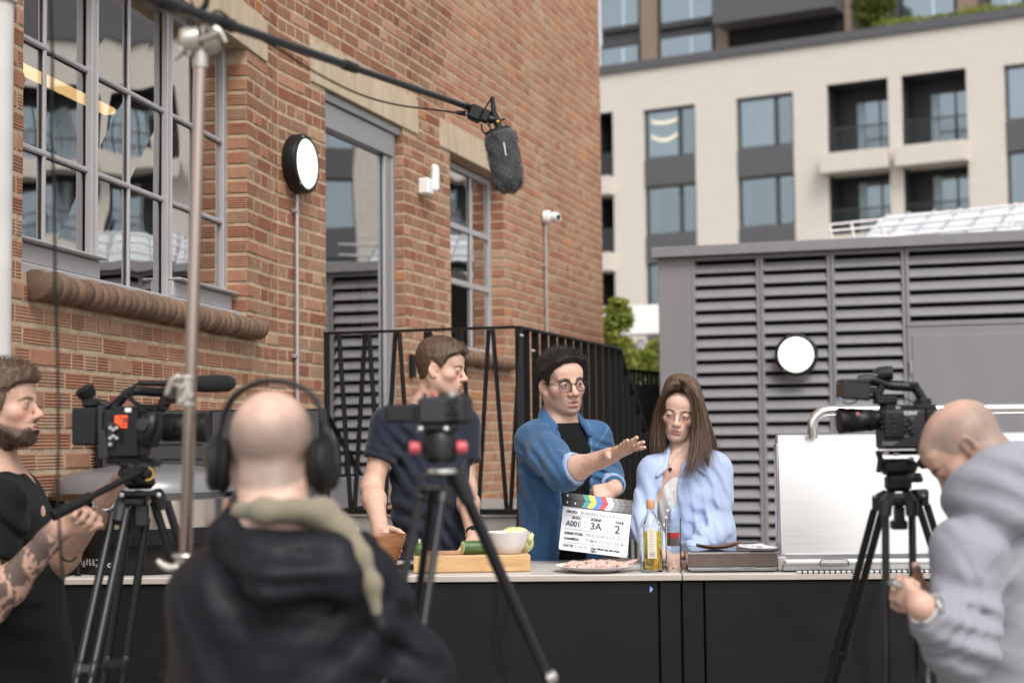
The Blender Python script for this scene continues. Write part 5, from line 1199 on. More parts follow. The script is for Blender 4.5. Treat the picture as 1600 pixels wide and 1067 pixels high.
for x, w_, h_, m in ((664, 8, 5, MAT_DKGREY), (676, 9, 6, MAT_REDKNOB), (690, 10, 5, MAT_DKGREY), (706, 13, 7, MAT_SILVER), (722, 9, 5, MAT_DKGREY)):
    q = MB(); c = at(x, 619, YM); q.lathe([(w_ / 765 / 2, 0), (w_ / 765 / 2, h_ / 765), (w_ / 765 / 2.5, h_ / 765 + .001)], c, n=18); q.build('top_dial' if m is not MAT_REDKNOB else 'record_button', m, mc)
q = MB(); q.lathe([(.03, 0), (.033, .02), (.034, .08), (.036, .09)], at(690, 641, YM) + A(0, .02, 0), (0, 1, 0), 28); q.build('lens', MAT_BLACKPL, mc)
mt = thing('camera_tripod', 'black video tripod with red knobs in front of the man in the navy shirt', 'tripod', A(*at(685, 760, YM)[:2], 0))
q = MB(); bx(q, 652, 663, 718, 674, YM, .06, .004); q.lathe([(.022, 0), (.036, .012), (.036, .052), (.03, .062)], at(688, 724, YM), (0, 0, 1), 24); bx(q, 664, 670, 708, 700, YM, .055, .012); q.build('fluid_head', MAT_BLACKPL, mt)
for x, y in ((657, 670), (697, 670)): c = at(x, y, YM - .03); q = MB(); q.ell(c, (.0075, .008, .0065), n=14); q.build('clamp_knob', MAT_SILVER, mt)
for x0, x1, y in ((639, 658, 700), (712, 724, 699)):
    a, b_ = at(x0, y, YM - .01), at(x1, y, YM - .01); q = MB(); q.lathe([(.009, 0), (.0135, .003), (.0142, .010), (.0135, .02), (.009, .024)], a, unit(b_ - a), 20); q.build('knob', MAT_REDKNOB, mt)
q = MB(); q.lathe([(.030, 0), (.031, .004), (.030, .009), (.012, .014)], at(691, 740, YM), n=28); q.build('levelling_plate', MAT_SILVER, mt)
q = MB(); bx(q, 656, 739, 664, 768, YM, .05, .004); bx(q, 690, 739, 698, 768, YM, .05, .004); bx(q, 662, 739, 692, 746, YM, .05, .003); bx(q, 662, 757, 692, 768, YM, .05, .004); bx(q, 696, 739, 722, 757, YM + .03, .05, .006); bx(q, 690, 768, 703, 790, YM, .03, .004); q.build('crown', MAT_DKGREY, mt)
for x0, y0, x1, y1, Ya, Yb, tw, rr in ((658, 770, 634, 889, YM, 3.06, 0, .0085), (692, 770, 665, 953, YM - .01, 3.04, 0, .0085), (676, 768, 652, 945, YM + .06, 3.32, 0, .009), (718, 752, 858, 1067, YM + .02, 3.30, 0, .0125)):
    p = at(x0, y0, Ya); q = MB(); dd = at(x1, y1, Yb) - p; q.tube([p - dd * .04, p + dd * .1], [rr * 1.7, rr * 1.3], 12); q.build('leg_socket', MAT_DKGREY, mt)
    leg(mt, p, ground_on(p, x1, y1, Yb), rr, 3, tw, A(1, 0, 0))
c = at(862, 1057, 3.28); q = MB(); q.lathe([(.008, -.012), (.013, -.008), (.013, .008), (.008, .012)], c, (1, 0, .5), 16); q.build('leg_clamp', MAT_SILVER, mt)
# ------------------------------------------------------------------ light stand and boom pole with its furry microphone
YS = 3.3
pt, pb2 = at(313, 86, YS), at(290, 872, YS)
cs = thing('light_stand', 'tall shiny nickel light stand holding the boom pole', 'light stand', A(pb2[0], pb2[1], 0))
q = MB(); q.tube([pb2, pt], [.0135, .0125], 20); q.build('column', MAT_STAND, cs)
d = unit(pb2 - pt); lo = pb2 + d * ((pb2[2] - .12) / -d[2])
q = MB(); q.tube([pb2, lo], .0165, 18); q.build('lower_column', MAT_STAND, cs)
for k in range(3):
    a = .5 + k * 2.094; u = A(math.cos(a), math.sin(a), 0); q = MB(); q.tube(spline([lo + UZ * (.12 + .1 * k), lo + u * .09 + UZ * (.10 + .1 * k), lo + u * .3 + UZ * .06, A(lo[0], lo[1], 0) + u * .52 + UZ * .014], 14), .0125, 12); q.build('leg', MAT_STAND, cs)
# joint collar halfway with its T handle
def ccap(name, mb, m=MAT_NICKEL, parent=cs, **k): return mb.build(name, m, parent, **k)
q = MB()
for y, h in ((590, 3), (632, 3)): q.lathe([(.0205, -h / 742), (.0215, 0), (.0205, h / 742)], at(291, y, YS), (0, 0, 1), 24)
q.tube([at(291.5, 593, YS), at(290, 630, YS)], .0185, 22); q.build('collar', MAT_NICKEL, cs)
q = MB(); q.tube(spline([at(*p, YS - .03) for p in ((282, 588), (272, 592), (265, 604), (260, 617))], 8), [.007, .008, .008, .0075, .007, .0065, .006, .0055, .005], 10); bx(q, 270, 596, 284, 606, YS, .018, .004, dy=-.022); q.build('t_handle', MAT_NICKEL, cs)
for x, y in ((284, 604), (298, 618), (284, 626)): c = at(x, y, YS - .022); q = MB(); q.lathe([(.0075, 0), (.0075, .008), (.005, .011)], c, (0, -1, 0), 14); q.build('bolt', MAT_NICKEL, cs)
q = MB(); q.tube([at(290, 868, YS), at(288, 912, YS)], [.0225, .019], 22); q.lathe([(.027, -.003), (.029, .0), (.027, .004)], at(290, 868, YS), n=24); q.build('lower_collar', MAT_NICKEL, cs)
q = MB(); q.tube(spline([at(*p, YS - .03) for p in ((280, 885), (266, 887), (254, 882), (246, 875))], 8), [.008, .009, .009, .009, .0085, .008, .007, .006, .005], 10); q.tube([at(276, 896, YS - .03), at(274, 915, YS - .03)], [.010, .007], 10); q.build('t_handle', MAT_NICKEL, cs)
# grip head at the top
hd = at(312, 64, YS)
q = MB(); q.lathe([(.008, -.045), (.026, -.040), (.031, -.03), (.031, -.004), (.027, -.002)], hd, (1, .25, .12), 26); q.lathe([(.027, .002), (.031, .004), (.034, .02), (.030, .038), (.012, .042)], hd, (1, .25, .12), 26); q.build('grip_head', MAT_NICKEL, cs)
q = MB(); q.lathe([(.016, .0), (.0175, -.02), (.0165, -.045)], at(313, 74, YS), n=20); q.build('grip_head_neck', MAT_NICKEL, cs)
q = MB(); q.tube(spline([at(*p, YS - .035) for p in ((312, 62), (325, 58), (336, 53), (343, 50))], 6), .0075, 10); q.tube(spline([at(*p, YS - .03) for p in ((326, 47), (338, 47), (347, 56), (353, 67))], 8), [.006, .009, .010, .010, .009, .008, .006, .005, .004], 10); q.build('t_handle', MAT_NICKEL, cs)
q = MB(); q.tube(spline([at(*p, YS - .02) for p in ((283, 74), (281, 84), (272, 94))], 6), [.009, .009, .009, .008, .007, .006, .005], 10); q.tube([at(296, 80, YS - .02), at(295, 88, YS - .02)], [.006, .004], 8); q.build('wing_handle', MAT_NICKEL, cs)
# cradle
q = MB(); q.tube([at(298, 44, YS), at(297, 22, YS)], .0075, 12); q.tube(spline([at(*p, YS - .01) for p in ((278, -12), (282, 6), (290, 18), (298, 21), (312, 18), (322, 6), (324, -20))], 24), .0068, 10); q.build('boom_cradle', MAT_BLACKPL, cs)
YK = 4.75
bp0, bp1 = at(190, -18, 2.95), at(730, 167, YK)
bp = thing('boom_pole', 'black telescopic boom pole resting in the cradle of the light stand', 'boom pole', at(305, 14, YS))
def bpt(t): return bp0 + (bp1 - bp0) * t
def tx(px):    # parameter where the pole passes pixel column px
    lo_, hi_ = 0, 1
    for _ in range(40):
        m_ = (lo_ + hi_) / 2
        if proj(bpt(m_))[0] < px: lo_ = m_
        else: hi_ = m_
    return lo_
te, tf = tx(352), tx(548); ts = bpt(-.9)
for a, b_, r_ in ((-.9, te, .0125), (te, tf, .0108), (tf, 1, .0092)): q = MB(); q.tube([bpt(a), bpt(b_)], r_, 20); q.build('pole_section', MAT_TRIPOD, bp)
for t, r_ in ((te, .0155), (tf, .0135)): q = MB(); q.lathe([(r_ * .8, -.045), (r_, -.04), (r_, .03), (r_ * .92, .034)], bpt(t), unit(bp1 - bp0), 22); q.build('locking_collar', MAT_BLACKPL, bp)
q = MB(); q.lathe([(.014, -.05), (.016, -.045), (.016, .02), (.0135, .025)], bpt(tx(266)), unit(bp1 - bp0), 22); q.build('locking_collar', MAT_BLACKPL, bp)
q = MB(); q.lathe([(.0105, -.02), (.0115, 0), (.0115, .014), (.009, .016)], bp1, unit(bp1 - bp0), 18); q.build('end_fitting', MAT_BLACKPL, bp)
t1 = tx(415); q = MB(); q.tube(spline([bpt(tx(300)) + A(0, -.015, .02), bpt(tx(318)) + A(0, -.02, -.012), bpt(tx(345)) + A(0, -.014, .02), bpt(tx(380)) + A(0, -.014, -.01)], 20), .0028, 7); q.build('cable', MAT_RUBBER, bp)
tz = lambda px: bpt(tx(px))[1]
q = MB(); q.tube(spline([at(400, 58, tz(400)), at(440, 80, tz(440)), at(490, 112, tz(490)), at(560, 147, tz(560)), at(620, 164, tz(620)), at(680, 172, tz(680)), at(718, 177, tz(718))], 40), .0027, 7); q.build('cable', MAT_RUBBER, bp)
q = MB(); a, b_ = at(713, 176, YK), at(728, 178, YK); q.tube([a, b_], [.006, .009], 12); q.build('plug', MAT_BLACKPL, bp); q = MB(); q.tube([b_, b_ + unit(b_ - a) * .012], .0085, 12); q.build('plug_ring', MAT_SILVER, bp)
mk = thing('boom_microphone', 'boom microphone in a dark grey furry windshield hanging from the pole', 'microphone', at(765, 190, YK))
q = MB(); bx(q, 731, 166, 755, 190, YK, .045, .008, roll=.45); q.build('swivel_mount', MAT_BLACKPL, mk)
q = MB(); bx(q, 750, 172, 766, 192, YK, .03, .006, roll=.45); q.tube([at(760, 184, YK), at(772, 188, YK)], .012, 12); q.build('swivel_arm', MAT_BLACKPL, mk)
ma, mb_ = at(764, 198, YK), at(794, 300, YK); md = unit(mb_ - ma)
q = MB(); q.tube([at(769, 152, YK), at(772, 180, YK)], [.006, .0095], 14); q.tube([at(772, 180, YK), at(781, 203, YK)], .0115, 16); q.build('microphone_body', MAT_BLACKPL, mk)
q = MB(); q.cbox(at(778, 190, YK - .013), (.008, .003, .006), .001); q.build('yellow_mark', mat('yellow_mark', (.7, .45, .02), .5), mk)
q = MB(); q.tube(spline([at(*p, YK - .01) for p in ((769, 153), (764, 160), (757, 172), (756, 176))], 8), .0028, 7); q.tube(spline([at(*p, YK - .01) for p in ((752, 194), (754, 205), (760, 210), (768, 211))], 8), .0026, 7); q.build('cable', MAT_RUBBER, mk)
q = MB(); u = unit(np.cross(md, A(0, 1, 0)))
for dz in (-.004, .018): c = at(776, 192, YK) + md * dz; q.tube([c - u * .026, c + u * .028], [.003, .003], 8); q.tube([c - u * .026, c - u * .022 + md * .02], .003, 8)
q.lathe([(.038, .0), (.041, .004), (.041, .010), (.038, .012)], at(777, 203, YK), md, 28); q.build('shock_mount', MAT_BLACKPL, mk)
fl = np.linalg.norm(mb_ - ma); fc = at(780, 205, YK); fr_ = .047; fl = np.linalg.norm(at(797, 299, YK) - fc)
def furprof(t): return fr_ * (.80 + .22 * min(1, t / .08)) if t < .08 else (fr_ * 1.0 if t < .80 else fr_ * math.sqrt(max(0.0, 1 - ((t - .80) / .205) ** 2)) * 1.0)
fd = unit(at(797, 299, YK) - fc)
q = MB(); q.lathe([(furprof(t), t * fl) for t in np.linspace(0, .995, 26)], fc, fd, 28, caps=True); fur = q.build('fur_windshield', mat('dark_fur', (.035, .034, .036), .9, sheen=.3), mk, angle=80)
q = MB(); rf = random.Random(8); u1 = unit(np.cross(fd, A(0, 1, 0))); u2 = np.cross(fd, u1)
for k in range(6500):
    t = rf.random() ** .9; a = rf.random() * 2 * PI; r_ = furprof(min(t, .99)); n_ = u1 * math.cos(a) + u2 * math.sin(a)
    if t > .8: n_ = unit(n_ * max(.05, r_ / fr_) + fd * (t - .8) * 4)
    p = fc + fd * (t * fl) + (u1 * math.cos(a) + u2 * math.sin(a)) * r_ * .97
    g1 = math.sin(a * 5 + t * 9) + math.sin(a * 3 - t * 14); d1 = unit(n_ * .5 + fd * (.5 + .4 * g1) + np.cross(fd, n_) * (.7 * math.sin(t * 20 + a * 4)) + A(rf.gauss(0, .3), rf.gauss(0, .3), rf.gauss(0, .3)))
    if np.dot(d1, n_) < .15: d1 = unit(d1 + n_ * .4)
    l = rf.uniform(.008, .015); w_ = unit(np.cross(d1, n_) + A(0, 1e-4, 0)) * .0006; m_ = p + d1 * l * .6; e_ = p + unit(d1 + fd * .5) * l
    q.add([p - w_, p + w_, m_ + w_ * .7, m_ - w_ * .7, e_], [(0, 1, 2, 3), (3, 2, 4)])
tag(q.build('fur', mat('grey_fur_hair', (.085, .083, .086), .7), fur, smooth=False), kind='stuff')
c = fc + fd * fl * .35 + A(.006, -fr_ - .003, 0); q = MB(); q.cbox(c, (.004, .002, .042), .0008, R=np.column_stack([u1, A(0, 1, 0), fd])); q.build('label', MAT_PRINTW, mk)
# loose cable dropping from the boom at the left
cable('cable', 'long thin black cable hanging down from the boom at the left of the window', [at(*p, 3.2) for p in ((78, -30), (82, 100), (80, 200), (85, 300), (86, 420), (90, 560), (91, 700), (90, 760), (94, 850), (99, 920), (101, 1000))], .0032)
cable('cable', 'slack black cable loop behind the left video camera down to the worktop', [at(*p, 4.2) for p in ((96, 868), (102, 875), (112, 876), (119, 870))], .003)
# ================================================================== PEOPLE: smooth solids blended from rounded limbs, then skinned by surface nets
def smin(a, b, k):
    h = np.maximum(k - np.abs(a - b), 0) / k
    return np.minimum(a, b) - h * h * k * .25
def smax(a, b, k): return -smin(-a, -b, k)
class Sdf:
    def __init__(s): s.p = []
    def _add(s, fn, lo, hi, k, op): s.p.append((fn, np.asarray(lo, float), np.asarray(hi, float), k, op)); return s
    def cap(s, a, b, ra, rb=None, k=.02, op='u'):
        a = np.asarray(a, float); b = np.asarray(b, float); rb = ra if rb is None else rb; ba = b - a; bb = max(ba @ ba, 1e-9); m = max(ra, rb)
        def fn(P):
            t = np.clip((P - a) @ ba / bb, 0, 1); return np.linalg.norm(P - a - t[:, None] * ba, axis=1) - (ra + (rb - ra) * t)
        return s._add(fn, np.minimum(a, b) - m, np.maximum(a, b) + m, k, op)
    def sleeve(s, a, b, ra, rb, k=.05):
        a = np.asarray(a, float); b = np.asarray(b, float); e = b + (b - a) * .15; ba = e - a; bb = ba @ ba; dr = unit(ba); m = max(ra, rb) + .02
        def fn(P):
            t = np.clip((P - a) @ ba / bb, 0, 1); return smax(np.linalg.norm(P - a - t[:, None] * ba, axis=1) - (ra + (rb - ra) * t), (P - b) @ dr, .008)
        return s._add(fn, np.minimum(a, e) - m, np.maximum(a, e) + m, k, 'u')
    def chain(s, pts, rr, k=.02, op='u'):
        rr = np.broadcast_to(np.asarray(rr, float), (len(pts),))
        for i in range(len(pts) - 1): s.cap(pts[i], pts[i + 1], rr[i], rr[i + 1], k, op)
        return s
    def ell(s, c, r, R=None, k=.02, op='u'):
        c = np.asarray(c, float); r = np.broadcast_to(np.asarray(r, float), (3,)); R = np.eye(3) if R is None else R; m = r.max()
        def fn(P):
            q = (P - c) @ R; k0 = np.linalg.norm(q / r, axis=1); k1 = np.linalg.norm(q / (r * r), axis=1) + 1e-9
            return k0 * (k0 - 1) / k1
        return s._add(fn, c - m, c + m, k, op)
    def box(s, c, h, R=None, rnd=.01, k=.02, op='u'):
        c = np.asarray(c, float); h = np.asarray(h, float); R = np.eye(3) if R is None else R; m = np.linalg.norm(h)
        def fn(P):
            q = np.abs((P - c) @ R) - (h - rnd); return np.linalg.norm(np.maximum(q, 0), axis=1) + np.minimum(q.max(axis=1), 0) - rnd
        return s._add(fn, c - m, c + m, k, op)
    def fn(s, f, lo, hi, k=.02, op='u'): return s._add(f, lo, hi, k, op)
    def loft(s, a, b, side, front, secs, k=.03, pw=2.4, op='u'):
        """rounded trunk from a (t=0) to b (t=1); secs = (t, half width, half depth, shift forward, shift sideways)"""
        a = np.asarray(a, float); b = np.asarray(b, float); L = np.linalg.norm(b - a); up = (b - a) / L
        side = unit(side - up * np.dot(side, up)); front = unit(np.asarray(front) - up * np.dot(front, up)); front = unit(front - side * np.dot(front, side))
        T = np.array([x[0] for x in secs]); C = np.array([list(x[1:]) + [0] * (5 - len(x)) for x in secs], float)
        tt = np.linspace(T[0], T[-1], 80); CC = np.column_stack([np.convolve(np.pad(np.interp(tt, T, C[:, i]), 4, 'edge'), np.ones(9) / 9, 'valid') for i in range(4)])
        def f(P):
            q = P - a; t = q @ up / L; tc = np.clip(t, T[0], T[-1]); w, d, of, os_ = (np.interp(tc, tt, CC[:, i]) for i in range(4))
            x = np.abs(q @ side - os_) / w; y = np.abs(q @ front - of) / d
            r = (x ** pw + y ** pw) ** (1 / pw); d1 = (r - 1) * np.minimum(w, d); ez = np.maximum(t - T[-1], T[0] - t) * L
            return smax(d1, ez, .04)
        m = C[:, :2].max() + .12
        return s._add(f, np.minimum(a, b) - m, np.maximum(a, b) + m, k, op)
    def groove(s, pts, amp, far, w):
        pts = np.asarray(pts)
        def f(P):
            d = np.full(len(P), 9.)
            for a, b in zip(pts, pts[1:]):
                ba = b - a; t = np.clip((P - a) @ ba / (ba @ ba), 0, 1); d = np.minimum(d, np.linalg.norm((P - a - t[:, None] * ba) * A(1, .35, 1), axis=1))
            return amp * np.exp(-(d / w) ** 2)
        return s.disp(f)
    def disp(s, f, lo=(-99, -99, -99), hi=(99, 99, 99)): return s._add(f, lo, hi, 0, 'd')
    def ev(s, P, prims=None):
        d = np.full(len(P), .5)
        for fn, lo, hi, k, op in (s.p if prims is None else prims):
            if op == 'u': d = smin(d, fn(P), k) if k > 0 else np.minimum(d, fn(P))
            elif op == 's': d = smax(d, -fn(P), k)
            elif op == 'i': d = smax(d, fn(P), k)
            else: d = d + fn(P)
        return d
    def mesh(s, h, lo=None, hi=None):
        us = [p for p in s.p if p[4] == 'u']
        L = np.min([p[1] for p in us], axis=0) - .03; H = np.max([p[2] for p in us], axis=0) + .03
        if lo is not None: L = np.maximum(L, lo)
        if hi is not None: H = np.minimum(H, hi)
        B = 16; n = np.ceil((H - L) / h / B).astype(int) * B + 1
        D = np.full(n, .5, np.float32); hd = h * B * .5 * math.sqrt(3)
        for i in range(0, n[0] - 1, B):
            for j in range(0, n[1] - 1, B):
                for k in range(0, n[2] - 1, B):
                    b0 = L + np.array([i, j, k]) * h; b1 = b0 + B * h
                    pr = [p for p in s.p if (p[4] in 'di') or (np.all(p[2] + p[3] + .035 > b0) and np.all(p[1] - p[3] - .035 < b1))]
                    if not any(p[4] == 'u' for p in pr): continue
                    c = (b0 + b1) / 2; dc = s.ev(c[None], pr)[0]
                    if abs(dc) > hd * 1.35 + .012: 
                        if dc < 0: D[i:i + B + 1, j:j + B + 1, k:k + B + 1] = -.1
                        continue
                    ar = np.arange(B + 1) * h; G = np.stack(np.meshgrid(b0[0] + ar, b0[1] + ar, b0[2] + ar, indexing='ij'), -1).reshape(-1, 3)
                    D[i:i + B + 1, j:j + B + 1, k:k + B + 1] = s.ev(G, pr).reshape(B + 1, B + 1, B + 1)
        for ax in range(3):                                     # close the solid where the box cuts it
            sl = [slice(None)] * 3; sl[ax] = 0; D[tuple(sl)] = .01; sl[ax] = -1; D[tuple(sl)] = .01
        return nets(D, L, h)
CORN = [(a, b, c) for a in (0, 1) for b in (0, 1) for c in (0, 1)]
def nets(D, L, h):
    I = D < 0; n = np.array(D.shape); m = n - 1
    a = np.ones(m, bool); o = np.zeros(m, bool)
    for c in CORN:
        v = I[c[0]:c[0] + m[0], c[1]:c[1] + m[1], c[2]:c[2] + m[2]]; a &= v; o |= v
    cells = np.argwhere(o & ~a)
    val = np.stack([D[cells[:, 0] + c[0], cells[:, 1] + c[1], cells[:, 2] + c[2]] for c in CORN], 1)
    acc = np.zeros((len(cells), 3)); cnt = np.zeros(len(cells))
    for p in range(8):
        for q in range(p + 1, 8):
            df = [CORN[q][i] - CORN[p][i] for i in range(3)]
            if sum(map(abs, df)) != 1: continue
            x = (val[:, p] < 0) != (val[:, q] < 0); t = np.where(x, val[:, p] / (val[:, p] - val[:, q] + 1e-12), 0)
            acc += x[:, None] * (np.array(CORN[p]) + t[:, None] * np.array(df)); cnt += x
    V = L + (cells + acc / cnt[:, None]) * h
    idx = np.full(m, -1, np.int32); idx[cells[:, 0], cells[:, 1], cells[:, 2]] = np.arange(len(cells)); F = []
    for ax in range(3):
        u, w = (ax + 1) % 3, (ax + 2) % 3; s0 = [slice(None)] * 3; s1 = [slice(None)] * 3; s0[ax] = slice(0, -1); s1[ax] = slice(1, None)
        A0, A1 = I[tuple(s0)], I[tuple(s1)]; e = np.argwhere(A0 != A1)
        e = e[(e[:, u] > 0) & (e[:, w] > 0) & (e[:, u] < m[u]) & (e[:, w] < m[w])]
        if not len(e): continue
        fl = A0[e[:, 0], e[:, 1], e[:, 2]]; q = []
        for du, dw in ((1, 1), (0, 1), (0, 0), (1, 0)):
            c = e.copy(); c[:, u] -= du; c[:, w] -= dw; q.append(idx[c[:, 0], c[:, 1], c[:, 2]])
        q = np.stack(q, 1); q = np.where(fl[:, None], q, q[:, ::-1]); F.append(q)
    return V, np.vstack(F)
def sdf_obj(name, V, F, m, parent=None, base=None, col=None):
    off = WLOC[parent.name] if parent is not None else np.asarray(base, float)
    me = bpy.data.meshes.new(name); me.vertices.add(len(V)); me.vertices.foreach_set('co', (V - off).astype(np.float32).ravel())
    me.loops.add(len(F) * 4); me.loops.foreach_set('vertex_index', F.astype(np.int32).ravel())
    me.polygons.add(len(F)); me.polygons.foreach_set('loop_start', np.arange(0, len(F) * 4, 4, dtype=np.int32)); me.polygons.foreach_set('use_smooth', np.ones(len(F), bool))
    me.materials.append(m)
    if col is not None:
        at_ = me.attributes.new('Col', 'FLOAT_COLOR', 'POINT'); at_.data.foreach_set('color', np.column_stack([col, np.ones(len(col))]).astype(np.float32).ravel())
    me.update(calc_edges=True); me.validate()
    return link(name, me, parent, base)
def vnormals(V, F):
    n = np.cross(V[F[:, 2]] - V[F[:, 0]], V[F[:, 3]] - V[F[:, 1]]); N = np.zeros_like(V)
    for i in range(4): np.add.at(N, F[:, i], n)
    return N / (np.linalg.norm(N, axis=1)[:, None] + 1e-12)
_wr = np.random.RandomState(3); _WV = _wr.normal(size=(7, 3)); _WP = _wr.uniform(0, 6.28, 7)
def wob(P, f):
    """cheap smooth noise in about -1..1"""
    return sum(np.sin(P @ (_WV[i] * f) + _WP[i] + 1.7 * np.sin(P @ (_WV[(i + 2) % 7] * f * .6))) for i in range(5)) / 3.2
def folds(lst, base=.0018, f=16):
    """wrinkles: (centre, direction across the folds, wavelength, radius, height)"""
    L = [(np.asarray(c, float), unit(d), w, r, a) for c, d, w, r, a in lst]
    def fn(P):
        d = -base * wob(P, f) - base * .6 * wob(P, f * 2.1)
        wb = 1.3 * wob(P, 9)
        for c, n, w, r, a in L:
            q = P - c; g = np.exp(-(q * q).sum(1) / (r * r)); ph = q @ n / w * 6.283 + wb; s_ = np.sin(ph); d = d - a * g * (np.abs(s_) ** .6 * np.sign(s_))
        return d
    return fn
class Frame:
    """a head: x to the person's left, y forward, z up; s scales"""
    def __init__(s, c, yaw, pitch=0, roll=0, sc=1.0):
        # yaw: direction faced, degrees from straight at the camera (-Y), positive towards screen right; pitch: nod down
        s.c = np.asarray(c, float); s.s = sc; y = math.radians(yaw)
        f = A(math.sin(y), -math.cos(y), 0); l = A(math.cos(y), math.sin(y), 0); R = np.column_stack([l, f, UZ])
        s.R = R @ np.array(Matrix.Rotation(-math.radians(pitch), 3, 'X')) @ np.array(Matrix.Rotation(math.radians(roll), 3, 'Y'))
    def w(s, p): return s.c + s.R @ (np.asarray(p, float) * s.s)
    def l(s, P): return (P - s.c) @ s.R / s.s
    def d(s, v): return s.R @ np.asarray(v, float)
def head(S, H, jaw=1.0, nose=1.0, lips=1.0, eye_open=1.0, mouth_open=0.0, neck=None, neck_r=.056, look_down=0.0, brow=1.0, chin=1.0):
    s = H.s
    def el(c, r, k=.02, op='u', rot=None): S.ell(H.w(c), np.asarray(r) * s, H.R if rot is None else H.R @ rot, k * s, op)
    def cp(a, b, ra, rb, k=.02, op='u'): S.cap(H.w(a), H.w(b), ra * s, rb * s, k * s, op)
    el((0, -.008, .035), (.0755, .098, .083)); el((0, .028, -.034), (.061 * jaw, .061, .078), .03)
    el((0, .066, .045), (.055, .026, .035), .03)
    for x in (-1, 1):
        cp((x * .050 * jaw, -.004, -.050), (x * .022, .062, -.097 * chin), .021, .017, .025)
        el((x * .046, .053, -.024), (.021, .021, .017), .025)
        cp((x * .041, .076, .021), (x * .012, .090, .0155), .0095 * brow, .0095 * brow, .012)
        el((x * .0325, .0985, .0005), (.0195, .0135, .0125), .012, 's')
        el((x * .0318, .0775, .0), (.0152, .0150, .0148), .006)
    el((0, .074, -.101 * chin), (.021, .017, .016), .02)
    cp((0, .087, .010), (0, .110 * 1 + (nose - 1) * .02, -.031), .0080, .0095 * nose, .013)
    el((0, .1115 + (nose - 1) * .02, -.0335), (.0115 * nose, .0115, .0105), .008)
    for x in (-1, 1): el((x * .0125 * nose, .1005, -.0375), (.0080 * nose, .0110, .0078), .007)
    for x in (-1, 1): el((x * .0060 * nose, .1065, -.0455), (.0034, .006, .0036), .003, 's')
    el((0, .078, -.067), (.031, .0195, .026), .022)
    mo = mouth_open
    el((0, .0950, -.0625), (.0225, .0075, .0054 * lips), .007); el((0, .0940, -.0740 - mo), (.0190, .0082, .0068 * lips), .007)
    el((0, .1035, -.0680 - mo * .5), (.0225 * (1 - .2 * (mo > .003)), .0090, .0015 + mo * .55), .003, 's')
    el((0, .097, -.0855 - mo), (.016, .006, .006), .010, 's')
    for x in (-1, 1):     # open the eyelids
        z = -.0012 - look_down * .0035; el((x * .0318, .0945, z), (.0128, .0085, .0052 * eye_open), .0025, 's', rot=np.array(Matrix.Rotation(-x * .08, 3, 'Y')))
        rot = np.array(Matrix.Rotation(x * .38, 3, 'Z') @ Matrix.Rotation(-.18, 3, 'X'))
        el((x * .0775, -.010, -.010), (.0072, .0170, .0275), .008, 'u', rot); el((x * .0800, -.016, -.004), (.0058, .0145, .0235), .006, 'u', rot)
        el((x * .0765, -.002, -.034), (.006, .010, .010), .008, 'u'); el((x * .0885, -.005, -.008), (.0085, .0105, .0185), .004, 's', rot); el((x * .0835, -.012, .006), (.0035, .010, .016), .004, 's', rot)
    if neck is not None:
        S.cap(H.w((0, -.022, -.050)), neck, neck_r * s, neck_r * 1.06 * s, .03)
        for x in (-1, 1): S.cap(H.w((x * .055, -.022, -.045)), neck + H.d((x * .022, .045, 0)), .014 * s, .012 * s, .02)
def eyes(parent, H, gaze=(0, 1, 0), iris=(.10, .055, .03), name='eye'):
    key = 'iris_%02d%02d' % (int(iris[0] * 99), int(iris[2] * 99))
    if key not in MATS: mat(key, iris, .1, coat=.6)
    if 'eye_white' not in MATS: mat('eye_white', (.62, .58, .55), .15, coat=.4); mat('pupil', (.004, .004, .004), .05, coat=1)
    g = H.d(unit(gaze))
    for x in (-1, 1):
        c = H.w((x * .0318, .0785, -.0006)); r = .0124 * H.s; q = MB()
        th = [0.02, .24, .26, .52, .54, .9, 1.3, 1.7, 2.2, 2.7, 3.12]; prof = [(r * math.sin(t), r * math.cos(t)) for t in th]
        n = 18; q.lathe(prof, c, g, n, caps=True); q.mi = [2 if i // n < 1 else 1 if i // n < 3 else 0 for i in range(len(q.f))]; q.mi[-2] = 2; q.mi[-1] = 0
        q.build(name, [MATS['eye_white'], MATS[key], MATS['pupil']], parent, angle=180)
SKIN = mat('skin', (.5, .3, .2), .50, attr='Col', var=.10, vscale=70, bump=.3, bscale=160, bdist=.001, spec=.4, sss=.12)
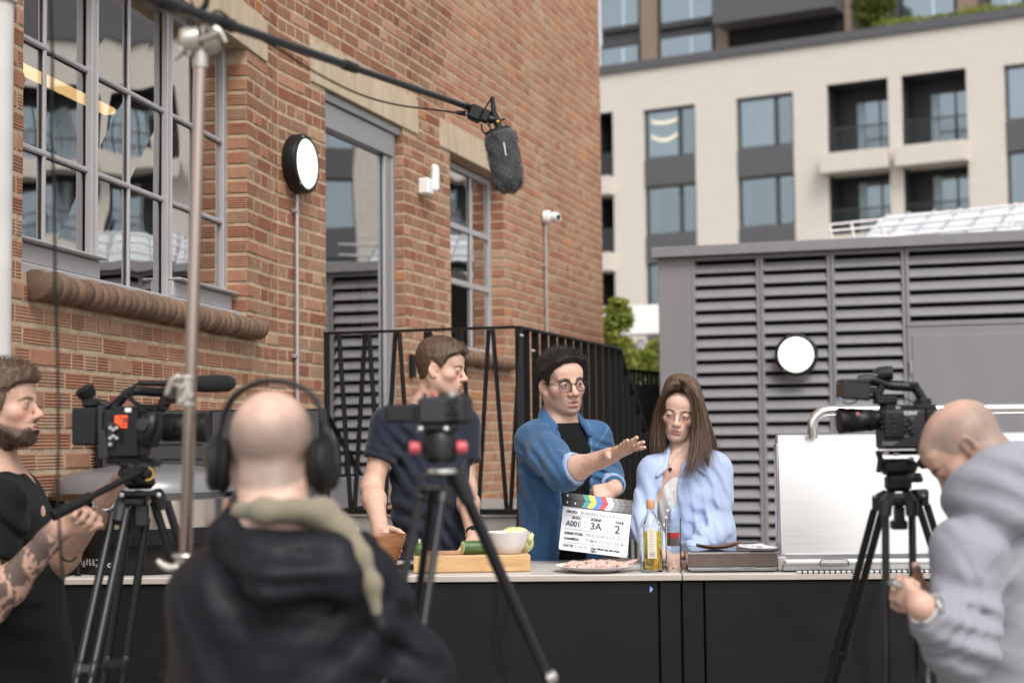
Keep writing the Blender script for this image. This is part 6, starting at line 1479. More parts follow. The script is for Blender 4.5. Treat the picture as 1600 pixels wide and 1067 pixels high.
def skin_cols(V, H, tone=(.56, .35, .265), stubble=0.0, scalp=0.0, brow=(.05, .03, .02), browt=.0042, lipc=(.40, .165, .14), lash=1.0, eye_open=1.0, look_down=0.0, mouth_open=0.0, hairline=.066, beard=None, blush=.10, browz=0.0):
    tone = np.array(tone); C = np.tile(tone, (len(V), 1)) * (1 + .05 * wob(V, 60))[:, None]
    p = H.l(V); x, y, z = np.abs(p[:, 0]), p[:, 1], p[:, 2]; inh = (np.abs(p[:, 2]) < .16) & (np.abs(p[:, 0]) < .11) & (np.abs(p[:, 1]) < .14)
    def sm(e0, e1, v): t = np.clip((v - e0) / (e1 - e0), 0, 1); return t * t * (3 - 2 * t)
    def mixc(w, c): 
        w = (w * inh)[:, None]; C[:] = C * (1 - w) + np.array(c) * w
    red = np.exp(-(((x - .042) / .022) ** 2 + ((z + .028) / .022) ** 2)) * (y > .02) + np.exp(-(((x) / .014) ** 2 + ((z + .034) / .012) ** 2)) * (y > .09) + (x > .074) * (np.abs(z) < .05) * .45
    C[:] *= 1 - (np.clip(red, 0, 1) * inh)[:, None] * np.array([-.04, blush, blush * 1.1])
    if stubble:
        g = sm(-.040, -.062, z) * sm(-.01, .02, y) * sm(-.125, -.10, z) * (1 - .6 * np.exp(-((x / .03) ** 2 + ((z + .068) / .010) ** 2)))
        mixc(g * stubble, (.13, .095, .08))
    if beard is not None:
        g = np.maximum(sm(-.028, -.054, z + .42 * np.maximum(0, y)) * sm(-.022, .004, y), np.exp(-((x / .03) ** 2 + ((z + .053) / .006) ** 2)) * (y > .07)) * sm(-.13, -.115, z)
        g *= 1 - np.exp(-((x / .022) ** 2 + ((z + .068) / .007) ** 2)); g *= sm(.080, .05, np.maximum(0, z + .06) * 2 + np.maximum(0, .0 - x) * 0 + (y > .075) * (z > -.048) * (x > .012) * .2)
        mixc(np.clip(g * 1.0, 0, .78), beard)
    if scalp:
        zb = np.interp(y, [-.11, -.03, 0.0, .03, .05, .09], [-.075, -.05, -.01, .0, .045, hairline]); mixc(sm(-.004, .012, z - zb) * (sm(.105, .050, z - .25 * np.minimum(0, y + .02)) * .85 + .15) * scalp * (.92 + .08 * wob(V, 38)), (.20, .155, .13))
    w = np.exp(-((x / (.022)) ** 4)) * np.exp(-((z + .0625) / .0046) ** 4) + np.exp(-((x / .019) ** 4)) * np.exp(-((z + .0738 + mouth_open) / .0058) ** 4)
    mixc(np.clip(w, 0, 1) * (y > .084) * .8, lipc)
    mixc(np.exp(-((x / .021) ** 4)) * np.exp(-((z + .068 + mouth_open * .5) / (.0014 + mouth_open * .5)) ** 2) * (y > .075) * .75, (.13, .04, .035))
    bz = .0195 + browz - .006 * ((x - .030) / .022) ** 2 * (x > .030) - .0025 * (x < .03) * (.03 - x) / .015
    mixc(np.exp(-((z - bz) / browt) ** 4) * sm(.010, .015, x) * sm(.056, .046, x) * (y > .045) * (.85 + .15 * np.sin(p[:, 0] * 2400)), brow)
    if lash:
        ez = -.0012 - look_down * .0035; xx = (x - .0318) / .0138; up = .0062 * eye_open * np.sqrt(np.clip(1 - xx ** 2, 0, 1))
        mixc(np.exp(-((z - ez - up) / .0017) ** 2) * (np.abs(xx) < 1.0) * (y > .07) * lash * .85, (.03, .018, .014))
        mixc(np.exp(-((z - ez + up * .95) / .0015) ** 2) * (np.abs(xx) < 1.0) * (y > .07) * lash * .35, (.16, .08, .06))
        mixc(np.exp(-((z + .014) / .006) ** 2 - ((x - .03) / .016) ** 2) * (y > .06) * .16, (.25, .12, .10))
    return C
def hand(S, wr, d, n, thumb, curl=(.25, .3, .35, .4), spread=.12, sc=1.0, tcurl=.3, tout=.8, bend2=1.0, stub=True):
    """wr wrist, d finger direction, n palm normal (side the fingers close towards), thumb=+1/-1 side"""
    wr = np.asarray(wr, float); d = unit(d); n = unit(np.asarray(n) - d * np.dot(n, d)); w = np.cross(d, n) * thumb; k = .010 * sc
    L = .090 * sc; out = {}
    for i, (o, l) in enumerate(((.030, .97), (.010, 1.0), (-.010, .96), (-.028, .88))):
        S.cap(wr + w * o * .55 * sc + d * .005, wr + d * L * l + w * o * sc, .0155 * sc, .0118 * sc, .014 * sc)
    S.cap(wr - d * .05 * sc * stub, wr + d * .01, .024 * sc, .023 * sc, .02)
    for i, (o, l, ln, r) in enumerate(((.030, .97, .074, .0092), (.010, 1.0, .081, .0094), (-.010, .96, .076, .0088), (-.028, .88, .060, .0078))):
        p = wr + d * L * l + w * o * sc; a = 0; dd = unit(d + w * spread * (o / .03)); r *= sc
        for j, f in enumerate((.44, .31, .25)):
            a += curl[i] * (1.0 if j == 0 else bend2 if j == 1 else bend2 * .7); v = dd * math.cos(a) + n * math.sin(a); e = p + v * ln * f * sc
            S.cap(p, e, r * (1 - .07 * j), r * (.93 - .09 * j), .004); S.ell(p, r * 1.05, None, .003); p = e
        out[i] = p
    p = wr + d * .022 * sc + w * .022 * sc + n * .004 * sc; v = unit(w * tout + d * .65 + n * .25)
    S.cap(wr + d * .01, p + v * .02 * sc, .017 * sc, .0145 * sc, .014 * sc)
    for j, (f, r) in enumerate(((.040, .0118), (.033, .0102), (.026, .0092))):
        e = p + v * f * sc; S.cap(p, e, r * sc, r * .92 * sc, .005); p = e; v = unit(v + (d * .55 - w * .55 + n * .5) * tcurl)
    out['t'] = p
    return out
def strands(mb, roots, dirs, ln, width, rnd, droop=.0, curl=.3, seg=3):
    for p, d in zip(roots, dirs):
        l = ln * rnd.uniform(.6, 1.25); d = unit(d + A(rnd.gauss(0, curl), rnd.gauss(0, curl), rnd.gauss(0, curl)) * .6); s_ = unit(np.cross(d, A(rnd.gauss(0, 1), rnd.gauss(0, 1), rnd.gauss(0, 1)))) * width * .5
        pts = [p]; v = d
        for j in range(seg): v = unit(v + A(rnd.gauss(0, curl), rnd.gauss(0, curl), rnd.gauss(0, curl) - droop) * .35); pts.append(pts[-1] + v * l / seg)
        vs = []
        for j, q in enumerate(pts): f = 1 - .85 * j / seg; vs += [q - s_ * f, q + s_ * f]
        mb.add(vs, [(2 * j, 2 * j + 1, 2 * j + 3, 2 * j + 2) for j in range(seg)])
def near_prims(S, H):
    c = H.w((0, -.005, .02)); return [p for p in S.p if abs(H.l((p[1] + p[2]) / 2)[0]) < .068 and np.all(p[2] > c - .13) and np.all(p[1] < c + .13) and np.linalg.norm((p[1] + p[2]) / 2 - c) < .16]
def hair_short(parent, S_skull, H, zbfun, thick, m, n, ln, flow, rnd, name='hair', h=.0035, curl=.3, clump=.004, cf=55, width=.0011, blend=.012, lo=-.09):
    """short hair: a lumpy shell over the scalp above the hairline, with single hairs lying along flow"""
    Hs = Sdf(); near = near_prims(S_skull, H)
    def fn(P):
        p = H.l(P); x, y, z = np.abs(p[:, 0]), p[:, 1], p[:, 2]; t = np.clip((z - zbfun(x, y)) / blend, 0, 1); t = t * t * (3 - 2 * t)
        T = -.006 + (thick(p) + .006) * t + clump * t * wob(p, cf)
        return S_skull.ev(P, near) - T * H.s
    r = .17 * H.s; Hs.fn(fn, H.c - r, H.c + r, .0); V, F = Hs.mesh(h)
    p = H.l(V); k = p[:, 2] > lo; N = vnormals(V, F)
    q = MB(); z = H.l(V); sel = [i for i in range(len(V)) if z[i, 2] > zbfun(abs(z[i, 0:1]), z[i, 1:2])[0] + .001]
    off = WLOC[parent.name]; pick = [rnd.choice(sel) for _ in range(n)]
    strands(q, V[pick] - N[pick] * .002, [unit(N[i] * .28 + H.d(flow(z[i]))) for i in pick], ln, width, rnd, curl=curl)
    nv = len(V); allV = np.vstack([V, np.array(q.v)]) - off; faces = F.tolist() + [tuple(i + nv for i in f) for f in q.f]
    me = make_mesh(name, allV.tolist(), faces, m); sm_ = np.zeros(len(faces), bool); sm_[:len(F)] = True; me.polygons.foreach_set('use_smooth', sm_)
    return link(name, me, parent)
def hair_mat(name, c, c2, rough=.42):
    return mat(name, c, rough, col2=c2, vscale=90, spec=.45, stretch=(1, 1, .5))
HAIR_BROWN = hair_mat('brown_hair', (.125, .075, .046), (.06, .035, .022), .6); HAIR_DARK = hair_mat('dark_hair', (.022, .014, .011), (.010, .007, .006), .55); HAIR_LONG = hair_mat('long_brown_hair', (.13, .072, .041), (.045, .024, .014), .5); BEARD = hair_mat('brown_beard', (.07, .04, .025), (.035, .02, .013))
def cloth(name, c, var=.08, rough=.85, bump=.35, bscale=600, sheen=.15, vscale=12, col2=None, attr=None): return mat(name, c, rough, var=var, attr=attr, vscale=vscale, bump=bump, bscale=bscale, spec=.2, sheen=sheen, bdist=.0008, col2=col2)
CL_NAVY = cloth('navy_cotton', (.014, .018, .033)); CL_BLACK = cloth('black_cotton', (.0045, .0045, .0055), sheen=.03); CL_BLUE = cloth('pale_blue_cotton', (.39, .47, .66), .07, bump=.25); CL_WHITE = cloth('white_cotton', (.62, .60, .60)); CL_GREY = cloth('grey_marl', (.26, .26, .295), .07, bscale=350, vscale=150, bump=.5)
CL_ANORAK = mat('navy_anorak', (.006, .0062, .0095), .6, var=.15, vscale=10, bump=.2, bscale=300, spec=.25); CL_KHAKI = cloth('khaki_lining', (.22, .19, .135)); CL_JEANS = cloth('dark_trousers', (.012, .013, .018))
def denim():
    m = cloth('blue_denim', (.040, .110, .235), .22, bscale=800, bump=.5, vscale=7); return m
CL_DENIM = denim(); CL_DENIM2 = cloth('worn_denim', (1, 1, 1), .18, bscale=800, bump=.5, vscale=9, attr='Col'); CL_DENIMIN = cloth('pale_denim_inside', (.28, .36, .52))
def legs(parent, hipL, hipR, yaw, m=CL_JEANS):
    """trousers and shoes down to the ground"""
    S = Sdf(); y = math.radians(yaw); f = A(math.sin(y), -math.cos(y), 0); mid = (hipL + hipR) / 2
    S.cap(hipL + UZ * .02, hipR + UZ * .02, .10, .10, .05)
    for h in (hipL, hipR):
        kn = A(h[0], h[1], h[2] * .53) + f * .02; an = A(h[0], h[1], .09) - f * .01
        S.cap(h, kn, .088, .062, .04); S.cap(kn, an, .060, .05, .03)
    S.disp(folds([], .003, 22)); V, F = S.mesh(.011); sdf_obj('trousers', V, F, m, parent)
    for h in (hipL, hipR):
        q = Sdf(); b = A(h[0], h[1], .045); q.cap(b - f * .05, b + f * .14, .042, .036, .02); q.box(b + f * .045 - UZ * .035, (.045, .15, .012), np.column_stack([np.cross(f, UZ), f, UZ]), .008, .01); V, F = q.mesh(.008); sdf_obj('shoe', V, F, MAT_RUBBER, parent)
def person(label, base): return None
def make_person(label, S, H, base, h, cols, lo=None):
    V, F = S.mesh(h, lo=lo); o = sdf_obj('person', V, F, SKIN, None, base, skin_cols(V, H, **cols) if not callable(cols) else cols(V)); tag(o, label, 'person'); return o
def gpoint(p): return A(p[0], p[1], 0)
# ------------------------------------------------------------------ man in the navy T-shirt, in profile
def navy_man():
    Y = 6.4; rnd = random.Random(31)
    H = Frame(at(688, 576, Y), 78, 7, 0, .97)
    nb = at(668, 626, Y + .02); hip = at(668, 905, Y + .05)
    sR, eR, wR = at(607, 664, Y - .12), at(581, 762, Y - .16), at(594, 826, Y - .42)
    sL, eL, wL = at(723, 664, Y + .12), at(728, 765, Y + .06), at(742, 842, Y - .32)
    side = unit(sL - sR); front = unit(np.cross(UZ, side)) * -1
    if front[1] > 0: front = -front
    B = Sdf(); head(B, H, jaw=1.0, nose=1.06, look_down=1.0, eye_open=.26, neck=nb, neck_r=.053, lips=.9)
    B.loft(hip + UZ * .25, nb + UZ * .0, side, front, [(0, .13, .085), (.55, .15, .10, .02), (.8, .145, .085), (1, .06, .06)], .05)
    B.cap(sR, sL, .05, .05, .04)
    for s_, e_, w_ in ((sR, eR, wR), (sL, eL, wL)): B.chain([s_, e_], [.052, .041], .03); B.chain([e_, e_ + (w_ - e_) * .3, w_], [.043, .043, .029], .03)
    hand(B, wR, (wR - eR) + A(.02, -.10, -.12), A(.6, .1, -.5), 1, curl=(.5, .55, .6, .6)); hand(B, wL, A(.03, -.16, -.045), A(0, 0, -1), -1, curl=(.25, .25, .25, .3))
    P = make_person('man with short brown hair in a navy T-shirt, in profile, hand in the wooden bowl', B, H, gpoint(hip), .0034, dict(tone=(.60, .375, .285), stubble=.16, brow=(.17, .09, .055), look_down=1.0, eye_open=.26, hairline=.06, blush=.14, lipc=(.48, .21, .18)))
    eyes(P, H, (.1, 1, -.45), (.12, .16, .18))
    T = Sdf(); T.loft(hip - UZ * .02, nb - UZ * .012, side, front, [(0, .178, .125, .02), (.3, .165, .115, .015), (.6, .172, .122, .02), (.8, .175, .108, .005), (.92, .13, .078, -.005), (1, .062, .058, -.005)], .05)
    T.cap(sR + A(0, 0, .004), sL + A(0, 0, .004), .062, .062, .06)
    for s_, e_ in ((sR, eR), (sL, eL)): d = (e_ - s_); T.sleeve(s_, s_ + d * .56, .064, .069, .05)
    T.ell(nb + front * .030 + UZ * .028, (.064, .066, .046), None, .012, 's')
    T.disp(folds([(sR + A(.05, -.05, -.07), A(.8, 0, .6), .045, .09, .005), (at(620, 740, Y - .1), A(1, 0, .5), .05, .10, .006), (at(640, 830, Y - .1), A(.4, 0, 1), .07, .14, .006), (at(715, 720, Y - .05), A(1, 0, -.5), .05, .09, .006), (at(708, 840, Y - .1), A(1, 0, .6), .05, .12, .008), (sR + (eR - sR) * .4, A(.3, 0, 1), .03, .06, .004)], .0022, 15))
    V, F = T.mesh(.006); sdf_obj('t_shirt', V, F, CL_NAVY, P)
    zb = lambda x, y: np.interp(y, [-.11, -.06, -.040, -.032, -.024, .012, .022, .034, .046, .058, .072, .095], [-.062, -.060, -.050, -.025, .026, .0, -.006, .012, .034, .044, .052, .056]) + .012 * np.exp(-((x - .038) / .014) ** 2) * (y > .05)
    hair_short(P, B, H, zb, lambda p: .0065 + .013 * np.clip((p[:, 2] - .03) / .08, 0, 1) + .006 * np.clip((p[:, 1] - .03) / .05, 0, 1) * (p[:, 2] > .05), HAIR_BROWN, 7000, .011, lambda p: A(.15, .75 if p[2] > .05 else .2, .35 if p[2] > .05 else -.75), rnd, width=.0014, clump=.003, blend=.022)
    legs(P, hip - side * .09, hip + side * .09, 30)
    w = wL + (eL - wL) * .10; q = MB(); d = unit(wL - eL); q.lathe([(.030, -.011), (.0335, -.009), (.0335, .009), (.030, .011)], w, d, 26); q.cbox(w + A(.004, -.031, .01), (.03, .012, .034), .004)
    tag(q.build('wristwatch', MAT_BLACKPL, base=w), 'black watch on the left wrist of the man in navy', 'watch')
    return P
navy_man()
# ------------------------------------------------------------------ man in the denim shirt, holding the slate and reaching out
def denim_man():
    Y = 6.1; rnd = random.Random(32)
    H = Frame(at(878, 599, Y), 24, 5, -5, 1.0)
    nb = at(874, 654, Y + .03); hip = at(876, 905, Y + .1)
    sR, eR, wR = at(834, 688, Y - .02), at(882, 738, Y - .30), at(951, 713, Y - .46)
    sL, eL, wL = at(930, 684, Y + .08), at(951, 744, Y + .13), at(961, 763, Y - .06)
    side = unit(sL - sR); front = unit(A(math.sin(.35), -math.cos(.35), 0))
    B = Sdf(); head(B, H, jaw=1.04, nose=1.14, eye_open=.62, mouth_open=.0075, neck=nb, neck_r=.060, lips=1.15, chin=.98)
    B.loft(hip + UZ * .2, nb, side, front, [(0, .13, .085), (.55, .145, .095, .02), (.8, .14, .08), (1, .06, .058)], .05); B.cap(sR, sL, .048, .048, .04)
    for s_, e_, w_ in ((sR, eR, wR), (sL, eL, wL)): B.chain([s_, e_], [.050, .043], .03); B.chain([e_, e_ + (w_ - e_) * .3, w_], [.043, .042, .027], .03)
    hand(B, wR, A(.56, -.74, .27), A(.1, -.25, -1), -1, curl=(-.05, -.12, -.02, .08), spread=.24, sc=1.08, tcurl=.1, tout=.62, bend2=.5)
    hand(B, wL, A(-.60, -.20, -.14), A(-.1, .75, -.5), 1, curl=(1.1, 1.15, 1.2, 1.25), sc=.93, tcurl=.35, tout=.45, stub=False)
    P = make_person('man with dark hair and round glasses in an open denim shirt, arm stretched out', B, H, gpoint(hip), .0032, dict(tone=(.60, .375, .285), stubble=.30, brow=(.025, .015, .011), browt=.0058, mouth_open=.0075, eye_open=.62, lipc=(.46, .17, .15), browz=.003))
    eyes(P, H, (.35, 1, -.10), (.06, .035, .02))
    # black T-shirt
    T = Sdf(); T.loft(hip - UZ * .02, nb - UZ * .012, side, front, [(0, .155, .105, .015), (.4, .150, .10, .015), (.75, .155, .105, .014), (.88, .125, .095, .012), (.96, .085, .082, .006), (1.02, .072, .074, .004)], .05)
    T.ell(nb + front * .024 + UZ * .030, (.066, .068, .042), None, .010, 's'); T.disp(folds([(at(905, 740, Y - .1), A(1, 0, .4), .05, .1, .004)], .0016, 15)); V, F = T.mesh(.007); sdf_obj('t_shirt', V, F, CL_BLACK, P)
    # denim shirt, open at the front
    J = Sdf(); J.loft(hip + UZ * .03, nb - UZ * .006, side, front, [(0, .172, .122, .012), (.35, .170, .118, .012), (.7, .178, .116, .01), (.86, .150, .095, .0), (1, .074, .070, -.005)], .05)
    J.cap(sR + UZ * .002, sL + UZ * .002, .062, .060, .06)
    # opening down the front
    oc = nb + front * .13 + side * .030 - UZ * .33; lean = np.array(Matrix.Rotation(.05, 3, 'Y'))
    J.box(oc, (.058, .12, .34), np.column_stack([side, front, UZ]) @ lean, .01, .008, 's')
    J.ell(nb + front * .03 + UZ * .035, (.064, .066, .05), None, .010, 's')
    up = unit(eR - sR); J.chain([sR, sR + (eR - sR) * .5, eR, eR + (wR - eR) * .12], [.068, .070, .064, .061], .04)
    J.chain([sL, eL, eL + (wL - eL) * .70], [.062, .052, .045], .04)
    J.disp(folds([(sR + (eR - sR) * .55, A(.5, -.3, .8), .045, .09, .007), (eR + A(-.02, .02, .0), A(.8, 0, .5), .035, .08, .007), (at(822, 780, Y - .08), A(1, 0, .25), .05, .14, .007), (at(945, 720, Y), A(.3, 0, 1), .035, .08, .006), (at(850, 830, Y - .1), A(1, 0, -.1), .05, .12, .006), (sR + A(-.02, -.05, -.1), A(.6, 0, .8), .05, .08, .006)], .0022, 17))
    V, F = J.mesh(.0055); 
    cD = np.tile(np.array([.040, .110, .235]), (len(V), 1)); ob_ = np.column_stack([side, front, UZ]) @ lean; qd = (V - oc) @ ob_; ed = np.minimum(np.abs(np.abs(qd[:, 0]) - .066), 9)
    seam = (ed < .0035) & (np.abs(qd[:, 2]) < .36) & (qd[:, 1] > -.14)
    for s__, e__ in ((sR, eR), (sL, eL)): ax_ = unit((e__ - s__) * .5 + (s__ - nb) * .8); dd_ = (V - s__ - unit(s__ - nb) * -.005) @ ax_; seam |= (np.abs(dd_) < .003) & (np.linalg.norm(V - s__, axis=1) < .12)
    hem = np.abs(V[:, 2] - hip[2] - .06) < .003; w1 = np.clip(.5 + .5 * wob(V, 19), 0, 1)[:, None] * .45; cD = cD * (1 - w1) + np.array([.075, .165, .30]) * w1; cD *= .80; cD[seam | hem] = (.085, .165, .29)
    jk = sdf_obj('denim_shirt', V, F, CL_DENIM2, P, None, cD)
    K = Sdf()      # collar: two fold-over leaves round the neck
    for sg in (-1, 1):
        pts = [nb - front * .056 + UZ * .050, nb + side * sg * .054 - front * .03 + UZ * .046, nb + side * sg * .066 + front * .03 + UZ * .016, nb + side * (sg * .058 + .012) + front * .082 - UZ * .030]
        for i in range(3):
            a, b = np.asarray(pts[i]), np.asarray(pts[i + 1])
            for t in np.linspace(0, 1, 13)[:-1]:
                c = a + (b - a) * t; dn = unit(side * sg * .55 * min(1, i + t) - UZ * .8 + front * .15); K.cap(c, c + dn * (.030 + .008 * (i + t)), .0055, .0050, .010)
        K.cap(pts[3], pts[3] + side * sg * .016 - UZ * .035 + front * .004, .0055, .005, .012)
    V, F = K.mesh(.004); sdf_obj('collar', V, F, CL_DENIM, jk)
    for c0, c1, r0, r1, nm in ((eR + (wR - eR) * .08, eR + (wR - eR) * .30, .0625, .060, 'rolled_cuff'), (eL + (wL - eL) * .55, eL + (wL - eL) * .80, .048, .047, 'rolled_cuff')):
        C = Sdf(); C.cap(c0, c1, r0, r1, .01); d = unit(c1 - c0); C.cap(c0 - d * .08, c1 + d * .12, r0 - .012, r1 - .012, .006, 's')
        for cc, s_ in ((c0, -1), (c1, 1)): C.box(cc + d * s_ * .10, (.12, .12, .10), np.column_stack([unit(np.cross(d, UZ)), np.cross(d, unit(np.cross(d, UZ))), d]), .002, .004, 's')
        C.disp(folds([], .0028, 30)); V, F = C.mesh(.0045); sdf_obj(nm, V, F, CL_DENIMIN, jk)
    zb = lambda x, y: np.interp(y, [-.11, -.06, -.040, -.032, -.024, .012, .024, .036, .046, .06, .075, .10], [-.066, -.062, -.05, -.022, .026, .0, -.018, .004, .036, .060, .074, .078]) - .012 * np.clip((x - .03) / .02, 0, 1) * (y > .05)
    hair_short(P, B, H, zb, lambda p: .006 + .017 * np.clip((p[:, 2] - .02) / .08, 0, 1) + .005 * np.clip(p[:, 1] / .08, 0, 1) * (p[:, 2] > .05), HAIR_DARK, 9000, .018, lambda p: A(.6, .1, .42 - 2 * p[0]) if (p[2] > .06 and p[1] > .03) else A(.5, -.5, .2) if p[2] > .06 else A(0, -.3, -.8), rnd, clump=.005, cf=42, width=.0015, curl=.6, blend=.030)
    legs(P, hip - side * .09, hip + side * .09, 20)
    # round glasses
    g = thing('glasses', 'thin dark rimmed round glasses on the face of the man in denim', 'glasses', H.w((0, .105, 0)))
    for x in (-1, 1):
        q = MB(); c = A(x * .0335, .1045, -.004); n = 40
        ring = lambda r1, r2: np.array([H.w(c + A(r1 * math.cos(t), -.012 * abs(math.cos(t)) * (math.cos(t) * x > 0), r2 * math.sin(t))) for t in np.linspace(0, 2 * PI, n + 1)])
        q.tube(ring(.0250, .0220), [.0013 + .0011 * max(0, math.sin(t)) for t in np.linspace(0, 2 * PI, n + 1)], 8, caps=False); q.build('rim', MAT_GLOSSBLACK, g)
        q = MB(); rr = ring(.024, .021)[:-1]; q.add(rr, [tuple(range(n))]); q.build('lens', MATS.get('spectacle') or MATS.setdefault('spectacle', glass_mat('spectacle', ior=1.35, base=0)), g, smooth=False)
        q = MB(); q.tube([H.w(A(x * .058, .0925, .004)), H.w(A(x * .071, .088, .006))], .0028, 8); q.tube(spline([H.w(A(x * .071, .088, .006)), H.w(A(x * .0765, .04, .005)), H.w(A(x * .0775, -.005, .004)), H.w(A(x * .078, -.022, -.014))], 12), .0018, 8); q.build('temple', MAT_GLOSSBLACK, g)
    q = MB(); q.tube(spline([H.w((-.0105, .1045, .002)), H.w((0, .1085, .0055)), H.w((.0105, .1045, .002))], 8), .0015, 8); q.build('bridge', MAT_GLOSSBLACK, g)
    # buttons on the open shirt edge
    for t in (.03,):
        q = MB(); c = at(870, 692, Y - .155); q.lathe([(.006, 0), (.0065, .002), (.001, .003)], c, (0, -1, .1), 14); q.build('button', MAT_SILVER, jk)
    return P
denim_man()
# ------------------------------------------------------------------ woman in the pale blue shirt
def woman():
    Y = 6.1; rnd = random.Random(33)
    H = Frame(at(1063, 642, Y), -14, 13, 9, .92)
    nb = at(1068, 702, Y + .03); hip = at(1072, 915, Y + .08)
    sR, eR, wR = at(1024, 738, Y - .02), at(1006, 818, Y - .08), at(1034, 868, Y - .38)
    sL, eL, wL = at(1115, 734, Y + .05), at(1119, 832, Y + .0), at(1082, 866, Y - .36)
    side = unit(sL - sR); front = unit(A(-math.sin(.12), -math.cos(.12), 0))
    B = Sdf(); head(B, H, jaw=.90, nose=.88, look_down=1.0, eye_open=.46, neck=nb, neck_r=.046, lips=1.3, brow=.7)
    B.loft(hip + UZ * .15, nb - UZ * .005, side, front, [(0, .11, .08), (.55, .12, .085, .01), (.8, .125, .070, .004), (.93, .08, .055), (1, .05, .048)], .05); B.cap(sR + UZ * .008, sL + UZ * .008, .040, .040, .05)
    for s_, e_, w_ in ((sR, eR, wR), (sL, eL, wL)): B.chain([s_, e_], [.042, .034], .03); B.chain([e_, w_], [.036, .023], .03)
    hand(B, wR, A(.25, -.5, -.08), A(0, -.1, -1), -1, curl=(.5, .5, .55, .6), sc=.88); hand(B, wL, A(-.5, -.25, -.05), A(0, -.1, -1), 1, curl=(.6, .6, .6, .6), sc=.88)
    P = make_person('young woman with long brown hair in an open pale blue shirt, looking down', B, H, gpoint(hip), .0032, dict(tone=(.66, .43, .335), brow=(.055, .03, .02), browt=.0034, look_down=1.0, eye_open=.46, lipc=(.50, .18, .16), hairline=.074, blush=.12, browz=.001))
    eyes(P, H, (-.25, 1, -.62), (.05, .035, .022))
    T = Sdf(); T.loft(hip, nb - UZ * .02, side, front, [(0, .135, .10, .005), (.4, .125, .09, .01), (.68, .135, .105, .02), (.85, .12, .078, .005), (1, .075, .055)], .05); T.ell(nb + front * .075 - UZ * .035, (.056, .08, .076), None, .012, 's')
    T.disp(folds([(at(1040, 790, Y - .1), A(1, 0, .2), .04, .1, .003)], .0014, 17)); V, F = T.mesh(.006); sdf_obj('t_shirt', V, F, CL_WHITE, P)
    J = Sdf(); J.loft(hip - UZ * .02, nb - UZ * .004, side, front, [(0, .170, .125, .005), (.35, .158, .115, .01), (.68, .155, .118, .012), (.85, .140, .092, .0), (1, .066, .064)], .05); J.cap(sR, sL, .055, .058, .06)
    J.chain([sR, eR, eR + (wR - eR) * .85], [.060, .060, .046], .05); J.chain([sL, eL, eL + (wL - eL) * .85], [.066, .066, .048], .05)
    lean = np.array(Matrix.Rotation(.28, 3, 'Y'))
    J.box(nb + front * .13 - side * .082 - UZ * .28, (.034, .12, .32), np.column_stack([side, front, UZ]) @ lean, .01, .008, 's'); J.ell(nb + front * .045 + UZ * .012, (.060, .075, .062), None, .012, 's')
    J.disp(folds([(sL + (eL - sL) * .45, A(.9, -.2, .35), .06, .12, .006), (eL + A(-.03, -.1, .03), A(.5, -.5, .8), .05, .10, .006), (at(1080, 800, Y - .12), A(1, 0, .1), .05, .14, .007), (sR + (eR - sR) * .6, A(1, 0, .3), .05, .10, .006), (eR + A(0, -.08, 0), A(.4, -.5, .8), .045, .09, .006), (at(1100, 735, Y - .06), A(1, 0, .6), .045, .07, .006), (at(1090, 850, Y - .25), A(.7, 0, .8), .03, .08, .006)], .0022, 13))
    V, F = J.mesh(.0055); jk = sdf_obj('shirt', V, F, CL_BLUE, P)
    K = Sdf()
    for sg in (-1, 1):
        pts = [nb - front * .05 + UZ * .028, nb + side * sg * .052 - front * .02 + UZ * .022, nb + side * sg * .064 + front * .045 - UZ * .012, nb + side * (sg * .062 - .012) + front * .105 - UZ * .075]
        for i in range(3):
            for t in np.linspace(0, 1, 14)[:-1]:
                c = pts[i] + (pts[i + 1] - pts[i]) * t; dn = unit(side * sg * (.5 + .25 * (i + t - .5)) - UZ * .8 + front * .1); K.cap(c, c + dn * (.026 + .007 * (i + t)), .0048, .0045, .010)
    V, F = K.mesh(.004); sdf_obj('collar', V, F, CL_BLUE, jk)
    for i in range(6):
        c = onplane(1051 - i * 2.6, 764 + i * 11, nb + front * .128, front); q = MB(); q.lathe([(.0048, -.004), (.0052, .0015), (.001, .002)], c, front, 12); q.build('button', MAT_WHITE, jk)
    c = onplane(1085, 790, nb + front * .135, front); q = MB()
    pk = [c + side * a + UZ * b for a, b in ((-.045, .05), (.05, .045), (.05, -.045), (.004, -.062), (-.045, -.048))]
    for a, b in zip(pk, pk[1:] + pk[:1]): q.tube([a - front * .004, b - front * .004], .0010, 6)
    q.build('pocket_seam', CL_BLUE, jk)
    # hair: scalp shell plus falling locks
    hd = 0.0
    def G(l): return np.array([at(x, y, Y + dy) for x, y, dy in l])
    gs = [G(((1063, 594, -.075), (1074, 600, -.100), (1085, 622, -.095), (1091, 648, -.085), (1091, 680, -.085), (1088, 710, -.12), (1077, 738, -.15), (1068, 757, -.155))),
          G(((1066, 592, -.05), (1083, 602, -.08), (1090, 633, -.085), (1093, 668, -.085), (1092, 703, -.11), (1090, 735, -.13))),
          G(((1068, 591, -.02), (1086, 604, -.03), (1093, 640, -.04), (1099, 680, -.05), (1104, 712, -.065), (1108, 742, -.08))),
          G(((1069, 591, .02), (1086, 606, .03), (1096, 645, .04), (1107, 690, .045), (1122, 728, .05), (1134, 754, .05))),
          G(((1066, 592, .05), (1080, 604, .09), (1092, 645, .11), (1106, 690, .12), (1114, 740, .12)))]
    gs.insert(0, G(((1062, 613, -.098), (1069, 611, -.107), (1082, 622, -.102), (1087, 645, -.092), (1087, 672, -.092), (1084, 705, -.12), (1077, 735, -.145), (1066, 757, -.155))))
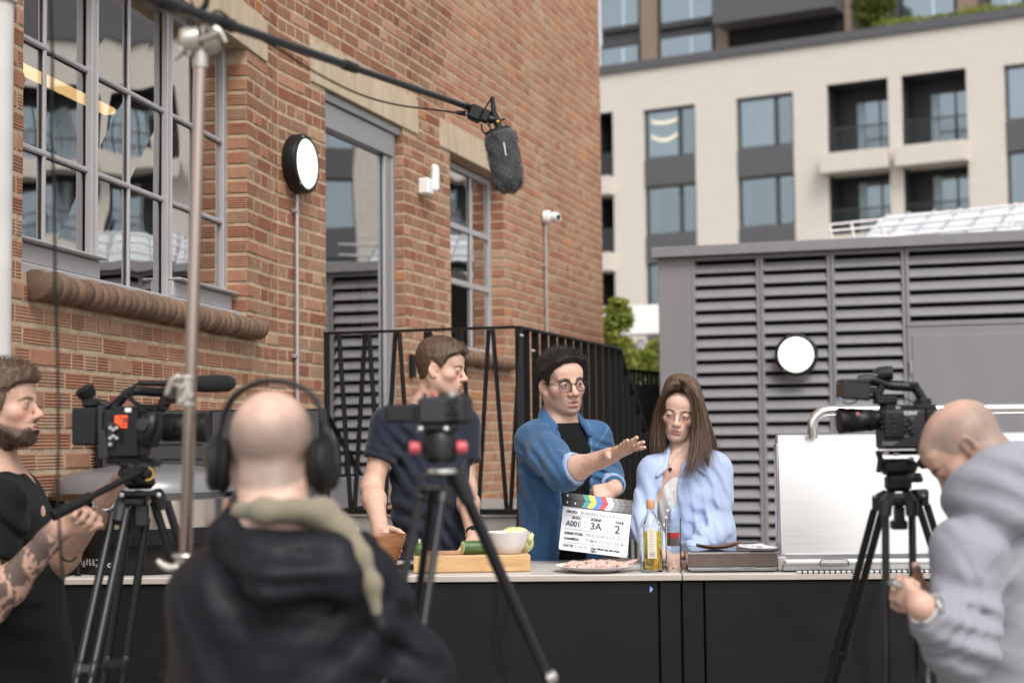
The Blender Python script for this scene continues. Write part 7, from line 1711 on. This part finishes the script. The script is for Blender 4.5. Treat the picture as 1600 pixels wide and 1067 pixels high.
    hs_ = [G(((1061, 613, -.098), (1053, 609, -.097), (1041, 618, -.075), (1034, 638, -.05), (1030, 664, -.035), (1030, 692, -.05), (1034, 720, -.10))),
           G(((1061, 600, -.085), (1050, 602, -.085), (1038, 618, -.055), (1032, 640, -.03), (1029, 665, -.015), (1028, 695, -.03), (1031, 722, -.08))),
           G(((1060, 593, -.04), (1047, 602, -.04), (1037, 625, -.02), (1032, 655, .0), (1029, 685, .0), (1028, 716, -.04))),
           G(((1061, 592, 0), (1046, 604, .01), (1036, 630, .03), (1032, 665, .04), (1030, 705, .05))),
           G(((1064, 592, .05), (1052, 604, .09), (1043, 645, .11), (1041, 700, .12)))]
    Hs = Sdf(); near = near_prims(B, H)
    zb = lambda x, y: np.interp(y, [-.12, -.02, .0, .02, .04, .06, .08, .1], [-.16, -.14, -.06, .0, .042, .070, .090, .10]) - .010 * np.clip((x - .02) / .02, 0, 1) * (y > .03)
    def fn(Pt):
        p = H.l(Pt); x, y, z = np.abs(p[:, 0]), p[:, 1], p[:, 2]; t = np.clip((z - zb(x, y)) / .022, 0, 1); Tt = -.008 + .013 * t + .002 * wob(p, 40); return B.ev(Pt, near) - Tt
    Hs.fn(fn, H.c - .15, H.c + .15, .0)
    for g in (gs[2], gs[3], gs[4]): sp = spline(g, 12); Hs.chain(sp[2:-1], np.linspace(.011, .003, len(sp) - 3), .03)
    for g in (hs_[2], hs_[3]): sp = spline(g, 12); Hs.chain(sp[2:-1], np.linspace(.008, .003, len(sp) - 3), .02)
    for g in (gs[5], hs_[4]): sp = spline(g, 8); Hs.chain(sp[1:], .024, .04)
    Hs.cap(at(1072, 650, Y + .09), at(1072, 735, Y + .115), .05, .045, .05)
    V, F = Hs.mesh(.0045)
    q = MB()
    def sheet(gl, n, w, tail):
        R_ = [spline(g, 14) for g in gl]
        for _ in range(n):
            a = rnd.random() * (len(gl) - 1.001); i = int(a); f = a - i; k = rnd.uniform(.72, 1.0); j = A(rnd.gauss(0, .004), rnd.gauss(0, .004), 0); ph = rnd.random() * 6
            c = R_[i] * (1 - f) + R_[i + 1] * f; m = int(15 * k); c = c[:max(8, m)].copy(); out = unit(c[6] - H.w((0, -.02, 0))); out[2] = 0
            tt = np.linspace(0, 1, len(c))[:, None]; c += out * (.001 + .005 * rnd.random()) * np.sin(np.clip(tt * 3, 0, 1.57)) + j * tt * 3 + A(.007, .004, .0) * np.sin(tt * 8 + a * 5 + .3 * ph) * tt + out * tail * rnd.gauss(0, 1) * tt ** 2
            s_ = unit(np.cross(c[7] - c[6], out + A(rnd.gauss(0, .5), rnd.gauss(0, .5), 0))); ww = w * (1 - tt ** 3 * .8) * .5
            vs = np.empty((len(c) * 2, 3)); vs[0::2] = c - s_ * ww; vs[1::2] = c + s_ * ww; q.add(vs, [(2 * t, 2 * t + 1, 2 * t + 3, 2 * t + 2) for t in range(len(c) - 1)])
    sheet(gs, 1900, .0017, .010); sheet(hs_, 1200, .0017, .006); sheet(gs[2:], 120, .0008, .03); sheet(hs_[1:], 80, .0008, .025)
    nv = len(V); off = WLOC[P.name]; allV = np.vstack([V, np.array(q.v)]) - off; faces = F.tolist() + [tuple(i + nv for i in f) for f in q.f]
    me = make_mesh('hair', allV.tolist(), faces, HAIR_LONG); me.polygons.foreach_set('use_smooth', [True] * len(faces)); link('hair', me, P)
    legs(P, hip - side * .085, hip + side * .085, -5)
    # necklace
    nk = thing('necklace', 'fine gold chain with a round dark pendant on the chest of the woman', 'necklace', nb)
    pd = onplane(1047, 733, nb + front * .098, front); pts = spline([at(1060, 697, Y - .03) - A(.045, .02, 0), onplane(1042, 712, nb + front * .082, front), pd + UZ * .012, onplane(1053, 715, nb + front * .086, front), at(1072, 697, Y - .05)], 24)
    q = MB(); q.tube(pts, .0009, 6); q.build('chain', MAT_BRASS, nk); q = MB(); q.lathe([(.0072, -.002), (.0078, 0), (.006, .002), (.001, .003)], pd, front, 20); q.build('pendant', mat('dark_bronze', (.10, .06, .03), .35, metal=.9), nk)
    return P
woman()
# ------------------------------------------------------------------ bearded camera operator at the left, in profile
def left_man():
    Y = 4.6; rnd = random.Random(34)
    H = Frame(at(3, 636, Y), 86, -4, 0, 1.0)
    nb = at(-14, 716, Y + .03); hip = at(18, 1120, Y + .05)
    sR, eR, wR = at(-2, 790, Y - .17), at(-16, 948, Y - .26), at(94, 826, Y - .36)
    sL, eL, wL = at(20, 775, Y + .20), at(72, 900, Y + .12), at(163, 777, Y - .12)
    side = unit(A(.15, 1, 0)); front = unit(A(1, -.15, 0))
    B = Sdf(); head(B, H, jaw=1.0, nose=1.05, eye_open=.8, neck=nb, neck_r=.058, lips=.9)
    B.loft(hip + UZ * .3, nb, side, front, [(0, .14, .09), (.6, .17, .10, .02), (.85, .15, .085), (1, .065, .06)], .05); B.cap(sR, sL, .055, .055, .05)
    for s_, e_, w_ in ((sR, eR, wR), (sL, eL, wL)): B.chain([s_, e_], [.056, .045], .03); B.chain([e_, e_ + (w_ - e_) * .28, w_], [.047, .048, .030], .03)
    hand(B, wR, A(.28, -.06, .20), A(.15, -.65, -.55) , 1, curl=(.95, 1.05, 1.1, 1.15), tcurl=.6, tout=.35, bend2=1.15)
    hand(B, wL, A(.28, -.10, .36), A(.7, 0, -.6), 1, curl=(.35, .4, .5, .6), tcurl=.3)
    def cols(V):
        C = skin_cols(V, H, tone=(.52, .32, .24), brow=(.08, .045, .028), eye_open=.8, beard=(.055, .032, .02), blush=.16)
        t = (V - eR) @ (wR - eR) / ((wR - eR) @ (wR - eR)); far = np.linalg.norm(V - eR - np.clip(t, 0, 1)[:, None] * (wR - eR), axis=1)
        ink = (t > -.25) & (t < 1.05) & (far < .09); v = np.abs(wob(V, 40)) - .5 * np.abs(wob(V * A(1, 1, 1.4), 95)) + .35 * wob(V, 150)
        w = np.clip((v - .06) / .14, 0, 1) * ink * np.clip((1.05 - t) / .15, 0, 1) * .80; C = C * (1 - w[:, None]) + np.array([.035, .034, .038]) * w[:, None]
        return C
    P = make_person('bearded man in a black T-shirt with a tattooed forearm, working the left video camera', B, H, gpoint(hip), .0042, cols)
    eyes(P, H, (0, 1, -.05), (.10, .12, .12))
    T = Sdf(); T.loft(hip - UZ * .02, nb - UZ * .012, side, front, [(0, .175, .150, .025), (.3, .175, .150, .03), (.6, .19, .138, .02), (.8, .185, .115, .008), (.93, .13, .085, -.005), (1, .066, .064, -.005)], .06); T.cap(sR, sL, .066, .066, .07)
    for s_, e_ in ((sR, eR), (sL, eL)): d = (e_ - s_); T.sleeve(s_, s_ + d * .58, .074, .080, .06)
    T.ell(nb + front * .03 + UZ * .03, (.068, .072, .05), None, .012, 's')
    T.disp(folds([(at(40, 840, Y - .2), A(.8, 0, .6), .06, .12, .007), (at(60, 960, Y - .2), A(.3, 0, 1), .08, .16, .007), (sR + A(.03, -.05, -.08), A(.7, 0, .7), .045, .08, .006)], .0025, 14)); V, F = T.mesh(.007); sdf_obj('t_shirt', V, F, CL_BLACK, P)
    zb = lambda x, y: np.interp(y, [-.11, -.06, -.040, -.032, -.024, .012, .024, .036, .046, .058, .072, .095], [-.070, -.066, -.05, -.022, .026, .0, -.022, .004, .032, .044, .054, .058])
    hair_short(P, B, H, zb, lambda p: .004 + .020 * np.clip((p[:, 2] - .04) / .07, 0, 1) + .006 * np.clip(p[:, 1] / .08, 0, 1) * (p[:, 2] > .05), HAIR_BROWN, 4000, .020, lambda p: A(.1, .3, .7) if p[2] > .06 else A(0, -.25, -.8), rnd, clump=.006, cf=45, width=.0016, curl=.45)
    # beard
    br = Sdf(); near = near_prims(B, H)
    def fnb(Pt):
        p = H.l(Pt); x, y, z = np.abs(p[:, 0]), p[:, 1], p[:, 2]
        top = np.interp(y, [-.01, .01, .03, .06, .072, .1], [-.020, -.032, -.056, -.080, -.060, -.055]); t = np.clip((top - z) / .014, 0, 1) * np.clip((y + .012) / .02, 0, 1)
        t = t * (1 - np.exp(-((x / .024) ** 4)) * np.exp(-((z + .067) / .009) ** 4)); return B.ev(Pt, near) - (-.006 + .0095 * t + .0025 * t * wob(p, 70))
    br.fn(fnb, H.w((0, .04, -.08)) - .11, H.w((0, .04, -.08)) + .11, 0); V, F = br.mesh(.0035); N = vnormals(V, F); q = MB(); z_ = H.l(V); sel = [i for i in range(len(V)) if z_[i, 2] < -.04 and z_[i, 1] > -.01]
    pick = [rnd.choice(sel) for _ in range(1500)]; strands(q, V[pick] - N[pick] * .002, [unit(N[i] * .6 + A(.1, 0, -.8)) for i in pick], .008, .0013, rnd, curl=.4)
    nv = len(V); me = make_mesh('beard', (np.vstack([V, np.array(q.v)]) - WLOC[P.name]).tolist(), F.tolist() + [tuple(i + nv for i in f) for f in q.f], BEARD); sm_ = [True] * nv; me.polygons.foreach_set('use_smooth', [i < len(F) for i in range(len(me.polygons))]); link('beard', me, P)
    legs(P, hip - side * .1, hip + side * .1, 86)
    d = unit(wL - eL); w = wL - d * .018; wt = thing('wristwatch', 'steel bracelet watch on the left wrist of the bearded operator', 'watch', w)
    u = unit(np.cross(d, A(0, 1, 0))); v = np.cross(d, u)
    q = MB(); q.lathe([(.0335, -.010), (.036, -.0085), (.036, .0085), (.0335, .010)], w, d, 30); q.build('bracelet', MAT_CHROME, wt)
    f = unit(-A(0, 1, 0) * .9 + u * .3); f = unit(f - d * np.dot(f, d)); q = MB(); q.lathe([(.018, 0), (.0185, .007), (.0165, .009)], w + f * .033, f, 24); q.build('case', MAT_CHROME, wt)
    q = MB(); c = at(133, 779, Y - .40); q.lathe([(.0095, -.003), (.0112, -.0015), (.0112, .0015), (.0095, .003)], c, (1, -.2, .9), 20, caps=False); tag(q.build('finger_ring', MAT_CHROME, base=c), 'plain silver ring on the hand gripping the pan bar', 'ring')
    return P
left_man()
# ------------------------------------------------------------------ man with headphones seen from behind
def headphone_man():
    Y = 2.95; rnd = random.Random(35)
    H = Frame(at(426, 709, Y), 174, 2, 0, 1.0)
    nb = at(432, 812, Y - .05); hip = at(450, 1180, Y - .02)
    sL, eL, wL = at(346, 924, Y), at(322, 1100, Y + .02), at(330, 1150, Y + .28)
    sR, eR, wR = at(556, 914, Y), at(646, 1060, Y + .05), at(660, 1110, Y + .32)
    side = unit(sR - sL); front = unit(A(.05, 1, 0))
    B = Sdf(); head(B, H, neck=nb, neck_r=.056)
    for x in (-1, 1): B.cap(H.w((x * .018, -.060, -.055)), nb + A(x * -.02, -.030, -.01), .026, .034, .035)
    B.loft(hip + UZ * .2, nb, side, front, [(0, .13, .09), (.7, .16, .095), (1, .07, .065)], .05); B.cap(sL, sR, .05, .05, .04)
    for s_, e_, w_ in ((sL, eL, wL), (sR, eR, wR)): B.chain([s_, e_], [.05, .042], .03); B.chain([e_, w_], [.042, .03], .03); hand(B, w_, A(0, 1, 0), A(0, 0, -1), 1)
    P = make_person('bald man seen from behind in a dark navy hooded anorak wearing headphones', B, H, gpoint(hip), .0055, dict(tone=(.60, .39, .31), scalp=.85, lash=0, brow=(.2, .12, .08)))
    eyes(P, H)
    J = Sdf(); J.loft(hip - UZ * .02, nb - UZ * .03, side, front, [(0, .205, .145), (.4, .20, .145), (.7, .205, .135), (.86, .18, .115), (1, .085, .085)], .06, pw=2.2)
    J.cap(sL + UZ * .0, sR + UZ * .0, .068, .068, .08); J.chain([sL, eL], [.072, .064], .05); J.chain([sR, eR], [.076, .070], .05); J.chain([eL, wL], [.07, .045], .05); J.chain([eR, wR], [.07, .045], .05)
    # hood lying on the back and round the neck
    for a, b, ra, rb in ((at(352, 842, Y - .10), at(430, 905, Y - .19), .030, .038), (at(430, 905, Y - .19), at(530, 900, Y - .16), .040, .036), (at(530, 900, Y - .16), at(570, 850, Y - .04), .036, .028), (at(352, 838, Y - .10), at(362, 812, Y + .0), .030, .026), (at(400, 860, Y - .15), at(520, 858, Y - .14), .035, .034)): J.cap(a, b, ra, rb, .035)
    J.disp(folds([(at(330, 960, Y - .12), A(.8, 0, .5), .09, .13, .006), (at(400, 1000, Y - .15), A(1, 0, .15), .12, .16, .005), (at(560, 1000, Y - .1), A(.7, 0, -.7), .09, .14, .006), (at(620, 1000, Y - .05), A(.5, 0, .8), .07, .12, .006), (at(450, 900, Y - .2), A(.15, 0, 1), .045, .10, .005), (at(480, 1040, Y - .15), A(1, 0, -.3), .10, .12, .004)], .0035, 8)); V, F = J.mesh(.008)
    jk = sdf_obj('anorak', V, F, CL_ANORAK, P)
    C = Sdf()      # khaki hood lining standing round the neck and running over the right shoulder
    for a, b, r0, r1 in ((at(372, 806, Y + .05), at(378, 802, Y - .08), .014, .018), (at(378, 802, Y - .08), at(412, 797, Y - .136), .018, .019), (at(412, 797, Y - .136), at(460, 796, Y - .145), .019, .020), (at(460, 796, Y - .145), at(505, 801, Y - .125), .020, .021), (at(505, 801, Y - .125), at(524, 812, Y - .04), .021, .016), (at(490, 806, Y - .118), at(536, 830, Y - .135), .021, .019), (at(536, 830, Y - .135), at(562, 866, Y - .15), .019, .015), (at(562, 866, Y - .15), at(580, 910, Y - .152), .015, .010), (at(580, 910, Y - .152), at(588, 955, Y - .145), .010, .006)): C.cap(a, b, r0, r1, .025)
    C.disp(folds([], .004, 24)); V, F = C.mesh(.006); sdf_obj('hood_lining', V, F, CL_KHAKI, jk)
    legs(P, hip - side * .1, hip + side * .1, 176)
    # headphones
    hp = thing('headphones', 'black over-ear headphones on the bald man seen from behind', 'headphones', H.w((0, 0, .12)))
    def hw(p): return H.w(p)
    pts = spline([hw((.096, .0, -.005)), hw((.1, .0, .045)), hw((.082, .0, .100)), hw((.045, .0, .128)), hw((0, .0, .137)), hw((-.045, .0, .128)), hw((-.082, .0, .100)), hw((-.1, .0, .045)), hw((-.096, .0, -.005))], 40)
    q = MB(); fy = H.d((0, 1, 0)); n = len(pts)
    tan = np.gradient(pts, axis=0); vs = []
    for i in range(n):
        t = unit(tan[i]); o = unit(np.cross(t, fy)); w_ = .017 if 6 < i < n - 7 else .011; th = .0055 if 8 < i < n - 9 else .004
        for a in np.linspace(0, 2 * PI, 11)[:-1]: vs.append(pts[i] + fy * w_ * math.cos(a) + o * th * math.sin(a))
    fs = [(i * 10 + j, i * 10 + (j + 1) % 10, (i + 1) * 10 + (j + 1) % 10, (i + 1) * 10 + j) for i in range(n - 1) for j in range(10)]; q.add(vs, fs + [tuple(range(10))[::-1], tuple(range((n - 1) * 10, n * 10))]); q.build('headband', MAT_DKGREY, hp)
    for x in (-1, 1):
        c = hw((x * .083, -.004, -.022)); ax = H.d(unit((x, -.22, .05))); R_ = np.column_stack([H.d((0, 0, 1)), np.cross(ax, H.d((0, 0, 1))), ax])
        for nm, prof, m in (('ear_cushion', [(.034, -.004), (.043, .002), (.045, .010), (.041, .018)], MAT_RUBBER), ('ear_cup', [(.040, .018), (.0425, .022), (.040, .034), (.028, .040), (.001, .041)], MAT_BLACKPL)):
            q = MB(); q.lathe(prof, (0, 0, 0), (0, 0, 1), 32, caps=(nm == 'ear_cushion')); v = np.array(q.v) * A(1.18, 1, 1); q.v = [tuple(r) for r in (v @ np.column_stack([unit(H.d((0, 0, 1)) - ax * np.dot(H.d((0, 0, 1)), ax)), np.cross(ax, unit(H.d((0, 0, 1)) - ax * np.dot(H.d((0, 0, 1)), ax))), ax]).T + c)]; q.build(nm, m, hp)
        q = MB(); q.tube([hw((x * .099, 0, .05)), hw((x * .119, -.004, .02)), hw((x * .123, -.006, -.02))], .006, 10); q.build('yoke', MAT_DKGREY, hp)
    return P
headphone_man()
# ------------------------------------------------------------------ shaven headed man in the grey hoodie, bowed over his hands
def hoodie_man():
    Y = 3.75; rnd = random.Random(36)
    H = Frame(at(1513, 703, Y), -108, 46, -6, 1.0)
    nb = at(1572, 772, Y + .02); hip = at(1590, 1180, Y + .1)
    sL, eL, wL = at(1512, 866, Y - .17), at(1500, 1004, Y - .24), at(1438, 946, Y - .34)
    sR, eR, wR = at(1640, 850, Y + .14), at(1560, 1010, Y + .24), at(1440, 930, Y + .02)
    side = unit(sL - sR); front = unit(A(-1, .35, 0))
    B = Sdf(); head(B, H, neck=nb, neck_r=.060, jaw=1.02, look_down=1.0, eye_open=.5)
    B.loft(hip + UZ * .25, nb - UZ * .01, side, front, [(0, .14, .10), (.7, .17, .10), (1, .07, .065)], .05); B.cap(sL, sR, .055, .055, .05)
    for s_, e_, w_ in ((sL, eL, wL), (sR, eR, wR)): B.chain([s_, e_], [.055, .044], .03); B.chain([e_, e_ + (w_ - e_) * .3, w_], [.046, .045, .031], .03)
    hand(B, wL, A(-.40, .75, .42), A(.75, .5, -.1), 1, curl=(1.15, 1.2, 1.25, 1.3), tcurl=.6, tout=.35, sc=.80, stub=False); hand(B, wR, A(-.5, -.3, .1), A(.1, -.9, -.2), 1, curl=(.8, .8, .8, .8))
    P = make_person('shaven headed man in a grey hoodie, head bowed over his hands beside the right camera', B, H, gpoint(hip), .0048, dict(tone=(.56, .35, .265), scalp=.8, stubble=.0, beard=(.07, .05, .04), brow=(.06, .04, .03), look_down=1.0, eye_open=.5, blush=.2))
    eyes(P, H, (0, 1, -.4))
    J = Sdf(); J.loft(hip - UZ * .02, nb - UZ * .03, side, front, [(0, .205, .165, .0), (.4, .205, .165, .0), (.7, .198, .142, -.01), (.86, .175, .118, -.01), (1, .095, .09, 0)], .06, pw=2.2)
    J.cap(sL, sR, .074, .074, .07); J.chain([sL, eL], [.077, .074], .05); J.chain([sR, eR], [.08, .076], .06)
    J.chain([eL, eL + (wL - eL) * .62], [.082, .058], .04); J.chain([eR, eR + (wR - eR) * .7], [.08, .058], .04)
    hoodpts = [at(1494, 792, Y - .06), at(1508, 768, Y - .135), at(1540, 748, Y - .16), at(1580, 728, Y - .15), at(1618, 722, Y - .06), at(1640, 735, Y + .05), at(1600, 760, Y + .13), at(1530, 775, Y + .10), at(1500, 795, Y + .02)]
    sp = spline(hoodpts, 26); J.chain(sp, [.026 + .020 * math.sin(PI * i / 26) for i in range(27)], .03)
    J.chain([at(1520, 800, Y - .13), at(1570, 790, Y - .17), at(1640, 790, Y - .12)], [.035, .05, .06], .05)
    J.groove(spline([at(1490, 800, Y - .16), at(1516, 822, Y - .225), at(1556, 836, Y - .245), at(1610, 866, Y - .23), at(1660, 900, Y - .2)], 14), .011, .045, .016); J.groove(spline([at(1466, 822, Y - .19), at(1496, 850, Y - .262), at(1522, 900, Y - .27), at(1530, 960, Y - .26)], 10), .006, .06, .010)
    J.disp(folds([(eL + A(.02, -.05, .03), A(.35, 0, 1), .055, .10, .008), (eL + (wL - eL) * .4, unit(wL - eL), .034, .07, .008), (sL + (eL - sL) * .5 + A(.02, -.06, 0), A(.9, 0, .5), .09, .10, .005), (at(1560, 920, Y - .2), A(.7, 0, -.7), .11, .15, .006), (at(1530, 1030, Y - .2), A(.4, 0, 1), .09, .14, .005), (at(1570, 780, Y - .18), A(.4, 0, 1), .06, .11, .005)], .003, 8)); V, F = J.mesh(.007); jk = sdf_obj('hoodie', V, F, CL_GREY, P)
    q = MB(); q.tube(spline([at(1452, 1030, Y - .24), at(1450, 1060, Y - .25), at(1456, 1095, Y - .25)], 8), .0035, 8); q.build('drawstring', CL_GREY, jk)
    legs(P, hip - side * .1, hip + side * .1, -110)
    d = unit(wL - eL); w = wL - d * .020; wt = thing('wristwatch', 'shiny steel watch on the wrist of the man in the grey hoodie', 'watch', w); u = unit(np.cross(d, A(0, 1, 0)))
    q = MB(); q.lathe([(.034, -.010), (.0365, -.0085), (.0365, .0085), (.034, .010)], w, d, 30); q.build('bracelet', MAT_CHROME, wt); f = unit(-A(0, 1, 0) * .6 - u * .6); f = unit(f - d * np.dot(f, d)); q = MB(); q.lathe([(.019, 0), (.0195, .008), (.017, .010)], w + f * .033, f, 24); q.build('case', MAT_CHROME, wt)
    e = H.w((.084, -.004, -.050)); q = MB(); ax = unit(H.d((.3, .2, 0))); u1 = H.d((0, 1, 0)); u2 = H.d((0, 0, 1)); q.tube([e + (u1 * math.cos(a) + u2 * math.sin(a)) * .0075 for a in np.linspace(0, 2 * PI, 20)], .0012, 8); tag(q.build('earring', MAT_CHROME, base=e), 'small silver hoop in the ear of the man in the grey hoodie', 'earring')
    c = at(1398, 912, Y - .30); q = MB(); q.cbox(c, (.022, .03, .012), .004, R=axes(.3, 0, .4)); tag(q.build('lens_cap', MAT_SILVER, base=c), 'small pale object held in the fingers of the hooded man', 'object')
    return P
hoodie_man()
# ================================================================== SLATE held over the plate
def slate():
    Y = 5.93
    TL, TR, BL = at(880, 790, Y), at(986, 803, Y - .0), at(868, 851, Y - .05)
    ex = unit(TR - TL); W_ = np.linalg.norm(TR - TL); BRp = at(972, 870, Y - .05); dn = unit((BL - TL) - ex * np.dot(BL - TL, ex)); n = unit(np.cross(ex, -dn)); n = n if n[1] < 0 else -n
    Hh = np.linalg.norm(BRp - TR); o = TL
    t = thing('clapperboard', 'white film slate with coloured chevron clapstick and handwritten notes', 'clapperboard', TL + ex * W_ / 2)
    ey = -dn
    def sp(u, v, h=0): return o + ex * (u * W_) + dn * (v * W_) + n * h         # u, v in board widths
    bh = Hh / W_
    R_ = np.column_stack([ex, n, ey])
    q = MB(); r = .035; poly = []
    for cx, cy, a0 in ((1, 0, None), (0, 0, None), (r, bh - r, 180), (1 - r, bh - r, 270)):
        if a0 is None: poly.append((cx, cy))
        else: poly += [(cx + r * math.cos(math.radians(a0 + a)), cy - r * math.sin(math.radians(a0 + a))) for a in range(0, 91, 15)]
    q.prism([(x * W_, -y * W_) for x, y in poly], o - n * .004, ex, ey, n, .004); q.build('board', mat('white_acrylic', (.74, .75, .80), .25), t)
    MAT_STICK = mat('black_stick', (.012, .012, .013), .4)
    sh = .10
    st = MB(); st.prism([(-.005 * W_, 0.0), (1.01 * W_, 0.0), (1.01 * W_, sh * W_), (-.005 * W_, sh * W_)], o - n * .006, ex, ey, n, .011); low = st.build('lower_stick', MAT_STICK, t)
    st = MB(); st.prism([(-.02 * W_, sh * W_ * 1.04), (1.01 * W_, sh * W_ * 1.04), (1.01 * W_, sh * W_ * 2.02), (-.02 * W_, sh * W_ * 2.02)], o - n * .006, ex, ey, n, .011); upr = st.build('upper_stick', MAT_STICK, t)
    cols_ = [('teal', (.03, .30, .27)), ('yellow', (.72, .58, .07)), ('blue', (.03, .22, .60)), ('red', (.50, .035, .05)), ('white', (.70, .69, .70)), ('grey', (.24, .24, .25)), ('mid_grey', (.13, .13, .135)), ('dark_grey', (.06, .06, .062))]
    for i, (nm, c) in enumerate(cols_):
        m = mat('stick_' + nm, c, .45); a = .265 + i * .085; b = a + .085; k = .05
        q = MB(); q.quad(*[sp(x, y, .0056) for x, y in ((a, -.004), (b, -.004), (b + k, -sh), (a + k, -sh))]); q.build('stripe', m, low, smooth=False)
        q = MB(); q.quad(*[sp(x, y, .0056) for x, y in ((a + k, -sh * 1.045), (b + k, -sh * 1.045), (b, -sh * 2.01), (a, -sh * 2.01))]); q.build('stripe', m, upr, smooth=False)
    for u, v in ((.05, -.055), (.17, -.05), (.045, -.155)):
        q = MB(); q.lathe([(.0032, 0), (.0032, .0014), (.001, .0018)], sp(u, v, .005), n, 12, caps=False); q.build('rivet', MAT_SILVER, low if v > -.1 else upr)
    q = MB()
    def line(x0, y0, x1, y1, w=.0045):
        d = unit(A(x1 - x0, y1 - y0, 0)); px, py = -d[1] * w / 2, d[0] * w / 2; q.quad(sp(x0 + px, y0 + py, .0006), sp(x1 + px, y1 + py, .0006), sp(x1 - px, y1 - py, .0006), sp(x0 - px, y0 - py, .0006))
    for l in ((.05, .125, .95, .125), (.05, .335, .95, .335), (.05, .535, .95, .535), (.28, .125, .28, .335), (.68, .125, .68, .335)): line(*l)
    tag(q.build('ruled_line', MAT_PRINTB, t, smooth=False), kind='stuff')
    HW = mat('marker_ink', (.03, .028, .035), .6); HW2 = mat('thin_marker_ink', (.14, .14, .16), .6)
    def tx_(s, u, v, size, m=MAT_PRINTB, bold=.0, al='LEFT', shear=0, sx=1.0): text_mesh('lettering', s, size * W_, m, t, sp(u, v, .0007), ex, ey, al, bold * W_, shear, sx)
    for s_, u, v, z in (('PROD.', .055, .092, .062), ('ROLL', .145, .172, .058), ('SCENE', .42, .172, .058), ('TAKE', .775, .172, .058), ('DIRECTOR:', .055, .415, .060), ('CAMERA:', .055, .495, .060), ('DATE', .055, .600, .064), ('Day Night Int Ext Mos', .46, .597, .052), ('Filter', .46, .640, .048)): tx_(s_, u, v, z * .80, bold=.003, shear=.22, sx=1.12)
    tx_('BURGERS AND B ROLL', .27, .098, .066, HW2, .0005, sx=.92)
    tx_('A001', .065, .29, .115, HW, .0035, sx=.85); tx_('3A', .42, .30, .145, HW, .003); tx_('2', .78, .315, .165, HW, .004)
    tx_('RAUL QUIROLA/RYAN W.', .37, .415, .066, HW2, .0003, sx=.80); tx_('TOM KITO /OSCAR M.', .37, .500, .066, HW2, .0003, sx=.88); tx_('21.05.25', .225, .604, .060, HW2, .0004, sx=.9)
slate()
